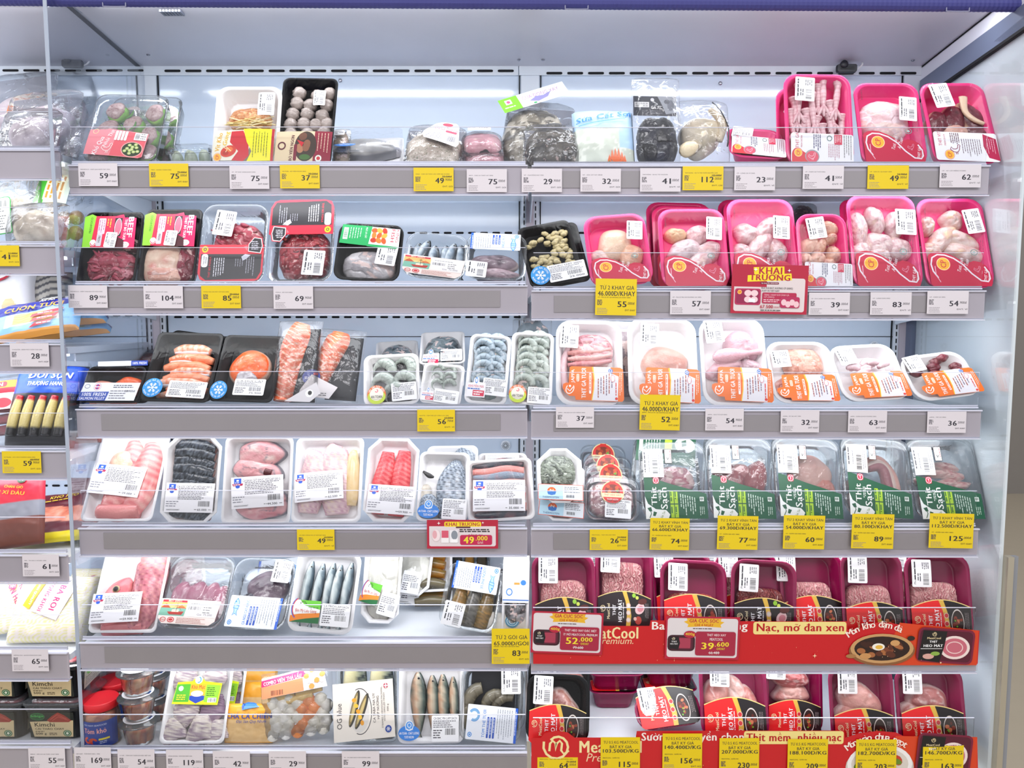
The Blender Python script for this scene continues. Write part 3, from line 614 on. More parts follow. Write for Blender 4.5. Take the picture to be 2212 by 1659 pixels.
def pouch(it, name, t, cf, nx=40, ny=50, mat=None, seed=0, wr=.0012, edge=.35, sq=3., fr=38., parent=None, back=True, pts=None):
    """sealed bag: two wrinkled sheets meeting at the seams"""
    w, h = it.w, it.h
    def prof(X, Y): return (np.clip(1 - np.abs(2 * X / w) ** sq, 0, 1) * np.clip(1 - np.abs(2 * Y / h - 1) ** sq, 0, 1)) ** edge
    def top(X, Y): return t * prof(X, Y) + wr * (fbm(X * fr, Y * fr, seed) - .5) * 2 * (.4 + .6 * prof(X, Y)) + .0015
    it.top = lambda X, Y: t * (np.clip(1 - np.abs(2 * X / w) ** sq, 0, 1) * np.clip(1 - np.abs(2 * Y / h - 1) ** sq, 0, 1)) ** edge + .0015 + wr * .7
    X, Y = np.meshgrid(np.linspace(-w / 2, w / 2, nx), np.linspace(0, h, ny)); Z = top(X, Y); C = cf(X / w + .5, Y / h)
    V = np.stack([X, Y, Z], -1).reshape(-1, 3); idx = np.arange(nx * ny).reshape(ny, nx); Fq = np.stack([idx[:-1, :-1], idx[:-1, 1:], idx[1:, 1:], idx[1:, :-1]], -1).reshape(-1, 4)
    if back:
        Z2 = np.minimum(Z - .0008, .0006 + 0 * Z); V2 = np.stack([X, Y, Z2], -1).reshape(-1, 3); V = np.vstack([V, V2]); Fq = np.vstack([Fq, Fq[:, ::-1] + nx * ny]); C = np.vstack([C.reshape(-1, 3), C.reshape(-1, 3)])
    return obj(name, mesh(V, Fq, C.reshape(-1, 3), True), parent or it.o, [mat or PRINTG])
def onto(it, cx, cy, w, h, rot=0, off=.0006):
    """fit a printed sheet to the top of the pouch; cx, cy are the sheet centre in fractions"""
    c, s = math.cos(math.radians(rot)), math.sin(math.radians(rot))
    def f(x, y, z):
        y = y - h / 2; X = cx * it.w + x * c - y * s; Y = cy * it.h + x * s + y * c; return np.column_stack([X, Y, it.top(X, Y) + off + z])
    return f
def stick(it, cv, x, y, w, h, rot=0, name='label', mat=None, off=.0008, lz=6e-5):
    k = it.s; hh = h * k * it.v; y = max(y, (.001 + hh / 2 if abs(rot) < 45 else 0) / it.h); me = cv.mesh(w * k, hh, onto(it, x, y, w * k, hh, rot, off), lz, step=min(it.w, it.h) / 26); return obj(name, me, it.o, [mat or PRINTG])
def strips(it, name, n, x0, y0, x1, y1, L, W, cols, z, seed, ang=(-1, 1), curl_=.5):
    """loose strips of meat, each its own piece"""
    r = random.Random(seed)
    for k in range(n):
        x, y, a = r.uniform(x0, x1), r.uniform(y0, y1), r.uniform(*ang); l = L * r.uniform(.6, 1.2); b = curl_ * r.uniform(-1, 1) * l; c, s = math.cos(a), math.sin(a); asp = it.w / it.h; q = []
        for t, o in ((-1, 0), (-.4, .7), (.3, .8), (1, -.1)): q.append((max(-.43, min(.43, x + (t * l * c - o * b * s))), max(.03, min(.97, y + (t * l * s + o * b * c) * asp)), r.uniform(-.001, .002)))
        w = W * r.uniform(.7, 1.2); sw(it, name, q, [w * .4, w, w * .9, w * .35], [w * .35, w * .8, w * .7, w * .3], two(r.choice(cols), cols[0], seed=seed + k, n=.9, fr=3), z + .0002 * k, n=8, k=4, rough=.25, seed=k)
# ---------------------------------------------------------------- price tags and stickers
def tagcv(kind, title, price, dec, unit, old=None, promo=None):
    H = 50 if not promo else (80 if kind == 'b' else 74); bg = '#f1e21a' if kind != 'w' else '#dcd6dc'
    c = Cv(86, H, seed=sum(map(ord, title + price)) & 255); c.R(0, 0, 86, H, '#e6c90a' if kind != 'w' else '#dbd5da'); o = H - 50; K = '#33302e' if kind != 'w' else '#2a2833'
    if promo:
        n = len(promo)
        if n == 2: c.T(promo[0], 45, 17, 72, 9.5, K, b=.03); c.T(promo[1], 44, 30, 78, 9.5, K, b=.04)
        else: c.T(promo[0], 44, 10, 76, 7, K, b=.03); c.T(promo[1], 44, 19, 48, 7, K, b=.03); c.T(promo[2], 44, 29, 78, 7.5, K, b=.04)
    c.T(title, 5 + min(76, len(title) * 1.9) / 2, o + 13.5, min(76, len(title) * 1.9), 2.5, K, b=.03)
    c.fine(4, o + 19, 11, 5, 2.3, 1.5, '#4a464c', fill=1).fine(4, o + 36, 26, 4, 3.2, 1, '#8a8288')
    c.T(price, 56 if len(price) < 3 else 53, o + 27.5, 19 if len(price) < 3 else 26, 11.5, K, b=.05)
    c.T(dec + 'đ', 74.5, o + 25.5, 15, 5, K, b=0); c.T('ĐVT: ' + unit, 73, o + 39.5, 22, 3.4, K, b=.01)
    if old: c.T(old + 'đ', 72, o + 19, 20, 4.2, K, b=0); c.R(62, o + 18.8, 20, .6, K)
    return c
def ptag(key, x, yt, yb, title, price, dec, unit, label, kind='w', old=None, promo=None, rot=0, w=86):
    Y = SH[key][0] - (.0105 if not promo else .015); a, b_ = at(x, yt, Y), at(x + w, yb, Y); cv = tagcv(kind, title, price, dec, unit, old, promo); W, H = b_.x - a.x, a.z - b_.z
    o = obj('price_tag', cv.mesh(W, H), None, [PRINT]); o.matrix_world = Matrix.Translation(((a.x + b_.x) / 2, Y, b_.z)) @ Matrix.Rotation(math.radians(89 if not promo else 88), 4, 'X') @ Matrix.Rotation(math.radians(rot), 4, 'Z')
    tag3(o, label, 'price tag', 'shelf price tags'); return o
def sticker(W, H, vert=True, seed=1, title=None, big=None, box=False):
    """white weigh label: barcode, small print; W x H in photo pixels"""
    c = Cv(W, H, seed); c.R(0, 0, W, H, '#f6f6f8', 2.5 if W > 12 else 1); m = W * .08
    if vert:
        c.bar(W * .55, H * .5, W * .3, H * .42, True).fine(W * .52, H * .1, H * .3, 4, W * .1, W * .045, '#6c6c74', True).fine(W * .12, H * .08, H * .8, 1, 2, W * .06, '#2c2c34', True, 1).fine(W * .27, H * .5, H * .38, 2, W * .11, W * .05, '#55555f', True)
        if title: c.T(title, W * .14, H * .5, H * .8, W * .09, '#2c2c34', rot=-90, b=.01)
    else:
        c.bar(W * .5, H * .5, W * .38, H * .24)
        if title: c.T(title, W * .5, H * .11, W * .86, H * .11, '#26262e')
        c.fine(W * .06, H * .2, W * .88, 4, H * .075, H * .032, '#66666e').fine(W * .06, H * .55, W * .36, 4, H * .09, H * .04, '#4c4c55')
        if big: c.T(big, W * .72, H * .86, W * .4, H * .1, '#26262e')
    return c
def snow(c, cx, cy, r):
    for k in range(6):
        a = math.radians(60 * k); d = np.array([math.cos(a), math.sin(a)]); n_ = np.array([-d[1], d[0]]); o = np.array([cx, cy])
        c.line([o, o + d * r], r * .13, '#ffffff')
        for q in (.45, .7): c.line([o + d * r * q, o + d * r * (q + .22) + n_ * r * .24], r * .1, '#ffffff'); c.line([o + d * r * q, o + d * r * (q + .22) - n_ * r * .24], r * .1, '#ffffff')
def arct(c, s, cx, cy, r, a0, a1, h, col, b=.02, inward=False):
    n = len(s)
    for i, ch in enumerate(s):
        if ch == ' ': continue
        a = a0 + (a1 - a0) * (i + .5) / n; t = math.radians(a); _, _, asp, ht, off = textmesh(ch, b); hh = h * ht; k = (r - off / .72 * h) if inward else (r + off / .72 * h)
        v, f = textmesh(ch, b)[:2]; rot = a + 90 if not inward else a - 90; c_, q_ = math.cos(math.radians(rot)), math.sin(math.radians(rot)); x, y = v[:, 0] * hh * asp, -v[:, 1] * hh
        c.add(np.column_stack([cx + k * math.cos(t) + x * c_ - y * q_, cy + k * math.sin(t) + x * q_ + y * c_, v[:, 2]]), f, col)
def snowst():
    c = Cv(40, 40); c.E(20, 20, 20, 20, '#2f97dd'); snow(c, 20, 20, 10.5); arct(c, 'HÀNG RÃ ĐÔNG', 20, 20, 15.5, -165, -15, 4, '#e8f4ff'); arct(c, 'KHÔNG TÁI CẤP ĐÔNG', 20, 20, 16, 160, 20, 3.6, '#e8f4ff', inward=True); return c
# ---------------------------------------------------------------- printed designs
def cplogo(c, x, y, r, rot=-90): c.E(x, y, r, r, '#d9303c'); c.E(x, y, r * .92, r * .92, '#f7b52c'); c.ring(x, y, r * .92, r * .92, r * .07, '#fff0c0'); c.T('CP', x, y, r * 1.1, r * .75, '#d3173a', rot=rot, b=.03)
def cp_film(W=134, H=196):
    """film print of the pink trays: crimson swoosh at the foot"""
    c = Cv(W, H, 5); top = .60 * H; p = []
    sw_ = [(0, .66), (.02, .625), (.08, .60), (.17, .59), (.28, .60), (.4, .635), (.55, .70), (.62, .74), (.66, .72), (.74, .70), (.84, .715), (.93, .76), (.985, .83), (1, .88), (1, .96), (.97, 1), (.04, 1), (0, .97)]
    c.P([(a * W, b_ * H) for a, b_ in sw_], '#c3123f')
    c.line([(.13 * W, .90 * H), (.06 * W, .82 * H), (.04 * W, .74 * H), (.07 * W, .66 * H), (.16 * W, .625 * H), (.28 * W, .63 * H), (.42 * W, .67 * H), (.56 * W, .745 * H), (.68 * W, .85 * H), (.82 * W, .935 * H), (.93 * W, .945 * H), (.965 * W, .91 * H), (.96 * W, .84 * H), (.9 * W, .77 * H)], 3.2, '#e9e2ea')
    c.line([(.16 * W, .95 * H), (.10 * W, .87 * H), (.10 * W, .76 * H)], 1.6, '#e9b6c6')
    cplogo(c, .24 * W, .735 * H, 16)
    c.T('Tươi, Sạch', .52 * W, .75 * H, 34, 9, '#f6eef2', rot=-72, b=.005, sh=.3); c.T('An Toàn', .61 * W, .75 * H, 28, 8, '#f6eef2', rot=-72, b=.005, sh=.3)
    c.T('THỊT GÀ', .9 * W, .87 * H, 27, 7, '#f8eef2', rot=-80, b=.02); c.T('FRESH CHICKEN', .95 * W, .885 * H, 22, 2.6, '#f8eef2', rot=-80)
    c.ring(.77 * W, .60 * H, 8, 7, 1.7, '#6f8a86'); c.E(.77 * W, .60 * H, 3.5, 3, '#9db4b0')
    hen(c, .78 * W, .80 * H, 8, '#e79ab4')
    c.T('MÃ SỐ: 27.001.02', .055 * W, .13 * H, 26, 4, '#333', rot=-88, b=.01)
    for k, s_ in enumerate(('NHÀ MÁY ĐẠT TIÊU CHUẨN', 'GMP, HACCP, ISO 14001', 'ISO 9001, ISO 22000')): c.T(s_, (.86 + .035 * k) * W, .53 * H, 30, 2.8, '#45404a', rot=-84, b=.01)
    return c
def hen(c, x, y, r, col):
    P = [(-1, .1), (-.8, -.4), (-.5, .0), (0, .0), (.35, -.2), (.45, -.75), (.7, -.9), (.9, -.6), (.75, -.45), (.7, 0), (.4, .5), (0, .62), (-.5, .5), (-1, .1)]
    c.line([(x + a * r, y + b_ * r) for a, b_ in P], r * .12, col); c.line([(x, y + .6 * r), (x - .05 * r, y + r)], r * .12, col); c.line([(x + .25 * r, y + .55 * r), (x + .25 * r, y + r)], r * .12, col)
def cp_white(W=130, H=62, name='THỊT GÀ', sub='FRESH CHICKEN', duck=False):
    c = Cv(W, H, 7); c.R(0, 2, W, H - 2, '#efeff3', 5); c.T(name, 13, 17, 30, 8, '#c01f4a', rot=-90, b=.03); c.T(sub, 22, 19, 24, 3.4, '#c01f4a', rot=-90)
    if duck:
        c.P([(102, 4), (128, 14), (130, 60), (108, 54), (100, 30)], '#b4174a'); cplogo(c, 28, 50, 10); hen(c, 42, 38, 11, '#8e2a4c')
        for i in range(5): c.fine(34 + i * 4, 4, 26, 1, 2, 1.6, '#5c2a3c', True, 1)
        c.fine(56, 16, 38, 9, 4.6, 1.3, '#76606c', True).fine(108, 14, 32, 4, 4.5, 1.1, '#f3c9d6', True)
    else:
        c.E(14, 46, 12, 14, '#d8232f').P([(14, 32), (50, 54), (50, 62), (2, 62), (2, 44)], '#d8232f').ring(44, 48, 15, 13, 2.2, '#9aa0a4'); c.E(44, 49, 13, 11.5, '#dd4a63'); hen(c, 44, 48, 8, '#f7c6d0'); cplogo(c, 15, 42, 9)
        for i in range(4): c.fine(47 + i * 4.3, 4, 34, 1, 2, 1.7, '#3c3c6a', True, 1)
        c.fine(78, 22, 34, 6, 4.2, 1.2, '#b06a80', True).R(90, 3, 16, 20, '#cf2a4e').fine(92, 5, 16, 4, 3.4, 1, '#fff', True).ring(80, 11, 5.5, 5.5, 1.3, '#49726c').fine(110, 4, 50, 4, 4.6, 1.3, '#777', True)
    return c
def japfa(seed=0):
    c = Cv(136, 76, 9 + seed); Og = '#f4731b'
    c.P([(16, 2), (20, 0), (128, 0), (134, 4), (136, 70), (132, 75), (30, 74), (28, 66), (16, 66), (6, 58), (1, 48), (2, 40), (8, 37), (14, 37)], Og)
    c.P([(68, 0), (106, 0), (109, 14), (124, 20), (122, 74), (66, 74), (70, 50), (71, 25)], '#eceaf0'); c.line([(66, 0), (70, 25), (69, 50), (65, 74)], 2, '#f9c929')
    c.ring(17, 50, 9, 12, 1.8, '#fff', a0=-60, a1=200, rot=25).E(17, 44, 2.4, 2.4, '#fff').line([(11, 50), (17, 55), (24, 46)], 1.8, '#fff')
    c.T('JAPFA', 24, 22, 30, 8, '#fff', rot=-90, b=.02).R(31, 17, 6, 17, '#ffe7d3', 2).T('FOOD', 34, 25, 14, 4, Og, rot=-90, b=.02).T('THỊT GÀ TƯƠI', 47, 37, 66, 11, '#fff', rot=-90, b=.05).R(59, 14, 4.5, 46, '#fff', 1.5).fine(60, 16, 42, 1, 2, 2, Og, True)
    for i in range(6): c.fine(78 + i * 6, 26 - i * 3, 46, 1, 2, 2, '#7a6a86' if i % 2 else '#a9503c', True)
    c.E(106, 8, 5, 5, '#2266c2').ring(106, 8, 3.2, 3.2, .9, '#fff').R(107, 18, 8, 14, '#f0eef4', 1).ring(111, 25, 5, 8, .8, '#d34').E(119, 69, 3, 3, '#e0342c').fine(117, 34, 32, 1, 2, 2, '#e0342c', True).fine(126, 12, 56, 2, 3.5, 1.5, '#ffe0c8', True)
    return c
def thitsach():
    c = Cv(134, 80, 3); G = '#12573a'
    c.P([(0, 0), (6, 0), (60, 16), (134, 34), (134, 80), (0, 80)], G); c.P([(0, 38), (6, 52), (22, 62), (44, 64), (52, 72), (48, 80), (0, 80)], '#f2f4f2')
    c.line([(8, 78), (12, 70), (10, 64)], 1.6, G).P([(8, 66), (4, 60), (12, 58), (14, 66)], G).P([(15, 74), (17, 66), (24, 68), (20, 75)], G).T('Vĩnh Tân', 36, 73, 16, 5, '#6a8a3a', rot=-60)
    c.P([(26 + 8 * math.cos(a * .785) * (1 if a % 2 else .86), 8 + 8 * math.sin(a * .785) * (1 if a % 2 else .86)) for a in range(8)], '#d7264c').ring(26, 8, 6, 6, .9, '#fff').T('T', 26, 8, 5, 6, '#fff')
    c.T('Thịt', 21, 38, 34, 14, '#f6f8f4', rot=-90, b=.03).T('Sạch', 42, 42, 40, 17, '#f6f8f4', rot=-90, b=.03).fine(30, 26, 26, 2, 3, 1.5, '#dfe8e0', True)
    c.R(54, 28, 7.5, 24, '#a9cf2f').R(63, 30, 7.5, 22, '#a9cf2f').R(54, 54, 7.5, 24, '#a9cf2f').R(63, 54, 7.5, 24, '#a9cf2f').fine(55, 30, 18, 2, 9, 2.6, '#2c6b2a', True).fine(55, 58, 16, 2, 9, 2.6, '#2c6b2a', True)
    for i in range(7): c.fine(76 + i * 5, 34 + i * 1.2, 26 + (i % 3) * 6, 1, 2, 1.9, '#c9dccf', True)
    c.R(118, 40, 9, 8, '#e9f0ea').fine(119, 41, 6, 3, 2.4, 1.4, '#22402e', True).fine(117, 58, 20, 3, 4, 1.4, '#c9dccf', True); return c
def meat_sw(c, x, y, s, col, rot=0):
    """round swirl mark of the red and black labels"""
    a = [(math.cos(t) * r, math.sin(t) * r) for t, r in [(math.radians(200 - 28 * i), 1 - .03 * i) for i in range(13)]]
    R_ = math.radians(rot); q = lambda P: [(x + (p * math.cos(R_) - k * math.sin(R_)) * s, y + (p * math.sin(R_) + k * math.cos(R_)) * s) for p, k in P]
    c.line(q(a), s * .17, col); c.line(q([(-.55, .35), (-.5, -.2), (-.3, -.4), (-.1, -.2), (-.12, .3), (-.02, -.2), (.2, -.4), (.36, -.2), (.3, .3), (.5, .55), (.85, .3)]), s * .16, col)
def foodpic(c, x, y, rx, ry, seed=0, pot='#2b1712'):
    r = random.Random(seed); c.E(x, y, rx, ry, '#d8cfc8').E(x, y, rx * .9, ry * .9, pot)
    for i in range(11):
        a, q = r.uniform(0, 6.3), r.uniform(0, .62); c.E(x + q * rx * math.cos(a), y + q * ry * math.sin(a), rx * r.uniform(.16, .3), ry * r.uniform(.1, .18), r.choice(['#7e2a16', '#a8452a', '#5a1c10', '#c8714a', '#8f3620']), 9, rot=r.uniform(0, 90))
    for i in range(3): c.E(x + rx * r.uniform(-.4, .3), y + ry * r.uniform(-.2, .6), rx * .14, ry * .07, '#6aa830', 7)
def heomat(red=True, W=122, H=74, seed=0, big=1):
    """arched label of the maroon trays"""
    c = Cv(W, H, 20 + seed); arc = [(W * t, H * (.30 - .30 * math.sin(math.pi * (.12 + .76 * t)) + .03)) for t in np.linspace(0, 1, 15)]; base = '#e01d1f' if red else '#211318'
    c.P(arc + [(W, H * .92), (W * .94, H), (W * .05, H), (0, H * .94)], base)
    k = [p for p in arc if p[0] >= W * .5]; c.P([(W * .5, arc[7][1])] + k[1:] + [(W, H * .92), (W * .94, H), (W * .6, H), (W * .6, H * .6), (W * .56, H * .3)], '#1b1517')
    c.P([(W * .46, arc[6][1]), (W * .54, arc[7][1]), (W * .6, H * .35), (W * .63, H * .7), (W * .61, H), (W * .53, H), (W * .55, H * .6), (W * .52, H * .3)], '#d9b047'); c.line(arc, 1.6, '#e9cf84')
    meat_sw(c, W * .09, H * .52, 7 * big, '#f3dfae', -80); c.T('MeatCool', W * .2, H * .6, H * .42, 6.5, '#f7e7b8', rot=-90, b=.035)
    c.T('THỊT', W * .315, H * .56, H * .3, 8.5, '#fff', rot=-90, b=.05).T('HEO MÁT', W * .41, H * .57, H * .62, 10, '#fff', rot=-90, b=.05).fine(W * .475, H * .35, H * .5, 1, 2, 1.4, '#fff', True)
    for q in (.42, .62, .82): c.ring(W * .575, H * q, 5, 5, 1, '#f3c8c0'); c.E(W * .575, H * q, 3.6, 3.6, '#d0323a' if red else '#e6dcd0')
    if red: foodpic(c, W * .76, H * .6, W * .11, H * .34, seed)
    else:
        for i, (a, b_, rx, ry, cc) in enumerate([(.68, .14, .035, .06, '#8fc23a'), (.74, .2, .03, .05, '#c8d85a'), (.79, .5, .08, .17, '#f0c9c9'), (.8, .5, .05, .1, '#d98a92'), (.84, .3, .05, .14, '#5a2420'), (.76, .82, .07, .1, '#b8453a'), (.7, .78, .03, .05, '#e3b8a8')]): c.E(W * a, H * b_, W * rx, H * ry, cc, 14, rot=20 * i)
    c.fine(W * .89, H * .35, H * .5, 3, 3, 1, '#9a8e8e', True); return c
def vietgap(title, price, seed=1):
    c = Cv(106, 72, seed); c.R(0, 0, 106, 72, '#f4f3f7')
    c.P([(6, 3), (21, 3), (21, 18), (13.5, 24), (6, 18)], '#2b5fd0').P([(2, 15), (25, 15), (23, 20), (4, 20)], '#b31f4e').E(13.5, 22, 4.5, 3.5, '#2b5fd0').R(11, 6, 5, 4, '#dfe8ff').fine(8, 12, 11, 1, 2, 1.5, '#fff').fine(5, 16.5, 17, 1, 2, 1.6, '#fff')
    c.T(title, 62, 8, 76, 6.4, '#35353f', b=.01).fine(28, 13, 74, 8, 3.7, 1.5, '#5a5a64').fine(3, 45, 28, 3, 5.5, 2, '#8a8a94').T('KINGFOODMART', 20, 66, 29, 3.4, '#2b2b35', b=.02)
    c.bar(74, 44, 25, 13).T(price, 83, 65, 20, 5, '#2a2a33', b=.02).fine(66, 64, 7, 1, 2, 1.6, '#888').fine(97, 64, 6, 1, 2, 1.6, '#888'); return c
def blueseal():
    c = Cv(46, 40); c.E(23, 22, 23, 14, '#2f80d8').E(23, 9, 9, 9, '#4a96e4').ring(23, 9, 9, 9, 1.2, '#fff').ring(23, 8, 4.5, 4.5, 1.1, '#fff').T('Hợp Nhất', 23, 15.5, 16, 3.5, '#fff').T('AN TOÀN - CHẤT LƯỢNG', 23, 22, 42, 5, '#fff', b=.03).T('TƯƠI NGON', 23, 29, 20, 5, '#fff', b=.03); return c
def antoan():
    c = Cv(40, 40); c.E(20, 20, 20, 20, '#ee7d33').E(20, 25, 19, 15, '#c9de3f').E(20, 19, 14.5, 14, '#fff6e8').ring(20, 12, 3.5, 3.5, 1.6, '#ee5f7a', a0=-90, a1=170); arct(c, 'HẢI SẢN TƯƠI SỐNG', 20, 20, 17.2, -160, -20, 3.6, '#fff'); c.T('AN TOÀN', 20, 24, 24, 7, '#27301e', b=.03).T('VỀ SINH AN TOÀN', 20, 30, 16, 2, '#557a2a'); return c
def bluefish(title, seed=1, W=104, H=60, rot_fish=0, shrimp_=False):
    """white card with a blue end band, blue drawing and column of facts"""
    c = Cv(W, H, seed); c.R(0, 0, W, H, '#eef2fa', 2); B = '#2f86dd'
    c.R(W * .95, 0, W * .05, H, '#1f5fd0').fine(W * .962, H * .1, H * .8, 1, 2, 1.3, '#dfe9ff', True, 1)
    if shrimp_: c.ring(W * .14, H * .3, 12, 12, 5, '#7fb2dd', a0=-150, a1=120); c.ring(W * .14, H * .3, 12, 12, .8, B, a0=-150, a1=120)
    else:
        P = [(0, -1), (.42, -.55), (.5, 0), (.25, .6), (.5, 1.05), (0, .8), (-.45, 1.05), (-.22, .6), (-.48, 0), (-.4, -.55), (0, -1)]; c.P([(W * .14 + a * 11, H * .36 + b_ * 16) for a, b_ in P], '#a9d0f2').line([(W * .14 + a * 11, H * .36 + b_ * 16) for a, b_ in P], 1.3, B); c.E(W * .12, H * .2, 1.4, 1.4, B)
        for q in (.3, .4): c.line([(W * .08, H * q), (W * .2, H * (q + .04))], 1, B)
    c.ring(W * .08, H * .86, 4.5, 4.5, 1.6, '#3f92e0').E(W * .08, H * .86, 1.8, 1.8, '#3f92e0')
    c.T(title, W * .335, H * .52, H * .78, 7, B, rot=-90, b=.03)
    for i in range(3): c.R(W * (.405 + .06 * i), H * .32, W * .038, H * .6, '#1d4fb8', 1.4); c.fine(W * (.415 + .06 * i), H * .36, H * .52, 1, 2, 1.4, '#cfe0ff', True, 1)
    for i in range(7): c.fine(W * (.6 + .047 * i), H * .08, H * .84, 1, 2, 1.1, '#7d8796', True)
    return c
def denti(price='75.000'):
    c = Cv(136, 60, 8); pts = [(0, 0), (136, 0), (132, 48), (120, 58), (14, 58), (3, 46)]; c.P(pts, '#f6e6de'); c.P([(3, 7), (62, 7), (60, 40), (2, 40)], '#f2d189')
    c.P([(3, 22), (62, 22), (60, 40), (2, 40)], '#7fb9a4').P([(3, 22), (14, 12), (26, 22)], '#c4532f').P([(38, 22), (50, 14), (62, 22)], '#d7703c').R(4, 3, 56, 5, '#cf2f44').T('BEST DENTI', 32, 5, 30, 4.5, '#fff3d8', b=.03)
    for i in range(3): c.line([(4, 10 + i * 3), (24, 9 + i * 3), (60, 11 + i * 3)], 1, '#f7b85a')
    c.P([(20, 31), (58, 29), (54, 37), (26, 37)], '#b9342c').R(30, 25, 16, 6, '#f2e2c4').line([(40, 30), (40, 11)], 1, '#5a2a1c').line([(36, 14), (44, 14)], .8, '#5a2a1c').line([(30, 26), (40, 13), (52, 28)], .5, '#5a2a1c')
    c.R(64, 6, 68, 34, '#f6f3f4').bar(66, 16, 28, 8).fine(70, 9, 44, 1, 3, 1.4, '#777').fine(100, 16, 20, 3, 6, 2, '#777').T('Giá: ' + price, 106, 34, 34, 4.6, '#8a8286')
    c.ring(15, 49, 7, 5.5, 1.2, '#c93a3a').T('Denti', 15, 49, 10, 4, '#c93a3a').E(33, 49, 8, 6, '#cf3030').ring(33, 49, 6, 4, .9, '#fff').fine(46, 44, 78, 4, 3.4, 1.2, '#b36a60'); return c
def benlabel():
    c = Cv(66, 42, 6); c.R(0, 0, 66, 42, '#f3f5f2').P([(18, 0), (66, 0), (66, 16), (30, 10)], '#69c33c').P([(0, 30), (20, 26), (66, 22), (66, 32), (30, 36), (0, 42)], '#f08a2e').P([(0, 42), (14, 38), (36, 34), (66, 30), (66, 42)], '#1f6a3a').ring(16, 16, 16, 20, 2, '#2d6fd0', a0=110, a1=250).ring(18, 16, 16, 20, 2, '#d33a30', a0=120, a1=250)
    for k in range(7): a = math.radians(-180 + 30 * k); c.E(26 + 7 * math.cos(a), 9 + 6 * math.sin(a), 1.6, 1, '#3a4a2a', 8, rot=30 * k)
    c.T('Bến Mỹ Liễu Giang', 34, 20, 48, 7, '#c7392f', b=.03).T('Hợp tác xã', 50, 13, 22, 4, '#2d5a2a'); return c
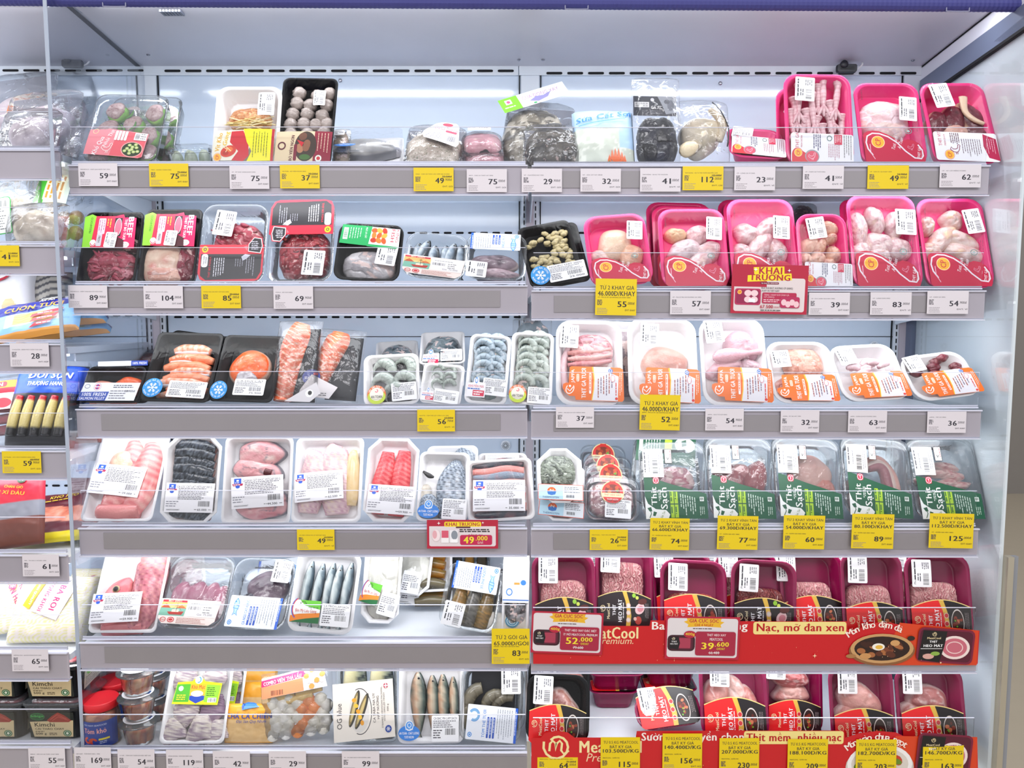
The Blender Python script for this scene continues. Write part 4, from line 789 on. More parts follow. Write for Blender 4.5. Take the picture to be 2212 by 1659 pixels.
def promo(kind):
    c = Cv(165, 108, 9) if kind == 1 else Cv(155, 63, 9) if kind == 2 else Cv(157, 96, 9); Rr = '#b51f3c'; W, H = c.W, c.H; c.R(0, 0, W, H, Rr)
    def pack(x, y, w, h):
        c.R(x, y, w, h, '#3a1422', w * .16).R(x + w * .08, y + h * .1, w * .84, h * .8, '#5c1830', w * .1).R(x + w * .42, y + h * .18, w * .42, h * .64, '#a83a52', 2).P([(x + w * .08, y + h * .12), (x + w * .4, y + h * .1), (x + w * .46, y + h * .5), (x + w * .4, y + h * .9), (x + w * .08, y + h * .86)], '#17121a'); meat_sw(c, x + w * .22, y + h * .22, w * .06, '#f0e2c0'); c.T('THỊT', x + w * .24, y + h * .42, w * .2, h * .1, '#fff').T('HEO MÁT', x + w * .24, y + h * .54, w * .28, h * .1, '#fff')
    if kind == 1:
        c.R(6, 29, 153, 74, '#e0d3d3', 5).R(6, 29, 70, 20, Rr); c.P([(46, 6), (112, 3), (113, 19), (128, 18), (130, 33), (34, 38), (34, 24), (48, 22)], '#f2dc2a')
        c.T('KHAI', 83, 13, 50, 15, Rr, b=.06).T('TRƯƠNG', 82, 27, 88, 15, Rr, b=.06).R(62, 38, 40, 5, '#7a2440', 2).T('Áp dụng đến 28/05/2025', 82, 40.5, 36, 3, '#f0d8d8')
        c.R(8, 53, 56, 36, '#b62a58', 5).R(11, 56, 50, 30, '#94204c', 4); cplogo(c, 18, 61, 5, 0)
        for i in range(4): c.E(36 + (i % 2) * 14, 63 + (i // 2) * 14, 8, 7, '#f0cfd4', 12)
        c.R(38, 75, 14, 8, '#eef2f4').R(67, 61, 74, 24, '#b5274c', 3).T('TẶNG 1 KHAY ĐÙI CÁNH GÀ', 98, 66, 54, 4.5, '#f2b8c4').T('CP (300G)', 82, 71.5, 22, 4, '#f2b8c4').fine(70, 76, 44, 2, 4, 2, '#f0c0cc').T('ĐÙI TỎI RÚT XƯƠNG CP (500G)', 98, 51, 68, 4.6, '#2f2a30').T('XUẤT XỨ VIỆT NAM', 84, 56.5, 38, 4, '#2f2a30', sh=.2)
        c.R(106, 70, 42, 24, '#b62a58', 4); [c.E(114 + 9 * i, 82 + (i % 2) * 4, 6, 7, '#eec6cc', 10) for i in range(4)]; c.T('67.500', 77, 92, 28, 7.5, Rr, b=.05).T('Đ/KHAY', 99, 93, 13, 4, Rr).fine(64, 99, 50, 1, 3, 2, '#555'); st = ((50, 11, 5), (122, 12, 4))
    elif kind == 2:
        c.R(5, 11, 145, 47, '#e0d5d8', 4).R(5, 11, 145, 3, Rr).R(38, 4, 80, 11, '#f2dc2a', 3).T('KHAI TRƯƠNG', 78, 9, 74, 9, Rr, b=.06).R(63, 14.5, 32, 3.5, '#5a3040', 1.5)
        c.fine(71, 20, 74, 2, 4, 2.6, '#3c3438', fill=1).R(72, 33, 70, 22, '#c12352', 4).T('ĐỒNG GIÁ', 106, 33, 32, 6, Rr, b=.04).T('49', 91, 44, 23, 15, '#f2e23a', b=.06).T('.000', 119, 40, 26, 10, '#f2e23a', b=.04).T('Đ/VỈ', 116, 49, 12, 6, '#f4d9d0', b=.02)
        c.E(20, 34, 9, 13, '#f0dfe2').E(17, 32, 5, 9, '#e2aab2').R(31, 22, 17, 28, '#f2eef0').R(32, 23, 15, 16, '#d65a72').R(49, 22, 19, 28, '#ecebee', 3).E(60, 33, 7, 10, '#8a929c').R(52, 42, 14, 7, '#f8f8fa'); st = ((26, 7, 4), (122, 6, 3))
    else:
        a, b_, t1, t2, old = ('52', '.000', 'THỊT HEO XAY ĐẶC BIỆT', 'ÍT MỠ MEATCOOL PREMIUM', '79.600') if kind == 3 else ('39', '.600', 'THỊT HEO XAY', 'MEATCOOL', '66.400')
        c.R(4, 4, W - 8, H - 8, '#dfd8da', 6); c.P([(38, 12), (46, 9), (44, 4), (118, 4), (116, 10), (124, 12), (116, 18), (118, 24), (80, 22), (46, 24), (48, 18)], '#e9b52c').T('GIÁ CỰC SỐC', 81, 8.5, 62, 9, Rr, b=.05).T('CHỈ 4 NGÀY', 81, 18, 40, 6.5, '#c8541c', b=.04).fine(58, 26, 46, 1, 3, 1.8, '#55484c')
        pack(5, 42, 58, 36); c.E(52, 40, 13, 8, Rr).T('400g', 52, 40, 20, 7, '#f0d23a', b=.03).R(64, 33, W - 72, 54, '#a62240', 5).T(t1, 108, 41, 70 if kind == 3 else 40, 6, '#f4e4e4', b=.03).T(t2, 108, 50, 74 if kind == 3 else 28, 6, '#f4e4e4', b=.03)
        c.T(a, 90, 65, 27, 15, '#f2d93a', b=.06).T(b_, 120, 61, 30, 10, '#f2d93a', b=.05).T('Đ/KHAY', 118, 71, 18, 5, '#f2d93a', b=.02).T(old, 104, 80, 22, 6, '#f4e4e4', b=.02).R(92, 79.5, 24, .8, '#f4e4e4'); st = ()
    for x, y, r in st: c.P([(x, y - r), (x + r * .2, y - r * .2), (x + r, y), (x + r * .2, y + r * .2), (x, y + r), (x - r * .2, y + r * .2), (x - r, y), (x - r * .2, y - r * .2)], '#fff')
    return c
# ================================================================= goods
def pack(key, name, label, cat, xb, xt, w, yt, mat, lean=24, d=.026, r=.02, rim=.007, slope=.008, oct_=False, film_=True, rib=0, group=None, dy=.014, dz=.0012, bulge=.002, fmat=None):
    it = place(key, name, label, cat, xb, xt, w, yt, lean, d, dy, dz, group); tray(it, mat, r, rim, slope, oct_, rib=rib)
    if film_: film(it, bulge, fmat, r=r, oct_=oct_)
    return it
WHT = '#f3f2f4'
# ---- first shelf, left bay
def melon(key, xb, xt, w, yt, label, dy, full=True):
    full_ = dy < .03
    it = pack(key, 'stuffed_melon_pack', label, 'food pack', xb, xt, w, yt, PET, -24 if full_ else -26, .034, .016, .004, .004, film_=False, dy=dy); lid(it, mat=PET, hgt=.004)
    P = [(-.25, .82), (-.3, .55), (.3, .80), (.02, .62), (.28, .45), (-.2, .3), (.3, .2), (.05, .35), (-.35, .1)] if full else [(.38, .75), (.4, .5), (.4, .25)]
    for k, (x, y) in enumerate(P):
        g = two('#a4d84e', '#5f9e2c', seed=k); r = .135
        ball(it, 'melon_ring', x, y, r * 1.1, lambda T, A, k=k: ramp(np.clip(.5 + .5 * np.sin(A * 9) * .8, 0, 1), ['#6fb238', '#b5e060']), .012, DRY, .6)
        chunk(it, 'pork_filling', x - .01, y + .01, r * 1.0, r * .92, ['#b98a8c', '#e6cfcd', '#c9a3a3'], z=.0195, t=.009, seed=k, n=20, fr=8, rot=20 * k)
    for k, (x, y, a) in enumerate([(.0, .72, .4), (.08, .55, -.5), (-.05, .5, .9), (.22, .33, .2)]):
        sw(it, 'herb_sprig', [(x - .06, y - .05), (x, y), (x + .07 * math.cos(a * 3), y + .08)], [.008, .02, .006], [.004, .006, .003], flat('#5c9a3a'), .029, DRY, n=6)
    return it
i = melon('L1', 257, 290, 158, 207, 'clear box of stuffed green melon with a pink label, first on the top shelf', .012)
melon('L1', 292, 322, 150, 212, 'second clear box of stuffed melon, half hidden behind the first', .068)
c = Cv(128, 62, 4); c.P([(0, 4), (36, 2), (40, 0), (128, 6), (126, 58), (118, 62), (0, 60)], '#ee8d95').P([(60, 24), (78, 4), (126, 8), (124, 60), (56, 60)], '#e8646e').E(101, 44, 23, 17, '#f7b7ad').E(101, 44, 21, 15.5, '#2f3d28')
for k in range(11): a = k * 2.4; c.E(101 + 5 * math.sqrt(k) * math.cos(a), 44 + 3.8 * math.sqrt(k) * math.sin(a), 4, 3.2, '#bcd87c', 10).E(101 + 5 * math.sqrt(k) * math.cos(a), 44 + 3.8 * math.sqrt(k) * math.sin(a), 2, 1.5, '#e8d4bc', 8)
c.T('Khổ Qua', 27, 40, 42, 12, '#fff', rot=-75, b=.02).T('Nhồi Thịt', 46, 22, 40, 10, '#fff', rot=-75, b=.01).ring(14, 8, 6, 6, 1, '#f7e6b0'); hen(c, 48, 44, 12, '#fbe3de')
for k in range(4): c.R(58 + k * 7, 4, 5.6, 22, '#fbf0ef', 1.5)
c.R(100, 6, 26, 17, '#f8f4f5').bar(102, 8, 9, 13, True).fine(113, 8, 12, 3, 5, 1.5, '#555')
stk = lambda it, cv, x, y, w, h, rot=0, **k: put(it, cv, x, y, w, h, rot, conf=curl(w * it.s, h * it.s, .0015, .001, seed=int(x * 99) + int(y * 77)), **k)
stk(i, c, -.06, .24, 128, 64, -3, z=i.d + .007, name='pink_label', mat=PRINTG)
i = place('L1', 'dumpling_box', 'low clear box of pale green dumplings lying behind the shelf edge', 'food pack', 412, 412, 96, 318, 72, .03, .02); tray(i, PET, .01, .004, .004); lid(i, mat=PET)
for k in range(6): chunk(i, 'dumpling', -.3 + .3 * (k % 3), .3 + .4 * (k // 3), .13, .12, ['#cdd6b4', '#e9ecd8', '#bcc79a'], z=.006, t=.02, seed=k, n=18)
# cooked duck in a white ribbed tray
i = pack('L1', 'braised_duck_pack', 'white ribbed tray of ginger duck under a yellow and red sleeve', 'food pack', 527, 540, 143, 187, FOAM, 20, .036, .024, .008, .012, film_=True, rib=.012)
mass(i, 'duck_meat', -.36, .5, .3, .8, ['#c98a5a', '#e2b184', '#f0cfa0'], .02, .004, .01, seed=3, fat=.1, fatc='#f6dfb6')
for k in range(26):
    r_ = random.Random(k); x, y, a = r_.uniform(-.25, .25), r_.uniform(.44, .6), r_.uniform(-.9, .9); dx = .17
    sw(i, 'ginger_strip', [(x - dx, y - a * .06), (x, y), (x + dx, y + a * .06)], [.01] * 3, [.008] * 3, flat(['#f2dc9a', '#ecca7c', '#f8e9bd'][k % 3]), .022 + k * .0003, DRY, n=5, k=2)
c = Cv(136, 74, 2); c.P([(4, 4), (78, 2), (84, 40), (70, 70), (2, 70), (0, 40)], '#e9e6d2').P([(40, 6), (66, 4), (80, 30), (82, 60), (70, 72), (44, 70), (58, 50), (38, 30)], '#c9202c').P([(66, 0), (132, 0), (134, 70), (78, 72), (88, 50), (76, 30)], '#f0e617').R(104, 2, 26, 34, '#f6ec1c').P([(130, 0), (136, 0), (136, 72), (130, 72)], '#b61c2c')
c.T('Vịt Kho', 14, 30, 42, 12, '#e8b012', rot=-82, b=.04).T('Gừng', 30, 22, 32, 11, '#f0c21a', rot=-82, b=.04).E(36, 50, 18, 12, '#d23a26', rot=-20).E(38, 46, 8, 6, '#e8763a').E(30, 54, 7, 5, '#b62818').line([(22, 40), (34, 46), (30, 52)], 1.6, '#f6e3b0').line([(28, 38), (42, 50)], 1.6, '#f6e3b0'); cplogo(c, 12, 63, 9, -90)
for k in range(6): c.fine(90 + k * 6, 6 + (k % 2) * 3, 58, 1, 2, 1.5, '#6a7a12', True)
stk(i, c, -.02, .2, 130, 78, name='yellow_sleeve', mat=PRINTG); stk(i, sticker(36, 52, True, 4), .28, .76, 36, 54, name='weigh_label')
# meatballs
i = pack('L1', 'meatball_pack', 'black tray of round grey beef meatballs with a beige and red sleeve', 'food pack', 653, 672, 121, 168, BLACK, 20, .03, .014, .005, .006)
for k, (x, y) in enumerate([(-.22, .86), (.12, .83), (.33, .86), (-.24, .74), (.0, .72), (.3, .72), (-.3, .61), (-.04, .62), (.24, .6), (-.32, .49), (-.08, .5), (.14, .49), (.34, .5), (-.3, .38), (0, .38), (.3, .4)]): ball(i, 'meatball', x, y, .125, two('#c9bfba', '#857a76', seed=k, n=.9), .016, rough=.22, seed=k)
c = Cv(122, 70, 3); c.P([(0, 4), (88, 2), (90, 70), (0, 70)], '#dcc8a4').P([(84, 2), (122, 2), (122, 70), (84, 70)], '#8a1430').E(66, 36, 24, 33, '#3a2a1e')
for k in range(7): c.E(60 + 9 * math.cos(k * 2.2), 30 + 16 * math.sin(k * 2.2), 7.5, 8.5, ['#8a5a40', '#b07a58', '#6f4430'][k % 3], 12)
c.E(66, 60, 12, 6, '#3f6a2a'); c.P([(46, 22), (62, 28), (58, 38)], '#c8202c').T('BÒ VIÊN NGON', 35, 40, 56, 8, '#5a1626', rot=-88, b=.05).ring(14, 36, 9, 9, 3, '#5a1626').R(41, 32, 7, 36, '#7a1a30', 3).fine(92, 6, 50, 4, 7, 1.4, '#e8c8b0', True).E(96, 62, 7, 7, '#e8f0e0').E(96, 62, 4, 4, '#c8303a')
stk(i, c, 0, .18, 119, 74, name='sleeve', mat=PRINTG); stk(i, sticker(26, 32, True, 6), .2, .75, 26, 36, name='weigh_label')
# small bag behind
def clearbag(key, name, label, cat, xb, xt, w, yt, lean, t=.03, dy=.02, seed=0, d=.002, wr=.0022, group=None, dz=.0012, edge=.4):
    it = place(key, name, label, cat, xb, xt, w, yt, lean, d, dy + t * 1.12, dz, group); it.d = t
    pouch(it, 'clear_bag', t, lambda U, V: np.ones(U.shape + (3,)), mat=BAG, seed=seed, wr=wr, edge=edge, fr=55); return it
i = clearbag('L1', 'fish_pack', 'small bag of brown fish wedged beside the meatball tray', 'food pack', 738, 738, 40, 282, 30, .02, .04, 2)
mass(i, 'fish_meat', -.45, .05, .45, .95, ['#a89684', '#c9b8a4', '#8a7a6c'], .014, .002, .02, seed=8, mat=FISH); stk(i, sticker(22, 12, False, 7), 0, .78, 22, 12, z=.023)
# pomfret on a white tray, lying
i = pack('L1', 'pomfret_pack', 'white tray of silvery flat pomfret lying low on the top shelf', 'food pack', 795, 800, 150, 300, FOAM, 62, .016, .012, .005, .006, film_=False, dy=.05)
chunk(i, 'pomfret', -.04, .46, .40, .30, ['#b9b7b4', '#d8d6d2', '#a4a3a6'], z=.008, t=.034, seed=4, n=44, mat=FISH, bumpy=.1, fr=2.5, fatw=.08, fatc='#8f9096'); chunk(i, 'fish_tail', .36, .5, .12, .12, ['#9a98a0', '#c3c1c4'], z=.008, t=.012, seed=5, n=20, mat=FISH)
i.d = .04; film(i, .006, BAG, r=.03); c = Cv(44, 18); c.E(22, 10, 22, 8, '#2f7fd6').E(22, 6, 8, 6, '#2f7fd6').T('AN TOÀN - CHẤT LƯỢNG', 22, 10, 38, 3.6, '#fff').T('TƯƠI NGON', 22, 14, 20, 2.6, '#fff'); stk(i, c, -.3, .2, 44, 20, z=.046, name='blue_seal'); stk(i, sticker(56, 17, False, 9), .18, .2, 56, 20, -3, z=.047, name='weigh_label')
# fish paste, triangular bag
i = clearbag('L1', 'fish_paste_bag', 'clear bag of cream fish paste with a pink and white label', 'food bag', 933, 946, 128, 282, 38, .034, .014, 5)
mass(i, 'fish_paste', -.46, .03, .46, .8, ['#d9c9bc', '#efe5d8', '#c9b6a8'], .028, .003, .02, seed=9, fat=.0, spk='#7a8a5a')
c = Cv(80, 46, 4); c.P([(22, 4), (34, 0), (62, 0), (70, 6), (80, 40), (76, 46), (6, 34), (0, 26), (3, 20)], '#f0eef4').T('Chả Cá Thát Lát', 46, 14, 50, 7, '#cf3a5c', b=.02, rot=6).R(46, 18, 24, 4, '#cf3a5c', 2, 6).E(46, 5, 11, 3.5, '#d8455c').bar(52, 28, 20, 10).fine(8, 24, 40, 4, 3, 1, '#8a8a98'); stk(i, c, .14, .56, 84, 56, -8, z=.04, name='fish_paste_label')
# pink paste bags, stacked
for k, (yt, dy, x, lb) in enumerate([(303, .03, 1042, 'pink paste pouch lying uppermost of the two beside the crab bag'), (326, .014, 1046, 'lower pink paste pouch just behind the fence, beside the crab bag')]):
    i = clearbag('L1', 'paste_pouch', lb, 'food bag', x, x - 2, 92, yt, 60, .028, dy, 11 + k, dz=.0012 + .034 * (1 - k)); mass(i, 'paste', -.46, .06, .46, .94, ['#dca6b0', '#ecc3ca', '#d79aa8'], .026, .0015, .03, seed=12 + k, fat=.05)
    if k == 0: stk(i, sticker(44, 10, False, 13), -.05, .8, 50, 20, z=.034)
# ground crab bags
i = clearbag('L1', 'crab_paste_bag', 'clear bag of ground crab with a green and white diagonal header', 'food bag', 1150, 1170, 150, 232, -34, .045, .072, 21, wr=.004)
mass(i, 'ground_crab', -.5, .02, .42, .86, ['#8a8274', '#b9b2a2', '#6a6458', '#cfc8b8'], .036, .007, .03, seed=22, fat=.25, fatc='#ded8cc')
c = Cv(150, 30, 5); c.R(0, 0, 150, 30, '#eef1f4').R(0, 0, 42, 30, '#7ccf3c').P([(42, 4), (56, 0), (140, 0), (142, 30), (50, 30), (42, 24)], '#f7f6fa').T('CUA ĐỒNG XAY', 92, 9, 84, 9, '#8a4a8c', b=.01).P([(62, 20), (80, 14), (96, 16), (116, 12), (104, 22), (80, 26)], '#8a86b4').E(72, 27, 4, 2, '#4aa06a').R(12, 5, 14, 10, '#f6f6f6').E(19, 10, 4, 3, '#c85a86').fine(6, 20, 26, 1, 2, 2, '#e8f4dc')
put(i, c, -.1, .86, 152, 34, 30, z=.056, name='header_card', mat=PRINTG)
i = clearbag('R1', 'crab_paste_bag', 'clear bag of dark grey ground crab in front of the green-headed bag', 'food bag', 1196, 1196, 132, 282, -34, .04, .01, 23, wr=.004)
mass(i, 'ground_crab', -.46, .04, .46, .9, ['#5d564c', '#8b8478', '#4a443c', '#a39c8c'], .034, .005, .02, seed=24, fat=.05)
# jellyfish bag
i = place('R1', 'jellyfish_bag', 'pale blue bag of sliced jellyfish with blue script and an orange flower', 'food bag', 1306, 1300, 132, 246, 22, .002, .052); i.d = .03
def jf(U, V): return np.where(((V > .62) | ((U > .72) & (V > .3)))[..., None], np.array(lin('#b4d4f4')), np.where((fbm(U * 9, V * 9, 3) > .55)[..., None], np.array(lin('#e4e8dc')), np.array(lin('#cdd4c6'))))
pouch(i, 'printed_bag', .03, jf, seed=31, wr=.003)
c = Cv(130, 30); c.T('Sứa Cắt Sợi', 65, 13, 124, 18, '#2a86d4', b=.02, sh=.2).R(6, 26, 104, 2, '#5aa2e0'); stick(i, c, .0, .80, 126, 26, 10, 'bag_print'); c = Cv(40, 30)
for a, b_ in ((-9, -12), (-3, -14), (3, -14), (9, -9), (14, -4), (-14, -4)): c.P([(20, 28), (20 + a - 3, 24 + b_ * .5), (20 + a, 16 + b_), (20 + a + 4, 24 + b_ * .5)], '#ee7240')
c.P([(2, 30), (6, 20), (10, 28)], '#4a9a3a'); stick(i, c, .18, .14, 46, 40, 0, 'flower_print')
# black chicken
i = clearbag('R1', 'black_chicken_bag', 'tall clear bag holding a black-skinned chicken with a black label', 'food bag', 1418, 1415, 104, 172, 16, .034, .014, 41, wr=.004)
mass(i, 'black_chicken', -.42, .02, .42, .56, ['#23242e', '#3f4150', '#15151c', '#4c4f60'], .03, .006, .035, seed=42, fat=.0, asp=1.6)
for k, (x, y) in enumerate([(-.22, .4), (.2, .36), (0, .14)]): drum(i, x, y, 20 - 30 * k, .3, .16, ('#4a4c5c', '#1c1d26'), .022, k, 'chicken_leg')
c = Cv(92, 44, 4); c.R(0, 0, 92, 44, '#2b2e3a').P([(52, 0), (92, 0), (92, 36), (70, 40), (62, 20)], '#a8adb8').E(80, 20, 7, 12, '#7d828e').E(72, 12, 6, 5, '#5d616c').T('GÀ ÁC', 50, 24, 24, 8, '#f4f4f6', b=.04).R(3, 13, 31, 12, '#f4f4f6').T('NSX 15.05.26', 18, 16.5, 26, 3.2, '#222').T('HSD 17.05.26', 18, 21.5, 26, 3.2, '#222').E(41, 8, 4, 4, '#e8e8ee').fine(36, 32, 30, 3, 3, 1.2, '#9a9ca6'); put(i, c, -.05, .66, 92, 46, 0, z=.02, name='black_label', mat=PRINTG)
# whole chicken
i = clearbag('R1', 'whole_chicken_bag', 'clear bag with a pale whole chicken next to the black chicken', 'food bag', 1517, 1512, 116, 226, 20, .046, .014, 51, wr=.004)
chunk(i, 'chicken_body', -.04, .48, .40, .40, ['#dccfba', '#efe6d6', '#e8dcc0'], z=.004, t=.04, seed=52, n=46, egg=.1, fr=3); drum(i, -.2, .26, 60, .6, .15, ('#f2e6cc', '#e0c79a'), .034, 2, 'chicken_leg'); sw(i, 'chicken_wing', [(.1, .8), (.32, .62), (.26, .34)], [.05, .09, .05], [.04, .06, .03], two('#efe4cf', '#d8c4a0'), .034)
sw(i, 'dark_seam', [(.14, .88), (.3, .74), (.42, .5), (.38, .25)], [.012] * 4, [.01] * 4, flat('#3a3a40'), .04, n=6)
# ---- pink chicken trays
def pink(key, label, xb, xt, w, yt, lean=20, d=.03, dy=.014, mat=None, filmprint=True, group=None, dz=.0012, r=.028):
    it = pack(key, 'chicken_tray', label, 'meat tray', xb, xt, w, yt, mat or PINK, lean, d, r, .008, .007, film_=True, group=group, dy=dy, dz=dz)
    if filmprint: put(it, cp_film(), 0, .475, w * .9, it.h / it.s * .93, z=it.d + .0032, name='film_print', mat=PRINTG)
    return it
def weigh(it, x, y, rot=-6, w=34, h=52, seed=1, z=None): return put(it, sticker(w, h, True, seed, 'Thịt Gà Tươi'), x, y, w, h * 1.05, rot, z=(z or it.d + .0052), name='weigh_label')
i = pink('R1', 'low pink tray of dark chicken offal leaning far back', 1640, 1625, 118, 278, 52, .026, filmprint=False); mass(i, 'chicken_offal', -.38, .3, .38, .86, ['#7a3440', '#a55a60', '#8e4450', '#c99a98'], .018, .004, .02, seed=60, asp=.6)
put(i, cp_white(), .02, .22, 112, 56, -5, z=i.d + .004, name='product_label', mat=PRINTG); put(i, sticker(44, 26, False, 61), -.22, .78, 44, 34, -10, z=i.d + .004, name='weigh_label')
i = pink('R1', 'crimson tray seen edge-on behind the pink offal tray', 1678, 1665, 90, 258, 60, .03, .125, CRIM, False)
i = pink('R1', 'pink tray tucked directly behind the chicken feet tray', 1745, 1740, 130, 190, 20, .026, .064, filmprint=False); mass(i, 'chicken_feet', -.3, .3, .3, .7, ['#e6bcc0', '#d69aa2'], .018, .003, .02, seed=64)
i = pink('R1', 'tall pink tray of pale chicken feet', 1773, 1764, 146, 160, 19, .034, filmprint=False)
for k, (x, y, a, L) in enumerate([(-.25, .74, 4, .5), (-.05, .62, -3, .56), (.12, .82, 2, .5), (.32, .78, 8, .5), (-.36, .5, -8, .4), (.0, .42, 6, .42), (.22, .46, -6, .4), (.38, .45, 5, .4), (-.2, .42, 10, .4), (.1, .36, -4, .35), (-.3, .62, -4, .44), (.05, .78, 3, .4), (.24, .6, -9, .4), (-.12, .5, -6, .42)]):
    a_ = math.radians(a); dx, dy = math.sin(a_) * L / 2, math.cos(a_) * L / 2 * i.w / i.h; stp = lambda T, A, k=k: ramp(np.clip(.25 + .5 * (np.sin(T * 70) > .3) + .3 * (vn(T * 9, A * 2, k) - .5), 0, 1), ['#f0d8dc', '#dcb2ba'])
    sw(i, 'chicken_foot', [(x - dx, y - dy), (x - dx * .5, y - dy * .5), (x, y), (x + dx * .6, y + dy * .6), (x + dx, y + dy), (x + dx * 1.12, y + dy * 1.12)], [.028, .04, .05, .048, .085, .05], [.03, .04, .045, .045, .06, .03], stp, .018 + .004 * (k < 4), k=8, n=9)
    for q in (-1, 0, 1): sw(i, 'toe', [(x - dx * .8, y - dy * .8), (x - dx + q * .05, y - dy * 1.15), (x - dx + q * .085, max(.04, y - dy * 1.5))], [.024, .028, .012], [.024, .026, .012], stp, .021 + .003 * (k < 4), k=5, n=7)
put(i, cp_white(), .02, .18, 134, 70, -2, z=i.d + .0045, name='product_label', mat=PRINTG); weigh(i, -.2, .82, -4, 42, 52, 66)
i = pink('R1', 'pink tray of chicken rib cartilage, between the feet and the duck', 1935, 1911, 142, 179, 20, .032)
mass(i, 'chicken_cartilage', -.4, .34, .38, .84, ['#ecd9de', '#f5eaee', '#e3c2c6', '#f0dcc0'], .024, .004, .03, seed=70, asp=.6); weigh(i, .28, .66, -6, 38, 54, 71)
i = pink('R1', 'pink tray of dark red duck pieces, last on the top shelf', 2093, 2052, 142, 179, 22, .032, filmprint=False)
for k, (x, y, rx, ry, a) in enumerate([(-.24, .56, .2, .22, 10), (.0, .6, .2, .3, -20), (.3, .62, .2, .3, 30), (.0, .44, .22, .14, 0), (.3, .42, .18, .15, 0), (-.3, .42, .12, .2, 0)]): chunk(i, 'duck_piece', x, y, rx, ry, ['#6a2c3c', '#8e4756', '#75333f'] if k not in (3,) else ['#d8a8a0', '#e9cdbc'], a, t=.02, seed=72 + k, fatw=.16, fatc='#ead3bc')
sw(i, 'duck_skin', [(.18, .84), (.16, .66), (.26, .56), (.4, .5)], [.07, .05, .04, .03], [.03] * 4, two('#f0dcc6', '#e3c6a8'), .026)
put(i, cp_white(name='THỊT VỊT', sub='FRESH DUCK', duck=True), .0, .19, 134, 68, -3, z=i.d + .0045, name='product_label', mat=PRINTG); weigh(i, -.2, .82, 8, 42, 54, 74)
# ---- second shelf
def beefsleeve():
    c = Cv(122, 76, 5); c.P([(0, 6), (16, 0), (22, 4), (118, 8), (122, 74), (4, 72)], '#d9135c').P([(22, 4), (80, 4), (70, 72), (20, 72)], '#d92a4c').P([(0, 6), (16, 0), (26, 4), (22, 72), (4, 72)], '#8ed437').P([(70, 4), (88, 0), (92, 8), (92, 48), (68, 48)], '#c91a50').R(70, 8, 17, 40, '#2a1218').E(79, 28, 7, 18, '#e86a80').ring(79, 28, 8, 19, .9, '#fff')
    c.T('FRESHFOCO', 17, 24, 34, 5, '#1f5a1c', rot=-90, b=.02).T('BEEF', 107, 28, 44, 12, '#fff', rot=90, b=.07).T('THỊT BÒ TƯƠI', 96, 33, 44, 6.5, '#fff', rot=90, b=.04).R(34, 9, 16, 34, '#d8c6d8', 2)
    for k in range(3): c.fine(36 + k * 5, 12, 28, 1, 2, 1.6, '#a45a80', True)
    for k in range(2): c.fine(54 + k * 6, 10, 20, 1, 2, 2, '#f0c23c', True)
    c.R(34, 42, 12, 27, '#c9c4cc', 2).T('FRESH', 40, 54, 14, 5, '#222', rot=90, b=.04).E(27, 62, 7, 7, '#f2e8ee').ring(27, 62, 6, 6, 1.5, '#c82a3c', a0=0, a1=180).E(100, 66, 10, 6.5, '#efe6e6').ring(100, 66, 5, 4, .9, '#b8a0a0').P([(80, 48), (96, 56), (98, 74), (70, 74), (74, 60)], '#4a1622'); return c
for k, (xb, xt, w, yt, dy, lab) in enumerate([(226, 250, 126, 458, .012, 'black tray of dark red beef strips with a pink and green sleeve'), (356, 379, 122, 452, .012, 'black tray of beef with a slab of pale fat under a pink and green sleeve')]):
    i = pack('L2', 'beef_tray', lab, 'meat tray', xb, xt, w, yt, BLACK, 24, .03, .012, .005, .005)
    if k == 0:
        mass(i, 'beef_strips', -.42, .03, .44, .5, ['#7c2138', '#a83c55', '#c4667a', '#8e2a44'], .021, .006, .014, 2.6, 70, 1.4, 80, fat=.16, fatc='#e2a9b2', edge=.25)
        strips(i, 'beef_strip', 26, -.32, .06, .34, .44, .13, .036, ['#8c2640', '#b9506a', '#d0788a', '#a43a54'], .019, 5)
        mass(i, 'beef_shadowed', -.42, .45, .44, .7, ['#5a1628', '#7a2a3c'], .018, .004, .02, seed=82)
    else:
        chunk(i, 'beef_fat', -.18, .3, .44, .42, ['#e0c7b4', '#efdccb', '#e7c9b8', '#e3a9a0'], t=.018, seed=84, n=44, wob=.05); mass(i, 'beef_strips', .1, .04, .46, .56, ['#7c2138', '#a5405a', '#8e2a44'], .022, .005, .02, 1.8, 40, seed=85); mass(i, 'beef_edge', -.46, .03, .3, .26, ['#e6b6a8', '#efcdbd', '#d68f8c'], .023, .003, .02, 2, 90, seed=86)
    put(i, beefsleeve(), -.03, .70, 116, 84, 0, z=i.d + .005, name='cardboard_sleeve', mat=PRINTG); put(i, sticker(25, 34, True, 9 + k), .02, .58, 25, 36, -4, z=i.d + .0075, name='weigh_label')
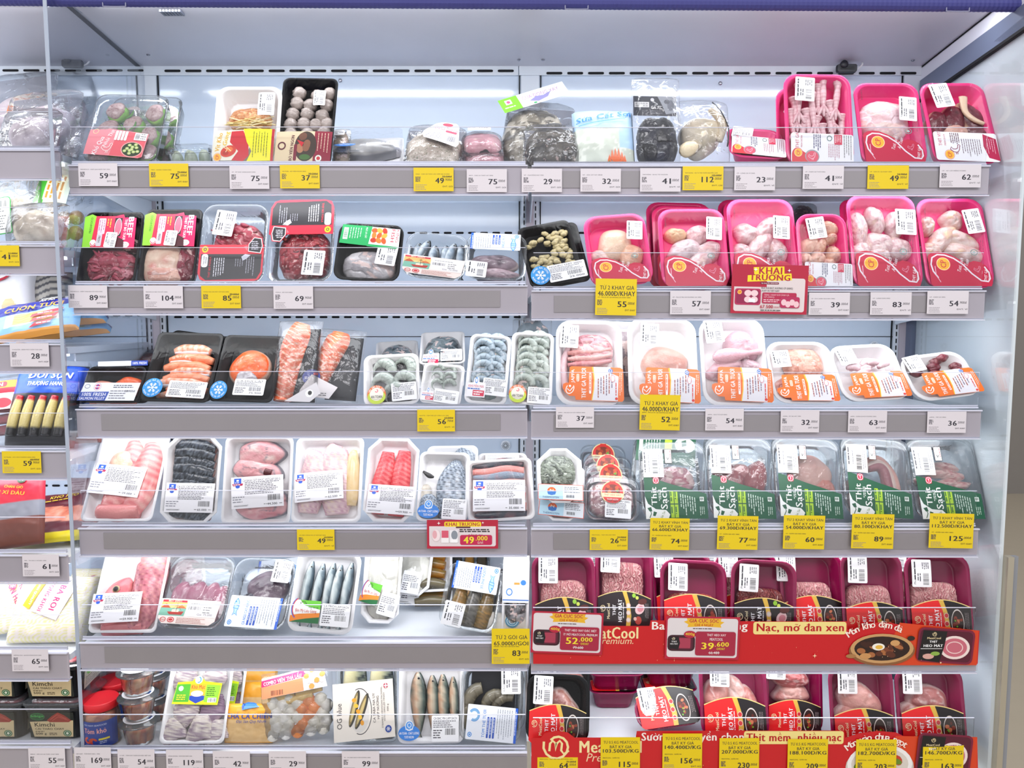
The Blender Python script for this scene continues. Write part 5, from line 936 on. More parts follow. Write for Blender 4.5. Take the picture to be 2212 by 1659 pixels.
def fohla(flip):
    c = Cv(140, 78, 6); c.P([(0, 0), (140, 0), (140, 60), (132, 74), (120, 78), (20, 78), (6, 74), (0, 60)], '#dd1c38').P([(4, 20), (136, 20), (136, 58), (128, 72), (18, 75), (6, 66)], '#15141c').E(12, 10, 7, 7, '#e8c41c').ring(12, 10, 3.5, 3.5, 1.5, '#222').R(6, 20, 14, 28, '#f3f3f5', 5).T('THỰC PHẨM', 11, 33, 18, 3, '#222', rot=-90).T('FOHLA', 16, 33, 13, 3, '#222', rot=-90).T('THỊT BÒ FOHLA', 25, 48, 44, 5, '#dd1c38', rot=-90, b=.02)
    for k in range(5): c.fine(34 + k * 5, 28, 42, 1, 2, 1.8, '#d8d8e0', True)
    c.fine(80, 30, 20, 4, 5, 1.3, '#9c9ca8', True).fine(104, 26, 40, 4, 5, 1.4, '#a8a8b4', True).P([(92, 26), (100, 20), (112, 22), (104, 30), (96, 34)], '#c8ccd8').P([(96, 4), (112, 0), (120, 8), (104, 14)], '#e86a78'); return c
def hexnote(c=None):
    c = Cv(34, 38, 3); P = [(12, 0), (30, 2), (34, 20), (30, 38), (0, 34), (0, 16)]; c.P(P, '#dd1c38').P([(12.5, 1.5), (28.5, 3.5), (32, 20), (28.5, 36), (1.5, 32.5), (1.5, 16.5)], '#f6f0f2').P([(13, 3), (27, 5), (30.5, 20), (27, 34.5), (3, 31), (3, 17)], '#1a1820').fine(8, 10, 18, 5, 4, 1.8, '#c8c8d4'); return c
i = pack('L2', 'beef_tray', 'clear tray of beef slices with the black and red band across its foot', 'meat tray', 496, 511, 142, 441, PET, 22, .034, .026, .006, .008)
mass(i, 'sliced_beef', -.36, .3, .40, .8, ['#8a2238', '#b84a60', '#d27a88', '#9c3048'], .026, .006, .015, 2., 60, 1.2, 90, fat=.12)
strips(i, 'beef_strip', 30, -.26, .34, .32, .76, .11, .036, ['#94283e', '#c05670', '#d88898', '#a83c54'], .022, 6)
put(i, fohla(0), 0, .19, 138, 84, 0, z=i.d + .004, name='black_band', mat=PRINTG); put(i, hexnote(), .36, .46, 34, 40, z=i.d + .005, name='fact_panel'); put(i, sticker(40, 54, True, 12, 'FOHLA-NẠC BÒ MÁT'), -.14, .74, 44, 58, -8, z=i.d + .006, name='weigh_label')
i = pack('L2', 'beef_tray', 'clear tray of minced beef with the black and red band across its top', 'meat tray', 644, 656, 142, 441, PET, 22, .034, .026, .006, .008)
mass(i, 'minced_beef', -.38, .06, .42, .72, ['#741c30', '#a23a48', '#c4606a', '#8a2836'], .026, .006, .011, 1.3, 20, 1.2, 93, fat=.1, n=90)
strips(i, 'beef_strip', 26, -.3, .1, .34, .66, .06, .034, ['#6c1a2c', '#a84450', '#c8686a', '#8a2a38'], .024, 7)
put(i, fohla(1), 0, .82, 138, 84, 180, z=i.d + .004, name='black_band', mat=PRINTG); put(i, hexnote(), -.34, .60, 34, 40, 180, z=i.d + .005, name='fact_panel'); put(i, sticker(46, 54, True, 14, 'Bò xay 200G'), .22, .22, 46, 58, -4, z=i.d + .006, name='weigh_label')
i = pack('L2', 'seafood_tray', 'black tray of pale cuttlefish with a green and white card at its top', 'seafood tray', 789, 805, 142, 483, BLACK, 24, .032, .022, .006, .008)
mass(i, 'cuttlefish', -.4, .05, .4, .58, ['#c9c6c8', '#e9e6e8', '#b4b0b4', '#f1efef'], .024, .006, .03, 1.4, 40, 1., 95, mat=FISH); 
c = Cv(128, 40, 4); c.P([(2, 0), (126, 2), (128, 38), (122, 41), (0, 38)], '#f0eff2').P([(2, 0), (66, 0), (62, 40), (0, 38)], '#17a057').P([(60, 36), (128, 38), (122, 42), (60, 41)], '#17a057').R(66, 1, 34, 34, '#e8d9c8')
for q in range(9): c.E(72 + (q % 3) * 11, 8 + (q // 3) * 10, 7, 5, ['#d2531e', '#f0a23a', '#b5301c', '#e8782a'][q % 4], 10, rot=q * 30)
c.T('KING', 122, 16, 26, 6, '#b8344a', rot=90, b=.01).T('FISH', 112, 16, 26, 7.5, '#b8344a', rot=90, b=.03).T('MỰC LÁ CẮT', 55, 14, 22, 4.4, '#e9f7ee', rot=90, b=.02).R(6, 6, 10, 24, '#d4ecd9').bar(7, 8, 8, 20, True).fine(20, 5, 26, 5, 5.5, 1.6, '#bfe6cc', True); put(i, c, 0, .76, 130, 48, -2, z=i.d + .005, name='green_card', mat=PRINTG); put(i, sticker(42, 42, True, 16), .28, .44, 44, 48, -6, z=i.d + .0045, name='weigh_label')
SIL = ['#1d252c', '#465460', '#9fb0bf', '#dfe8ee', '#7c8a98']
i = pack('L2', 'mackerel_tray', 'clear tray of small silver fish standing heads up', 'seafood tray', 933, 950, 135, 502, PET, 26, .034, .026, .006, .008)
for k, (x, y, a) in enumerate([(-.32, .56, .02), (-.16, .56, -.1), (.12, .56, .04), (.26, .54, -.05), (.36, .6, .04), (-.05, .45, .0)]): fishb(i, (x, y + .34 * (.8 + .2 * (k % 2))), (x + a * 2, .1), .1, SIL, .016 + .003 * (k % 2), k, 'small_fish')
put(i, denti(), -.01, .2, 134, 46, -2, z=i.d + .004, name='ship_label', mat=PRINTG)
i = pack('L2', 'mackerel_tray', 'clear tray of purple grey fish fillets with a white and blue card', 'seafood tray', 1068, 1075, 132, 504, PET, 26, .034, .026, .006, .008)
chunk(i, 'fish_fillet', -.02, .46, .38, .17, ['#8a7a86', '#b8a8b0', '#6c5e6a'], t=.022, seed=98, n=40, mat=FISH, fatw=.1); chunk(i, 'fish_fillet', .02, .2, .38, .13, ['#a0808c', '#d0bcc2', '#80707c'], t=.022, seed=99, n=40, mat=FISH, fatw=.1, fatc='#5a6270')
put(i, bluefish('CÁ THU CẮT KHÚC', 5, 104, 40), -.02, .8, 108, 40, 180, z=i.d + .004, name='blue_card', mat=PRINTG); put(i, sticker(42, 34, True, 18), -.3, .12, 44, 38, -4, z=i.d + .0045, name='weigh_label')
# clams, tilted
def clams(xb, xt, w, yt, dy, lab, full, dz=.0012, sd=0):
    i = pack('L2' if 0 else 'R2', 'clam_tray', lab, 'seafood tray', xb, xt, w, yt, BLACK, 24, .024, .014, .007, .007, dy=dy, dz=dz)
    if full:
        r_ = random.Random(4 + sd)
        for k in range(92):
            x, y = -.3, .9
            while x < -.05 and y > .55 and not (x < -.1 and .68 < y < .78): x = r_.uniform(-.36, .4); y = r_.uniform(.2, .88)
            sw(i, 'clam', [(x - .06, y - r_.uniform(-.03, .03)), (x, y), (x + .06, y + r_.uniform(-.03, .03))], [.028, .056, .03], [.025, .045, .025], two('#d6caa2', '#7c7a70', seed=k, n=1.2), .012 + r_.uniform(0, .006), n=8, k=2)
    return i
i = clams(1226, 1190, 106, 482, .055, 'black tray edge showing behind the tilted clam tray', False); 
i = clams(1205, 1168, 116, 478, .014, 'tilted black tray of shelled clams with a round blue sticker', True)
put(i, snowst(), -.28, .12, 42, 44, -15, z=i.d + .006, name='round_sticker'); put(i, sticker(82, 38, False, 20, 'NGHÊU THỊT 200G', '25.000'), .22, .15, 82, 40, 0, z=i.d + .0045, name='weigh_label')
CHK = ['#e8cfd0', '#f3e5e6', '#dcb8bc', '#efdcd4']
i = pink('R2', 'crimson pink tray of skinless chicken breast above the first yellow promo tag', 1346, 1323, 136, 462, 22, .03, mat=PINK)
chunk(i, 'chicken_breast', -.02, .63, .30, .26, ['#e6c9b2', '#f0dccb', '#e3bfae'], 20, t=.02, seed=110, fr=2); chunk(i, 'chicken_breast', .22, .45, .22, .2, ['#e3bba6', '#eecdb8'], 0, t=.02, seed=111, fr=2); chunk(i, 'chicken_breast', -.28, .46, .16, .14, ['#dcc0bc', '#eed8d2'], 0, t=.018, seed=112); weigh(i, .3, .74, -8, 34, 42, 113)
for k, (dy, yt, dx) in enumerate([(.088, 437, -24), (.058, 445, -12)]): pink('R2', ['rearmost crimson-edged tray behind the chicken thighs', 'middle crimson-edged tray behind the chicken thighs'][k], 1500 + dx, 1488 + dx, 142, yt, -27, .02, dy, CRIM)
i = pink('R2', 'pink tray of boneless chicken thighs beside the white 57 price tag', 1505, 1491, 146, 451, -21, .032)
for k, (x, y, rx, ry, c_) in enumerate([(-.22, .72, .16, .12, ['#e9c8a8', '#f0d6bc']), (.12, .72, .2, .15, CHK), (-.1, .52, .3, .16, ['#d2b8bc', '#efe3e6', '#bba4aa']), (.26, .5, .2, .18, CHK), (.1, .36, .3, .14, CHK)]): chunk(i, 'chicken_thigh', x, y, rx, ry, c_, 10 * k, t=.02, seed=114 + k)
weigh(i, .32, .73, -5, 34, 52, 119)
for k, (dy, yt, dx) in enumerate([(.084, 432, -20), (.06, 434, -8)]): pink('R2', ['rearmost crimson rim showing left of the large thigh tray', 'second crimson rim showing left of the large thigh tray'][k], 1650 + dx, 1638 + dx, 140, yt, -27, .016, dy, CRIM, False)
i = pink('R2', 'pink tray of garlic drumettes behind the large red opening card', 1658, 1639, 146, 430, -20, .034)
for k, (x, y, rx, ry) in enumerate([(-.18, .66, .2, .16), (.15, .72, .22, .15), (.0, .5, .3, .16), (.25, .45, .2, .16), (-.25, .42, .2, .14)]): chunk(i, 'chicken_thigh', x, y, rx, ry, CHK, 30 * k, t=.022, seed=120 + k, fr=7)
weigh(i, .28, .66, -5, 36, 52, 126)
i = clearbag('R2', 'small_meat_bag', 'small dark bag lying behind the small drumette tray', 'food bag', 1735, 1732, 58, 436, 58, .02, .14, 128, dz=.09); mass(i, 'meat', -.4, .1, .4, .9, ['#6a3440', '#a07a80'], .016, .003, .02, seed=129)
i = pink('R2', 'smaller pink tray of wet chicken drumettes with a white label', 1784, 1772, 110, 462, 20, .03, filmprint=False)
for k, (x, y, r) in enumerate([(.2, .84, .2), (.22, .7, .15), (-.2, .62, .2), (.0, .6, .18), (.26, .48, .2), (-.05, .42, .2), (-.28, .42, .16), (.12, .36, .18)]): chunk(i, 'drumette', x, y, r, r * .8, ['#e0b0a0', '#edccba', '#cf9692'], 25 * k, t=.024, seed=130 + k, n=26)
put(i, cp_white(), .06, .18, 102, 58, -3, z=i.d + .0045, name='product_label', mat=PRINTG); weigh(i, -.12, .8, 8, 40, 46, 139)
pink('R2', 'crimson rim behind the large chicken wing tray', 1898, 1880, 140, 432, -32, .016, .062, CRIM, False)
i = pink('R2', 'large pink tray of chicken mid-wings', 1921, 1900, 150, 422, 20, .034)
for k, (x, y, rx, ry, a) in enumerate([(-.28, .68, .14, .26, 5), (-.02, .78, .13, .22, 10), (.25, .72, .13, .22, -8), (.0, .5, .24, .2, -40), (.28, .46, .18, .2, 20), (-.28, .42, .16, .16, 0), (-.05, .38, .2, .14, 0)]): chunk(i, 'chicken_wing', x, y, rx, ry, ['#e8cfcf', '#f4e9e8', '#dcbcc2', '#e8d8cc'], a, t=.022, seed=140 + k, fr=8)
weigh(i, .32, .70, -3, 44, 56, 148)
i = pink('R2', 'pink tray of whole chicken wings, last on the second shelf', 2078, 2048, 146, 429, 22, .034)
for k, (x, y, rx, ry, a) in enumerate([(-.3, .74, .14, .14, 5), (.1, .8, .18, .16, 0), (-.1, .58, .3, .15, 40), (.14, .58, .34, .14, -30), (.2, .42, .3, .16, -20), (-.3, .44, .18, .14, 0)]): chunk(i, 'chicken_wing', x, y, rx, ry, ['#ecd6cc', '#f4e9e6', '#e2c4c0', '#f0dcc0'], a, t=.024, seed=150 + k, fr=6)
weigh(i, .3, .73, 8, 38, 54, 158)
# ---- third shelf, left bay
def shrimpcard(W=52, H=26, s=1):
    c = Cv(W, H, s); c.P([(2, 8), (W * .35, 7), (W * .38, 1), (W * .62, 0), (W * .66, 6), (W, 7), (W, H), (0, H)], '#f6f4f8').ring(W * .5, 4, 4, 4, 1.5, '#3f8fe0').T('KHUYẾN MÃI', W * .5, 11, W * .8, 4, '#d0264a', b=.02).fine(W * .06, 14.5, W * .85, 1, 2, 1.6, '#3f6ac0').R(W * .35, 17, W * .6, 7.5, '#d6274c').fine(W * .4, 18.5, W * .5, 2, 3, 1.6, '#fff'); return c
i = pack('L3', 'salmon_tray', 'black tray behind the first salmon pack with a white and blue label edge', 'seafood tray', 262, 268, 120, 780, BLACK, 24, .026, .014, .005, .006, dy=.064)
c = Cv(108, 10); c.R(0, 0, 72, 10, '#eef0f4').R(72, 0, 36, 10, '#2b4bb0').T('100% FRESH', 90, 5, 30, 5, '#fff'); put(i, c, .0, .94, 108, 11, 0, z=i.d + .004, name='label', mat=PRINTG)
i = pack('L3', 'salmon_tray', 'black tray of salmon fillet pieces reading 100% fresh, first on the third shelf', 'seafood tray', 232, 256, 128, 791, BLACK, 26, .028, .014, .005, .006)
chunk(i, 'salmon_fillet', -.22, .46, .26, .17, ['#d98a78', '#eeb4a2', '#e09a86'], -5, t=.02, seed=200); chunk(i, 'salmon_fillet', .18, .52, .26, .2, ['#e8602a', '#f08a54', '#e06a3a'], 10, t=.022, seed=201); mass(i, 'salmon_belly', -.4, .02, .4, .24, ['#d98a84', '#e8b0a4'], .016, .002, .03, seed=202)
c = Cv(126, 38, 4); c.P([(6, 0), (126, 0), (122, 38), (0, 38)], '#eef0f5').P([(3, 20), (64, 19), (60, 38), (0, 38)], '#3c56ac').T('100% FRESH', 33, 25, 50, 7, '#fff', b=.03).T('SALMON FILLET', 31, 33.5, 54, 5.5, '#fff', b=.03).ring(36, 9, 8, 8, .8, '#c8a0b0').E(36, 9, 5.5, 5.5, '#d8406a').R(34.5, 4, 2.4, 10, '#2b4bb0').R(30, 8, 12, 2.2, '#f2f2f6').ring(14, 8, 6, 4.5, 1, '#6a7280').fine(70, 5, 50, 2, 4, 2, '#6a6a74').fine(66, 17, 40, 4, 5, 1.6, '#6a6a74').T('38.900đ', 108, 18, 22, 4.5, '#44444c'); put(i, c, -.01, .19, 126, 42, 0, z=i.d + .0045, name='white_label', mat=PRINTG)
i = clearbag('L3', 'salmon_bag', 'dark bag of salmon lying far back at the left end of the third shelf', 'food bag', 305, 318, 74, 752, 62, .02, .17, 203); mass(i, 'salmon', -.44, .05, .44, .95, ['#7a2c2c', '#c85a34', '#3a1a20'], .015, .003, .03, seed=204)
for k, (dy, yt, dx) in enumerate([(.062, 716, -6)]): pack('L3', 'salmon_tray', 'black tray rim behind the tall salmon belly tray', 'seafood tray', 385, 445, 140, yt, BLACK, 22, .022, .014, .006, .006, dy=dy, film_=False)
i = pack('L3', 'salmon_tray', 'large black tray of folded salmon belly strips with a blue frost sticker', 'seafood tray', 375, 415, 146, 718, BLACK, 22, .03, .012, .007, .008)
for k, (x, y, w_, hgt) in enumerate([(.04, .78, .27, .09), (.06, .645, .33, .085), (-.06, .64, .2, .06), (.02, .53, .34, .09), (.1, .46, .3, .07), (.05, .37, .34, .085), (-.02, .3, .36, .08), (.1, .22, .3, .07), (.02, .13, .34, .05)]):
    st_ = lambda T, A, k=k: ramp(np.clip(.35 + .5 * (np.sin(T * 40 + A) > .1) * (k % 2 == 0) + .6 * (vn(T * 14, A * 3, k) - .5), 0, 1), ['#ef8a5c', '#f6b494', '#f8ddd2'])
    sw(i, 'salmon_strip', [(x - w_, y - .02), (x - w_ * .5, y + .01), (x, y + .015), (x + w_ * .5, y + .01), (x + w_, y - .015)], [hgt * .6, hgt, hgt * .9, hgt, hgt * .6], [.05, .09, .09, .09, .05], st_, .014, rough=.05, seed=k)
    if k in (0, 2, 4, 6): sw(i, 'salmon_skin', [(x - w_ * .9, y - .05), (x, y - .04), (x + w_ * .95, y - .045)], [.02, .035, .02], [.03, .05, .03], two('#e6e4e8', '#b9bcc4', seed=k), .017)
put(i, snowst(), -.34, .17, 42, 44, 0, z=i.d + .006, name='round_sticker'); put(i, sticker(80, 34, False, 20, 'LƯỜN CÁ HỒI CẮT', '39.000'), .16, .16, 82, 38, -2, z=i.d + .0045, name='weigh_label')
i = pack('L3', 'salmon_tray', 'black tray corner behind the salmon steak', 'seafood tray', 520, 520, 132, 732, BLACK, -34, .022, .012, .006, .006, dy=.068, film_=False)
i = pack('L3', 'salmon_tray', 'black tray holding one orange salmon steak', 'seafood tray', 520, 552, 132, 724, BLACK, 22, .03, .012, .007, .009)
chunk(i, 'salmon_steak', -.02, .56, .34, .34, ['#f4723a', '#f88a54', '#f9a276'], 60, t=.022, seed=205, n=60, fatw=.1, fatc='#e9d2c4', fr=9, egg=.12, wob=.03, bumpy=.1, seam=.5); chunk(i, 'belly_cavity', -.02, .36, .16, .17, ['#a8a4a8', '#d8d6da', '#6a5a60'], 40, z=.022, t=.008, seed=207, n=26, mat=FISH)
put(i, snowst(), -.38, .13, 36, 42, 0, z=i.d + .006, name='round_sticker'); put(i, sticker(66, 34, False, 21, 'CÁ HỒI CẮT', '75.900'), .1, .2, 66, 38, 0, z=i.d + .0045, name='weigh_label')
for k, (xb, xt, w, yt, L0, lab) in enumerate([(634, 652, 96, 694, (.02, .95), 'vacuum bag of a long orange salmon fillet on black card, nearer the steak'), (712, 736, 118, 712, (.1, .95), 'vacuum bag of salmon fillet with a blue seafood seal and folded white flap')]):
    i = clearbag('L3', 'salmon_bag', lab, 'food bag', xb, xt, w, yt, 24, .03, .012 + .036 * k, 205 + k, wr=.003); cb = MB(); cb.box((-.1 * i.w, i.h * .06, .002), (i.w * .46, i.h * .9, .004)); cb.build('backing_card', [BLACK], i.o)
    st_ = lambda T, A: ramp(np.clip(((T * 15 - .9 * np.abs(np.cos(A)) + .3 * vn(T * 6, A, 2)) % 1 > .78) * .8 + .25 * vn(T * 12, A * 2, 3), 0, 1), ['#f4804a', '#f79a68', '#ffe2d0'])
    sw(i, 'salmon_fillet', [(-.22, .06), (-.2, .3), (-.12, .6), (.0, .82), (.06, .94)] if k == 0 else [(-.3, .14), (-.22, .36), (-.1, .62), (.02, .84), (.04, .93)], [.2, .25, .28, .27, .18] if k == 0 else [.16, .2, .22, .22, .15], [.1, .12, .13, .12, .08], st_, .014, n=24, k=26)
    if k: c = Cv(30, 30); c.E(15, 15, 15, 15, '#27368c').T('SEAFOOD', 15, 17, 22, 5, '#fff', b=.03).R(18, 6, 8, 5, '#d83a4a'); put(i, c, -.32, .28, 38, 34, 0, z=.036, name='blue_seal'); c = Cv(74, 60); c.P([(20, 0), (74, 30), (60, 60), (0, 56), (2, 40)], '#cfcacb').fine(30, 46, 30, 2, 5, 2, '#555'); put(i, c, -.16, .1, 80, 52, 0, z=.037, name='paper_flap')
    else: c = Cv(70, 46); c.P([(0, 44), (60, 0), (70, 26), (50, 46)], '#d8d4d6').E(48, 26, 8, 9, '#f2f2f2').E(49, 25, 4, 5, '#1c1c1c'); put(i, c, .28, .1, 74, 44, 0, z=.037, name='paper_flap')
# shrimp trays
GR = ('#c0c9c2', '#7c8883', '#e6ece6'); GB = ('#b4c3cd', '#6c7e8c', '#dde6ec')
def shrimps(i, rows, cols_, r, pal, sd, x0=-.2, x1=.2, y0=.3, y1=.88):
    n = 0
    for a in range(rows):
        for b_ in range(cols_):
            r_ = random.Random(sd + n); x = x0 + (x1 - x0) * (b_ + .5) / cols_ + r_.uniform(-.03, .03); y = y0 + (y1 - y0) * (a + .5) / rows; shrimp(i, x, y, r * r_.uniform(.9, 1.1), r_.uniform(-30, 20), pal, .012 + .0025 * ((rows - a) % 3), sd + n, .30); n += 1
def bx(i, pal='#2a2a30'): c = Cv(10, 10); c.R(0, 0, 10, 10, pal); put(i, c, 0, .5, i.w * .72, i.h * .78, z=.0042, px=False, name='liner_pad')
for k, (xb, xt, w, yt, lean, dy, dz, lab) in enumerate([(858, 858, 92, 735, 68, .13, .045, 'small white shrimp tray lying farthest left of the three at the back'), (955, 957, 96, 716, 62, .13, .07, 'small white shrimp tray lying topmost at the back behind the prawns'), (950, 955, 100, 752, 66, .09, .02, 'dark shrimp tray lying under the topmost back tray')]):
    i = pack('L3', 'shrimp_tray', lab, 'seafood tray', xb, xt, w, yt, FOAM, lean, .022, .012, .005, .005, dy=dy, dz=dz); mass(i, 'shrimp_mass', -.4, .05, .4, .95, ['#6f7a80', '#9aa6aa', '#3e474e', '#b9c2c4'], .024, .003, .018, 1.6, 60, 1., 210 + k, mat=FISH)
    if k < 2: put(i, shrimpcard(36, 20, k), -.25, .2, 36, 30, 0, z=i.d + .004, name='promo_label'); put(i, sticker(44, 20, False, k), .2, .2, 46, 30, 0, z=i.d + .004, name='weigh_label')
i = pack('L3', 'shrimp_tray', 'square white tray of four peeled prawns with the orange and yellow safe seal', 'seafood tray', 846, 845, 120, 764, FOAM, 22, .022, .016, .007, .006); bx(i)
for k, (x, y, a) in enumerate([(-.16, .68, -10), (.2, .72, -40), (-.18, .4, 0), (.22, .42, 10), (.05, .2, 20)]): shrimp(i, x, y, .17, a, GR, .012, 220 + k, .42, 200)
put(i, antoan(), -.26, .2, 40, 42, 0, z=i.d + .005, name='safe_seal'); put(i, sticker(52, 36, False, 22, 'TÔM THẺ LỘT 100G'), .23, .24, 54, 40, 3, z=i.d + .0045, name='weigh_label')
i = pack('L3', 'shrimp_tray', 'smaller white shrimp tray with a red promotion label, before the stacked back trays', 'seafood tray', 949, 962, 90, 784, FOAM, 24, .022, .012, .006, .005); shrimps(i, 3, 2, .13, GR, 230, -.28, .28, .4, .92)
put(i, shrimpcard(), -.3, .2, 28, 28, 0, z=i.d + .0045, name='promo_label'); put(i, sticker(54, 26, False, 24), .14, .17, 54, 30, -3, z=i.d + .0045, name='weigh_label')
i = clearbag('L3', 'fish_bag', 'rounded dark bag poking up behind the two tall prawn trays', 'food bag', 1150, 1150, 86, 692, 30, .04, .1, 236, dz=.06); mass(i, 'fish_meat', -.44, .05, .44, .95, ['#6c7880', '#8f9aa2', '#4a545c'], .036, .002, .03, seed=237, mat=FISH)
for k, (xb, xt, w, yt, pal, lab) in enumerate([(1047, 1062, 90, 722, GB, 'tall narrow tray of bluish prawns with a red promotion label'), (1145, 1152, 92, 718, GR, 'tall narrow tray of grey green prawns with the orange and yellow safe seal')]):
    i = pack('L3', 'shrimp_tray', lab, 'seafood tray', xb, xt, w, yt, FOAM, 22, .026, .014, .006, .005, dy=.012); mass(i, 'shrimp_mass', -.4, .1, .4, .94, ['#6f7c80', '#9aa8a6', '#48555c'], .016, .003, .03, seed=238 + k, mat=FISH); shrimps(i, 7, 2, .2, pal, 240 + 20 * k, -.3, .3, .22, .95)
    if k == 0: put(i, shrimpcard(), -.24, .22, 40, 44, 0, z=i.d + .0055, name='promo_label'); put(i, sticker(52, 34, False, 25, 'TÔM SÚ TƯƠI LỘT'), .2, .24, 52, 38, -2, z=i.d + .0045, name='weigh_label')
    else: put(i, antoan(), -.3, .11, 38, 40, 0, z=i.d + .0055, name='safe_seal'); put(i, sticker(50, 32, False, 26, 'TÔM THẺ LỘT 100G'), .2, .12, 50, 36, -2, z=i.d + .0045, name='weigh_label')
# ---- third shelf, right bay
def jap(label, xb, xt, w, yt, lean, lx, ly, lrot, sx, sy, srot=-4, sd=0, dy=.014):
    i = pack('R3', 'chicken_tray', label, 'meat tray', xb, xt, w, yt, FOAM, lean, .032, .032, .008, .009, dy=dy)
    stk(i, japfa(sd), lx, ly, 132 * min(1, w / 140), 76 if lean < 25 else 62, lrot, z=i.d + .0045, name='orange_label', mat=PRINTG); put(i, sticker(42, 52, True, 30 + sd), sx, sy, 40, 52 if lean < 25 else 40, srot, z=i.d + .0045, name='weigh_label'); return i
RAW = ['#d898a0', '#eccace', '#c87e8a', '#f2dcd8']
i = jap('white tray of raw chicken bones and skin with an orange label, beside the prawns', 1274, 1272, 144, 692, 20, .05, .24, -1, -.3, .8, -3, 1)
mass(i, 'chicken_bones', -.28, .46, .38, .86, RAW, .024, .006, .03, seed=250, asp=.5, rot=-8)
for k, (y, c_) in enumerate([(.62, RAW), (.55, RAW), (.48, RAW)]): sw(i, 'bone_strip', [(-.32, y), (-.1, y + .01), (.1, y + .02), (.34, y + .06)], [.03, .06, .05, .03], [.04, .06, .06, .03], two(['#e9b4b0', '#efc6c2', '#dd9fa2'][k], '#c4808a', seed=k), .022, rough=.2, seed=k)
sw(i, 'chicken_leg', [(-.35, .2), (-.38, .5), (-.3, .7)], [.05, .06, .04], [.05, .06, .04], two('#ecd4d8', '#d9b0b8'), .016)
i = jap('white tray of one pale chicken breast fillet behind the yellow 46.000 tag', 1435, 1428, 150, 688, 20, .08, .22, -2, -.18, .8, -3, 2); chunk(i, 'chicken_breast', .05, .47, .36, .30, ['#dca89c', '#e8c4b8', '#d29a8e'], -8, t=.024, seed=252, fr=2.4, n=44, seam=.6)
i = jap('white tray of two chicken drumsticks with an orange label', 1592, 1578, 142, 688, 20, .09, .23, -2, -.28, .84, 6, 3)
chunk(i, 'chicken_thigh', .18, .70, .28, .24, ['#e2bcc6', '#eed2da'], 0, t=.026, seed=253, fr=9); drum(i, .05, .58, 82, .72, .13, ('#e4c2ca', '#d2a0aa'), .03, 254); chunk(i, 'chicken_thigh', -.1, .46, .3, .16, ['#d9acb8', '#e8c6ce'], 20, t=.026, seed=255); chunk(i, 'chicken_thigh', .3, .44, .22, .14, ['#d4b8c2', '#e6d0d6'], -20, t=.028, seed=256)
i = jap('white tray of minced chicken, lower and paler than its neighbours', 1745, 1720, 142, 738, 26, .02, .22, 0, -.3, .7, 4, 4); mass(i, 'minced_chicken', -.22, .44, .40, .96, ['#e8b8a8', '#efc9ba', '#dca594', '#f3d8cc'], .028, .002, .012, seed=258, fat=.12, warp=.9, n=80)
mass(i, 'minced_chicken', -.42, .1, .42, .5, ['#e8b8ac', '#dca59c', '#f3e0dc'], .022, .003, .012, seed=259)
i = jap('white tray of boneless chicken feet between the minced chicken and the gizzards', 1899, 1852, 146, 743, 26, .04, .24, 0, -.26, .78, 8, 5)
for k in range(16): r_ = random.Random(k + 5); x, y, a = r_.uniform(-.3, .34), r_.uniform(.2, .8), r_.uniform(-1, 1); (x > -.05 or y < .62) and sw(i, 'foot_piece', [(x - .09, y - a * .05), (x, y + .03), (x + .09, y + a * .06)], [.03, .055, .03], [.03, .05, .03], two('#f1dce0', '#d6aab4', seed=k), .018 + .0006 * k, rough=.15, seed=k)
i = jap('white tray of dark red gizzards, last on the third shelf', 2055, 1990, 148, 760, 28, .06, .24, 0, -.3, .8, 6, 6)
for k in range(22):
    r_ = random.Random(k + 50); x, y, a = r_.uniform(-.34, .38), r_.uniform(.42, .92), r_.uniform(-1, 1)
    if x < -.08 and y > .64: continue
    sw(i, 'gizzard', [(x - .09, y - a * .04), (x, y), (x + .09, y + a * .04)], [.03, .07, .03], [.03, .06, .03], two('#8e3a4c', '#5e2030' if k % 3 else '#e6cdc8', seed=k, n=.9), .018 + .0005 * k, n=10)
i = pack('R3', 'chicken_tray', 'dark tray edge glimpsed between the first two orange-labelled trays', 'meat tray', 1350, 1350, 120, 694, FOAM, 20, .02, .02, .006, .006, dy=.06); mass(i, 'meat', -.4, .1, .4, .9, ['#9a8a90', '#c0b4b8'], .014, .002, .03, seed=262)
# ---- fourth shelf, left bay
def vg(label, xb, xt, w, yt, title, price, lx, ly, lrot, lean=22, oct_=False, sd=1, dy=.014, lw=112, d=.026):
    i = pack('L4', 'fish_tray', label, 'seafood tray', xb, xt, w, yt, FOAM, lean, d, .024 if oct_ else .013, .006, .008, oct_=oct_, dy=dy)
    stk(i, vietgap(title, price, sd), lx, ly, lw, lw * .60, lrot, z=i.d + .0045, name='white_label'); return i
fil = lambda T, A, k=0, cs=('#e48a8e', '#f2b9b4', '#f6d5cc'): ramp(np.clip(.35 + .25 * np.sin(T * 75 + 4 * np.abs(np.cos(A))) + .7 * (vn(T * 8, A * 2, k) - .5), 0, 1), cs)
i = vg('large white tray of pink basa fillets, first on the fourth shelf', 249, 297, 152, 930, 'CÁ BASA PHI LÊ VIETGAP 300 G', '39.000', -.1, .43, -6, 24, sd=2)
sw(i, 'fish_fillet', [(.12, .1), (.2, .3), (.22, .55), (.24, .75), (.2, .88)], [.14, .2, .22, .16, .08], [.08, .1, .1, .08, .04], fil, .014, n=18, k=14); sw(i, 'fish_fillet', [(-.2, .1), (-.1, .3), (-.06, .55), (-.02, .75), (-.06, .9)], [.12, .2, .2, .16, .08], [.08, .1, .1, .08, .04], lambda T, A: fil(T, A, 3), .013, n=18, k=14)
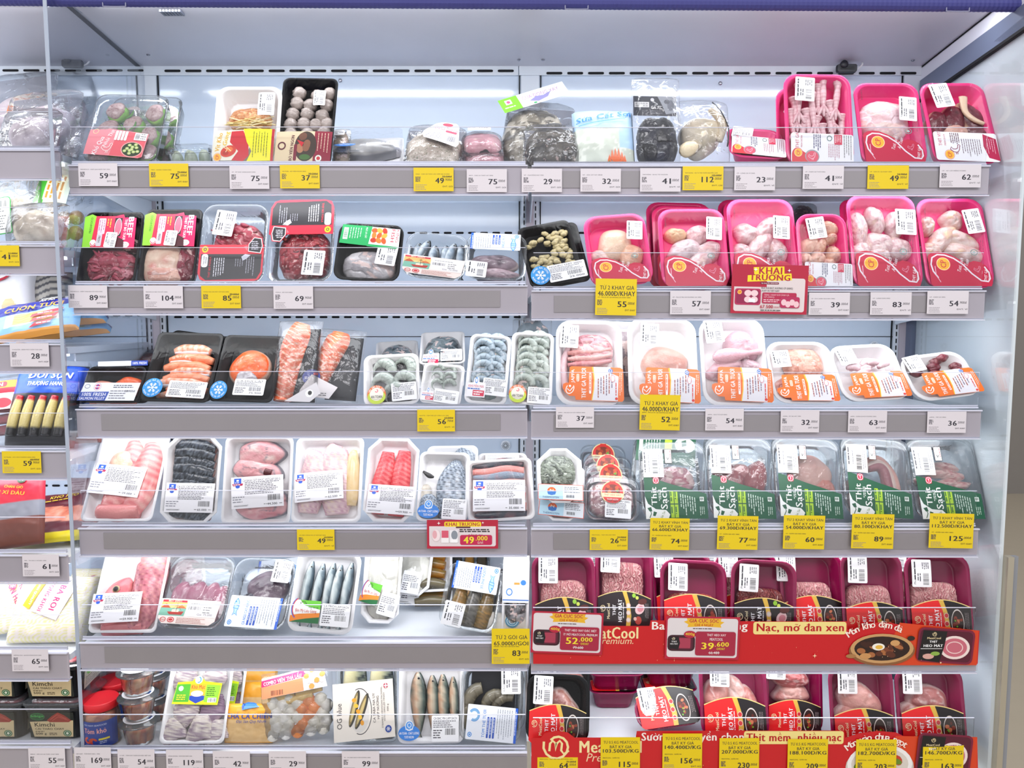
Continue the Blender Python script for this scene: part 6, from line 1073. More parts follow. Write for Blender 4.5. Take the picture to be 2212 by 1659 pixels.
chunk(i, 'belly_piece', -.12, .64, .2, .18, ['#f4cbb4', '#f8dccb'], 10, z=.018, t=.012, seed=264); sw(i, 'tied_fillet', [(-.3, .12), (0, .1), (.26, .12)], [.1, .13, .1], [.1, .12, .1], two('#e2a3a0', '#cf7f86'), .016)
i = vg('eight-sided white tray of dark snakehead fish slices', 404, 421, 122, 940, 'CÁ LÓC CẮT LÁT VIETGAP 300 G', '65.000', .02, .29, -1, 22, True, 3, lw=104)
for k, y in enumerate([.88, .79, .7, .61, .52, .43, .3, .12]):
    c_ = lambda T, A, k=k: np.where((np.sin(A) > .1)[..., None] | (np.sin(T * 90) * np.cos(A * 9) > .3)[..., None], ramp(np.clip(vn(T * 30, A * 6, k), 0, 1), ['#1e2228', '#4c535c', '#8b939c']), ramp(vn(T * 6, A, k), ['#cf8e84', '#e8c4b8']))
    sw(i, 'fish_slice', [(-.36, y + .02), (-.1, y + .015), (.15, y - .01), (.36, y - .04)], [.09, .125, .125, .07], [.05, .1, .1, .06], c_, .012 + .0015 * (k % 2), FISH, n=18, k=10, rough=.12, seed=k)
i = vg('white tray of round basa steaks with pink flesh', 551, 561, 148, 943, 'CÁ BASA CẮT KHÚC VIETGAP 500 G', '44.500', .02, .37, 4, 22, sd=4)
for k, (x, y, rx, ry) in enumerate([(.0, .80, .38, .20), (-.04, .6, .38, .2), (.05, .2, .4, .2), (.05, .3, .36, .18)]): chunk(i, 'fish_steak', x, y, rx, ry, ['#dc9aa2', '#ecc6c8', '#e6b2b6', '#f0dcd8'], -4, t=.02 + .002 * (k % 2), seed=270 + k, n=46, fatw=.09, fatc='#8a8f98', seam=1., fr=3, bumpy=.1, egg=.1)
sw(i, 'dark_gut', [(.1, .6), (.2, .58)], [.05, .05], [.05, .04], two('#6a1c2c', '#8a3a44'), .026)
i = vg('white tray of rosy tilapia fillets with scaly skin', 703, 714, 148, 945, 'CÁ ĐIÊU HỒNG PHI LÊ VIETGAP 300G', '62.500', -.12, .42, 5, 22, sd=5, lw=104)
SC = ('#c49aa8', '#dcbcc6', '#eedcd6', '#e8cfb0')
sc_ = lambda T, A: ramp(np.clip(.45 + .3 * np.sin(T * 110) * np.sin(A * 12 + np.floor(T * 35) * 1.6) + .5 * (vn(T * 5, A, 8) - .5), 0, 1), SC)
for k, (a, b_, c_) in enumerate([((-.28, .12), (-.22, .8), .2), ((.14, .1), (.08, .86), .24), ((.34, .2), (.34, .8), .1)]): sw(i, 'fish_fillet', [a, (a[0] * .6 + b_[0] * .4, .35), (b_[0], .62), b_, (b_[0] + .02, b_[1] + .06)], [c_ * .7, c_, c_, c_ * .7, c_ * .3], [.08, .1, .1, .08, .03], sc_ if k < 2 else (lambda T, A: ramp(vn(T * 20, A * 3, 4), ['#f0dcbc', '#e8cfa0'])), .013, FISH, n=24, k=16)
i = vg('eight-sided white tray of two red pink snakehead fillets', 838, 853, 112, 946, 'CÁ LÓC PHI LÊ VIETGAP 250G', '59.900', .03, .26, -2, 22, True, 6, lw=102)
rd = lambda T, A: ramp(np.clip(.3 + .3 * np.sin(T * 90 + 5 * np.abs(np.cos(A))) + .5 * (vn(T * 6, A * 2, 5) - .5), 0, 1), ['#dd4f5a', '#ee8488', '#f6b8b0'])
for k, (a, b_) in enumerate([((-.26, .1), (-.12, .84)), ((.12, .08), (.2, .86))]): sw(i, 'fish_fillet', [a, (a[0] + .03, .35), (b_[0] - .03, .62), b_], [.15, .19, .18, .12], [.08, .1, .1, .06], rd, .014, n=20, k=16)
i = vg('tray of grey scaled fish behind, above the blue oval seal tray', 975, 978, 110, 962, 'CÁ RÔ PHI VIETGAP', '49.000', .9, -.9, 0, 30, sd=7, dy=.07) if 0 else pack('L4', 'fish_tray', 'tray of grey scaled fish far behind the blue oval seal tray', 'seafood tray', 975, 978, 112, 962, FOAM, 34, .022, .014, .006, .006, dy=.075)
SCG = ('#39414c', '#8b96a4', '#c9d2dc', '#5c6674'); scg = lambda T, A: ramp(np.clip(.45 + .45 * np.sin(T * 120) * np.sin(A * 13 + np.floor(T * 38.2) * 1.6), 0, 1), SCG)
sw(i, 'scaled_fish', [(-.1, .3), (.05, .6), (.3, .92)], [.2, .26, .2], [.12, .14, .1], scg, .014, FISH, n=26, k=40)
i = pack('L4', 'fish_tray', 'white tray of silver scaled fish sides with a blue oval seal', 'seafood tray', 953, 962, 110, 976, FOAM, 24, .026, .014, .006, .007)
sw(i, 'scaled_fish', [(.2, .05), (.2, .3), (.16, .55), (.22, .8), (.26, .9)], [.26, .32, .30, .18, .06], [.12, .16, .14, .1, .04], scg, .012, FISH, n=30, k=40); sw(i, 'scaled_fish', [(-.4, .1), (-.28, .3), (-.1, .12)], [.1, .14, .12], [.06, .08, .06], scg, .02, FISH, n=22, k=30)
chunk(i, 'fish_belly', -.36, .4, .12, .22, ['#cfc8bc', '#e4ded4'], t=.016, seed=281, mat=FISH); sw(i, 'fish_fin', [(-.42, .72), (-.3, .66), (-.2, .64)], [.02, .05, .02], [.01, .02, .01], flat('#1c1e24'), .02)
put(i, blueseal(), -.26, .14, 46, 44, 0, z=i.d + .005, name='blue_seal'); put(i, sticker(54, 38, False, 28, 'CÁ RÔ PHI PHI LÊ'), .24, .18, 52, 44, -2, z=i.d + .0045, name='weigh_label')
i = pack('L4', 'fish_tray', 'white tray lying far behind the striped basa slices', 'seafood tray', 1085, 1085, 110, 978, FOAM, 40, .024, .014, .006, .006, dy=.08); mass(i, 'fish_slices', -.4, .1, .4, .9, ['#b8938e', '#dcc2bc', '#7c8490'], .018, .003, .03, seed=282); put(i, sticker(70, 12, False, 29), 0, .9, 74, 22, 0, z=i.d + .004, name='weigh_label')
i = vg('white tray of basa slices with black and silver skin strips', 1084, 1076, 144, 990, 'CÁ BASA CẮT LÁT VIETGAP 300 G', '35.000', -.02, .4, -3, 24, sd=8)
for k, (y, c1) in enumerate([(.92, '#4c545e'), (.82, '#e6a6a0'), (.72, '#9aa6b4'), (.62, '#e2b4aa'), (.52, '#c4ccd6'), (.4, '#dd959a'), (.24, '#e6b0aa'), (.12, '#59616c')]): sw(i, 'fish_slice', [(-.4, y + .01), (-.15, y - .015), (.12, y + .015), (.38, y - .02)], [.04, .1, .1, .06], [.04, .09, .09, .06], two(c1, '#d89a9a', seed=k, n=.8), .013 + .001 * (k % 3), n=12)
# fourth shelf, right bay
def ruoc(key, label, xb, xt, w, yt, dy, dz, lean, sd):
    i = pack(key, 'shrimp_tray', label, 'seafood tray', xb, xt, w, yt, FOAM, lean, .022, .03, .006, .006, oct_=True, dy=dy, dz=dz, film_=True)
    mass(i, 'tiny_shrimp', -.44, .3, .36, .9, ['#6f776c', '#9aa294', '#4c544c', '#bfc6b8'], .018, .004, .006, 2.5, 40, 1.6, sd, n=100, mat=FISH, fat=.12, fatc='#d7dcd0')
    c = Cv(100, 38, 3); c.R(0, 0, 100, 38, '#e35a3c').R(1.2, 1.2, 97.6, 35.6, '#e8eff4').R(1.2, 1.2, 54, 35.6, '#b9dcec').E(30, 17, 10, 10, '#e8632c').P([(20, 18), (30, 14), (40, 18), (38, 25), (30, 27), (22, 25)], '#2f6fb8').T('N', 30, 15, 8, 6, '#f7e6c0', b=.03).T('THERMOSTEN', 28, 32, 36, 4.5, '#2f5a8c').fine(58, 6, 38, 4, 4, 1.6, '#6a6f78').bar(62, 25, 18, 7); put(i, c, 0, .17, w * .98, 36, -3, z=i.d + .004, name='sea_label', mat=PRINTG); return i
ruoc('R4', 'lower of the two stacked eight-sided trays of tiny shrimp, mostly hidden', 1212, 1215, 98, 985, .014, .0012, 38, 290)
ruoc('R4', 'upper tilted eight-sided tray of tiny grey shrimp with a red-edged label', 1212, 1206, 98, 968, .014, .041, 38, 291)
def podbox(label, x, yt, w, lean, dy, dz, sd, front=False):
    i = place('R4', 'pork_box', label, 'meat box', x, x, w, yt, lean, .03, dy, dz); tray(i, PET, .022, .006, .004, name='box_base'); lid(i, mat=PET, hgt=.007); mass(i, 'ground_pork', -.42, .06, .42, .94, ['#c07a82', '#e0b4b4', '#a86070', '#f0dcd4'], .028, .004, .012, seed=sd, fat=.25, n=70)
    c = Cv(46, 46, 2); c.E(23, 23, 23, 23, '#f0d9a0').E(23, 23, 21, 21, '#d9302c').E(23, 19, 15, 12, '#7e2a1a')
    for k in range(7): c.E(23 + 9 * math.cos(k), 18 + 7 * math.sin(k * 1.7), 4, 3.4, ['#c8502a', '#e0793c', '#a8381c'][k % 3], 9)
    c.R(2, 24, 42, 8, '#f4e6b4', 2).T('THỊT HEO XAY', 23, 28, 34, 4, '#c8302c').T('THƠM NGON', 23, 36, 22, 3.6, '#fff').R(17, 1, 12, 5, '#d9302c', 1).P([(28, 20), (34, 16), (34, 22)], '#5aa02c'); put(i, c, 0, .62 if front else .8, 50, 52, 0, z=i.d + .009, name='round_sticker', mat=PRINTG)
    if front: put(i, sticker(56, 36, False, 33, 'THỊT HEO XAY 200G'), .1, .25, 56, 40, -2, z=i.d + .009, name='weigh_label')
    return i
podbox('clear box of ground pork lying rearmost in the row of four', 1302, 962, 98, 30, .165, .012, 300)
podbox('third clear box of ground pork from the front', 1312, 986, 104, 26, .118, .004, 301)
podbox('second clear box of ground pork from the front', 1318, 1008, 110, 26, .068, .002, 302)
podbox('front clear box of ground pork with a red round sticker and weigh label', 1322, 1030, 118, 26, .018, .0012, 303, True)
c_ = None
def sachback(label, xb, xt, w, yt, dy, sleeve=False):
    i = place('R4', 'pork_tray', label, 'meat tray', xb, xt, w, yt, -32, .03, dy + .012); tray(i, PET, .032, .006, .007); lid(i, mat=PET, hgt=.004)
    if sleeve:
        c = Cv(130, 60, 4); c.R(0, 0, 130, 60, '#12573a').E(106, 16, 22, 16, '#f4f6f4').P([(100, 20), (98, 8), (108, 4), (110, 16)], '#12573a').T('Vĩnh Tân', 88, 16, 14, 5, '#12573a', rot=90).R(62, 8, 16, 24, '#b4d62a').fine(20, 8, 34, 6, 6, 2, '#d8e6da', True).R(6, 8, 8, 30, '#eef2ee'); put(i, c, 0, .76, 128, 66, 0, z=i.d + .005, name='green_card', mat=PRINTG)
sachback('clear tray with a green card standing behind the first green-banded pork tray', 1430, 1440, 140, 930, .068, True)
for k, (xb, xt) in enumerate([(1585, 1590), (1730, 1738), (1880, 1885), (2028, 2025)]): sachback('clear tray standing behind the %s green-banded pork tray' % ['second', 'third', 'fourth', 'fifth'][k], xb, xt, 140, 934, .068)
sach = [('clear tray of pink pork ribs with a green band, first of the five', 1462, 1449, 146, 956, 0), ('clear tray of lean dark pork chunks with a green band', 1608, 1594, 146, 946, 1), ('clear tray with a smooth pale pork leg piece and a green band', 1752, 1738, 146, 946, 2), ('clear tray with a curled belly pork slice and a green band', 1902, 1887, 148, 946, 3), ('clear tray of short pork ribs with a green band, last of the five', 2058, 2025, 146, 950, 4)]
for lab, xb, xt, w, yt, k in sach:
    i = place('R4', 'pork_tray', lab, 'meat tray', xb, xt, w, yt, -24, .036, .019); tray(i, PET, .032, .006, .008, rib=.01); lid(i, mat=PET, hgt=.004); PK = ['#cc8a8e', '#e6b6b2', '#f0d6ce', '#c27478']
    if k == 0: mass(i, 'pork_ribs', -.3, .34, .34, .72, ['#dc98a4', '#eec6cc', '#d07c8c', '#f6e4e2'], .026, .007, .028, seed=310, fat=.3, asp=.6)
    if k == 1: chunk(i, 'pork_chunk', -.14, .5, .26, .26, ['#a84452', '#c05e64', '#96384a'], 10, t=.026, seed=311, seam=.8); chunk(i, 'pork_chunk', .25, .5, .2, .3, ['#b44c54', '#cc6e70'], -20, t=.028, seed=312, seam=.5); chunk(i, 'pork_chunk', .04, .62, .16, .12, ['#d88c90', '#eab4b0'], 0, t=.024, seed=313, fatw=.3)
    if k == 2: chunk(i, 'pork_leg', .08, .56, .30, .36, ['#e2aca4', '#efc8bc', '#d8968c'], -20, t=.03, seed=314, fr=2, n=50); chunk(i, 'pork_leg', .24, .4, .2, .22, ['#d88878', '#e8a898'], 20, t=.028, seed=315, fr=2)
    if k == 3:
        for q in range(3): sw(i, ['pork_skin', 'pork_fat', 'pork_lean'][q], [(-.15 + q * .03, .66 - q * .02), (.06, .76 - q * .05), (.24 - q * .05, .6), (.3 - q * .06, .42), (.3 - q * .05, .3)], [.05, .07, .08, .08, .07], [.08] * 5, two(['#e9b8ac', '#f2dcd2', '#b86a74'][q], '#d69a94', seed=q), .018 + q * .003)
        mass(i, 'pork_trim', -.42, .32, .1, .5, PK, .024, .004, .02, seed=317, fat=.3)
    if k == 4:
        for q, (x, y, a) in enumerate([(.12, .68, -10), (.02, .6, 0), (.2, .56, -8), (-.28, .5, 0), (.1, .47, 4), (.26, .44, 10), (-.1, .42, 0)]): chunk(i, 'pork_rib', x, y, .2, .07, PK, a, z=.012, t=.018, seed=320 + q, fatw=.2, n=28)
    mass(i, 'pork_under', -.4, .04, .4, .4, ['#a85a62', '#c88a88'], .014, .002, .03, seed=330 + k)
    stk(i, thitsach(), .0, .22, 132, 92, 0, z=i.d + .007, name='green_band', mat=PRINTG)
    c = Cv(44, 56, k); c.R(0, 0, 44, 56, '#f3f3f6' if k != 3 else '#d6d2ce').bar(20, 20, 11, 30, True).fine(3, 6, 44, 1, 2, 2.2, '#4a4a52', True, 1).fine(12, 12, 34, 1, 3, 1.4, '#8a8a92', True).fine(34, 6, 46, 2, 4, 1.3, '#9a9aa2', True); stk(i, c, -.3, .72, 44, 62, 0, z=i.d + .0075, name='weigh_label')
    c = Cv(16, 30); c.R(0, 0, 16, 30, '#3a2a2c').R(1, 1, 14, 28, '#f6f4f4').T('V', 7, 20, 6, 6, '#222', b=.03).fine(12, 3, 24, 1, 2, 1.2, '#a33', True, 1); put(i, c, -.07, .81, 16, 32, 0, z=i.d + .008, name='check_stamp')
# ---- fifth shelf, left bay
i = pack('L5', 'fish_tray', 'white tray with a whole cleaned red tilapia, first on the fifth shelf', 'seafood tray', 262, 301, 144, 1184, FOAM, 26, .032, .012, .006, .008)
rsc = lambda T, A: ramp(np.clip(.45 + .35 * np.sin(T * 100) * np.sin(A * 12 + np.floor(T * 31.8) * 1.6) + .6 * (vn(T * 4, A, 8) - .5), 0, 1), ['#a05a68', '#c98592', '#e3a8a8', '#eab79a'])
sw(i, 'fish_body', [(.06, .06), (.2, .3), (.24, .6), (.2, .85), (.14, .95)], [.2, .25, .27, .24, .16], [.12, .14, .15, .13, .08], rsc, .014, FISH, n=26, k=34); sw(i, 'fish_belly', [(-.32, .06), (-.1, .08), (.25, .08)], [.12, .13, .1], [.12, .12, .1], two('#d98f94', '#bc6a76', seed=3), .016, FISH)
sw(i, 'fish_head', [(-.16, .1), (-.22, .28), (-.2, .46), (-.12, .58), (-.06, .63)], [.2, .22, .2, .12, .05], [.13, .14, .13, .08, .03], two('#e08a92', '#f0b8b0', seed=4), .018, FISH, n=14)
v, f = _disc(.0075, .003); e = obj('fish_eye', mesh(v, f, np.array([lin('#15151a') if q <= 14 else lin('#c9b184') for q in range(len(v))]), True), i.o, [PRINT]); e.location = (-.2 * i.w, .5 * i.h, .018 + .13 * i.w)
i.d = .038; stk(i, vietgap('CÁ ĐIÊU HỒNG LÀM SẠCH VIETGAP 500G', '59.900', 9), -.13, .28, 104, 62, 3, z=.041, name='white_label')
i = pack('L5', 'fish_tray', 'red fish tray lying far behind, above the tuna slices', 'seafood tray', 400, 400, 84, 1180, FOAM, 60, .02, .014, .006, .006, dy=.2); mass(i, 'fish', -.4, .1, .4, .9, ['#a8606c', '#d09098'], .016, .003, .02, seed=340)
i = place('L5', 'tuna_pack', 'clear ribbed tray of rosy tuna slices with a red ship label', 'seafood tray', 405, 444, 142, 1200, 26, .036, .019); tray(i, PET, .03, .006, .01, rib=.02); lid(i, mat=PET, hgt=.005)
for k, (x, y) in enumerate([(.3, .38), (.14, .44), (-.06, .46), (-.26, .44)]):
    chunk(i, 'tuna_slice', x, y, .15, .26, ['#c4648a', '#d98aa6', '#cc7292', '#e8b4c4'], -14, z=.014 + .002 * k, t=.014, seed=341 + k, fr=3, seam=1.2, fatc='#eecad2')
stk(i, denti(), -.02, .2, 128, 54, -2, z=i.d + .008, name='ship_label', mat=PRINTG)
i = pack('L5', 'tuna_pack', 'white and blue card of a pack lying far behind the tuna steak', 'seafood tray', 600, 612, 100, 1186, PET, 50, .02, .02, .005, .005, dy=.16); put(i, bluefish('CÁ NGỪ CẮT KHÚC', 6, 104, 50), 0, .6, 96, 60, 180, z=i.d + .004, name='blue_card', mat=PRINTG)
i = place('L5', 'tuna_pack', 'clear tray of dark tuna steak with a white and blue card at its foot', 'seafood tray', 545, 578, 134, 1204, 26, .034, .017); tray(i, PET, .028, .006, .008); film(i, .003, r=.028)
chunk(i, 'tuna_steak', .05, .56, .36, .34, ['#4a3e4a', '#7a6a76', '#8f828c', '#5a4a58'], t=.022, seed=345, mat=FISH, fr=3); chunk(i, 'tuna_steak', -.14, .36, .3, .2, ['#2c2a36', '#5a5664'], t=.024, seed=346, mat=FISH)
put(i, bluefish('CÁ NGỪ CẮT KHÚC', 7, 110, 58), -.02, .18, 112, 66, -2, z=i.d + .005, name='blue_card', mat=PRINTG); put(i, sticker(40, 44, True, 34), .3, .8, 40, 48, -4, z=i.d + .005, name='weigh_label')
SB = ['#2c3a46', '#6f8490', '#c6d2d4', '#e6ebea', '#54646c']
i = pack('L5', 'mackerel_tray', 'white tray of five slim blue silver fish with a green and orange label', 'seafood tray', 688, 716, 140, 1187, FOAM, 24, .028, .022, .007, .007)
for k, (x, y) in enumerate([(-.3, .86), (-.12, .84), (.04, .86), (.16, .84), (.32, .88)]): fishb(i, (x + .02, y), (x - .05, .06), .085, SB, .015 + .002 * (k % 2), 350 + k, 'slim_fish')
put(i, benlabel(), -.24, .24, 62, 46, 0, z=i.d + .005, name='green_label', mat=PRINTG); put(i, sticker(62, 38, False, 36, 'CÁ TRÍCH LÀM SẠCH'), .22, .22, 62, 46, 0, z=i.d + .0045, name='weigh_label')
SQ = ['#d9d6cc', '#efeee6', '#c6c4bc', '#b8b4b0']
def squid(label, xb, xt, w, yt, dy, dz, lean, sd, lab=True, oc=True):
    i = pack('L5', 'squid_tray', label, 'seafood tray', xb, xt, w, yt, FOAM, lean, .026, .02, .006, .006, oct_=oc, dy=dy, dz=dz); mass(i, 'squid', -.42, .04, .42, .96, SQ, .022, .006, .04, 1.5, 20, .8, sd, mat=FISH, fat=.1, fatc='#fbfaf6')
    if lab:
        for k, (x, y) in enumerate([(.14, .84), (.16, .62), (.1, .42)]): chunk(i, 'squid_body', x, y, .26, .3, ['#e9e8e0', '#f4f3ee'], 20, z=.008, t=.024, seed=sd + k, mat=FISH, fr=2)
        put(i, benlabel(), -.26, .35, 40, 44, -14, z=i.d + .006, name='green_label', mat=PRINTG)
    put(i, sticker(40, 44, False, sd), .22 if lab else 0, .22 if lab else .16, 40, 48, -14 if lab else -4, z=i.d + .005, name='weigh_label'); return i
squid('white tray of squid lying under the second squid tray', 884, 900, 84, 1200, .17, .0012, 40, 362, False)
squid('white tray of grey squid pieces behind the green-labelled squid tray', 885, 903, 78, 1160, .155, .028, 34, 365, False)
squid('narrow white tray of whole white squid with a green label, standing further back', 818, 832, 82, 1165, .075, .0012, 24, 368)
EEL = ['#b5782a', '#d89a3c', '#e9b860', '#7a5a34']
for k, (yt, dy, dz, lab) in enumerate([(1268, .165, .0012, 'lower white tray of golden eel under another'), (1186, .165, .03, 'upper white tray of golden eel pieces at the back of the fifth shelf')]):
    i = pack('L5', 'eel_tray', lab, 'seafood tray', 928, 930, 96, yt, FOAM, 62 if k == 0 else 48, .024, .014, .006, .006, dy=dy, dz=dz)
    for q, y in enumerate([.86, .66, .44, .2]): sw(i, 'eel_piece', [(-.34, y - .04), (0, y + .03), (.34, y - .04)], [.09, .12, .09], [.1, .13, .1], lambda T, A, q=q: ramp(np.clip(.5 + .5 * np.sin(A) + .2 * (vn(T * 9, A, q) - .5), 0, 1), ['#7a4a20', '#d89430', '#8a7440'] if q < 3 else ['#3c3a34', '#8a8066']), .018, FISH, n=12)
i = pack('L5', 'eel_tray', 'clear pack of brown eel lying far behind the eel fillet tray', 'seafood tray', 1012, 1012, 92, 1180, PET, 62, .024, .014, .005, .005, dy=.19)
for q in range(3): sw(i, 'eel_piece', [(-.3 + .3 * q, .1), (-.28 + .3 * q, .9)], [.14, .12], [.1, .1], two(['#4a4238', '#c9983c', '#6a604c'][q], '#8a6a34'), .01, FISH)
i = pack('L5', 'eel_tray', 'clear tray of split eel fillets with a white and blue card at its top', 'seafood tray', 1006, 1034, 124, 1214, PET, 26, .032, .024, .006, .008)
for q, (x, c1, c2) in enumerate([(-.22, '#c79a4c', '#8a7440'), (.02, '#4a4844', '#8e8c86'), (.26, '#c29a56', '#7c6c48')]): sw(i, 'eel_fillet', [(x - .03, .06), (x, .3), (x + .02, .6)], [.12, .14, .1], [.08, .1, .08], lambda T, A, c1=c1, c2=c2, q=q: ramp(np.clip(vn(T * 40, A * 3, q) * .6 + .3 * np.cos(A) ** 2, 0, 1), [c1, c2, '#d8c8a0']), .014, FISH, n=14, k=12)
put(i, bluefish('LƯƠN PHI LÊ', 8, 98, 50), .02, .8, 98, 58, 180, z=i.d + .004, name='blue_card', mat=PRINTG); put(i, sticker(42, 44, True, 38), -.26, .16, 44, 50, -4, z=i.d + .0045, name='weigh_label')
i = pack('L5', 'octopus_tray', 'narrow tray of grey octopus in a white paper sleeve by the middle joint', 'seafood tray', 1112, 1116, 58, 1200, FOAM, 22, .03, .012, .005, .005); mass(i, 'octopus', -.4, .04, .4, .5, ['#8a888a', '#c4c2c4', '#3c3c42', '#e2e0e0'], .026, .006, .02, seed=372, mat=FISH)
c = Cv(56, 90, 3); c.R(0, 0, 56, 90, '#e6eaf0').P([(0, 0), (56, 0), (30, 40), (0, 60)], '#f4f5f8').R(0, 84, 56, 2, '#2f6fc8').ring(14, 70, 7, 7, 2, '#3f86d8').E(44, 52, 6, 5, '#3f86d8').R(24, 52, 12, 4, '#f0a040'); put(i, c, 0, .7, 56, 100, 0, z=i.d + .004, name='paper_sleeve', mat=PRINTG)
i = place('L5', 'paper_pouch', 'creased white paper pouch with a blue round crest behind the yellow 65.000 tag', 'food pack', 1092, 1098, 92, 1322, 30, .004, .026); pouch(i, 'pouch_body', .014, lambda U, V: np.ones(U.shape + (3,)) * np.array(lin('#e2ddd4')), seed=374, wr=.004); c = Cv(30, 30); c.E(15, 15, 14, 13, '#3a86a8').ring(15, 15, 11, 10, 1.2, '#d8e8ee').ring(15, 15, 7, 6, 1.2, '#d8e8ee'); stick(i, c, .12, .62, 32, 30, 0, 'blue_crest')
i = clearbag('L5', 'frozen_pack', 'frosted white bag at the back of the fifth shelf beside the joint', 'food bag', 1095, 1100, 84, 1172, 40, .03, .13, 376); mass(i, 'fish_meat', -.4, .05, .4, .6, ['#2a2c34', '#5c606a'], .02, .003, .03, seed=377); 
# ---- fifth shelf, right bay: maroon trays
PO = ['#b8707c', '#d8a0a4', '#e9c6c2', '#a85a68']; PR = ['#a8404c', '#c86a62', '#dd8a7c', '#94303e']
def maroon(key, label, xb, xt, w, yt, dy=.014, red=True, meat=None, hgt=(.06, .68), pal=PO, mat=None, lab=True, st=(-.24, .8), lean=22, sd=1, dz=.0012, d=.038, lwd=None, ly=.2, seed2=0):
    i = place(key, 'pork_tray', label, 'meat tray', xb, xt, w, yt, lean, d, dy, dz); tray(i, mat or MARO, .03, .008, .008); film(i, .0012, r=.03)
    if meat == 'mince':
        mass(i, 'minced_pork', -.36, hgt[0], .36, hgt[1], pal, .027, .0032, .0062, 4.5, 0, 1.5, sd, n=150, fat=.1, fatc='#f3dfd8', shape=5, edge=.22, ridge=1)
    elif meat:
        for q, (x, y, rx, ry, a, c_, sm) in enumerate(meat): chunk(i, 'pork_piece', x, y, rx, ry, c_, a, t=.03, seed=sd + q, seam=sm, fatw=.12, fr=2.6, n=40)
    if lab: stk(i, heomat(red, seed=sd % 7), .0, ly, (lwd or w * .9), 84 * w / 142, 0, z=i.d + .0035, name='arched_label', mat=PRINTG)
    if st: stk(i, sticker(42, 54, True, sd, 'Phúc Hành Nam'), st[0], st[1], 42, 58, -1, z=i.d + .004, name='weigh_label')
    return i
for k, (xb, xt, dx) in enumerate([(1225, 1222, 0), (1480, 1468, 0), (1620, 1610, 0), (1752, 1742, 0), (1884, 1876, 0), (2010, 2000, 0)]):
    maroon('R5', 'maroon tray rim standing at the back, behind the %s front tray of minced pork' % ['first', 'third', 'fourth', 'fifth', 'sixth', 'last'][k], xb, xt, 134, 1176, .105, lab=False, meat='mince', sd=400 + k, st=(.42, .88), lean=-26)
maroon('R5', 'maroon tray of pink minced pork under the 52.000 card', 1220, 1216, 138, 1195, .012, False, 'mince', sd=410)
maroon('R5', 'maroon tray of minced pork whose whole black label shows, set further back', 1348, 1348, 126, 1172, .055, False, 'mince', (.2, .78), sd=411, ly=.22)
maroon('R5', 'maroon tray of mince behind the redder front tray', 1482, 1470, 132, 1192, .060, True, 'mince', sd=412, st=(-.3, .84))
maroon('R5', 'maroon tray of brighter red minced pork above the 39.600 card', 1500, 1497, 144, 1208, .012, True, 'mince', (.06, .56), PR, sd=413, st=(-.24, .76))
maroon('R5', 'maroon tray of mince half hidden behind the darkest front tray', 1620, 1610, 134, 1190, .060, True, 'mince', sd=414, st=(-.3, .84))
maroon('R5', 'maroon tray of darkest minced meat, right of the 39.600 card', 1648, 1651, 142, 1208, .012, False, 'mince', (.06, .62), ['#7a3440', '#9c4c50', '#b8706a', '#6c2a38'], sd=415, st=(-.24, .76))
maroon('R5', 'maroon tray of minced pork above the lean and fat lettering', 1762, 1748, 138, 1190, .03, True, 'mince', (.06, .62), sd=416, st=(-.4, .8))
maroon('R5', 'maroon tray of minced pork with a red label over the clay pot picture', 1890, 1880, 134, 1192, .012, True, 'mince', (.06, .60), sd=417)
maroon('R5', 'maroon tray of minced pork with a red label, last on the fifth shelf', 2035, 2022, 142, 1198, .012, True, 'mince', (.06, .66), sd=418, st=(-.26, .78))
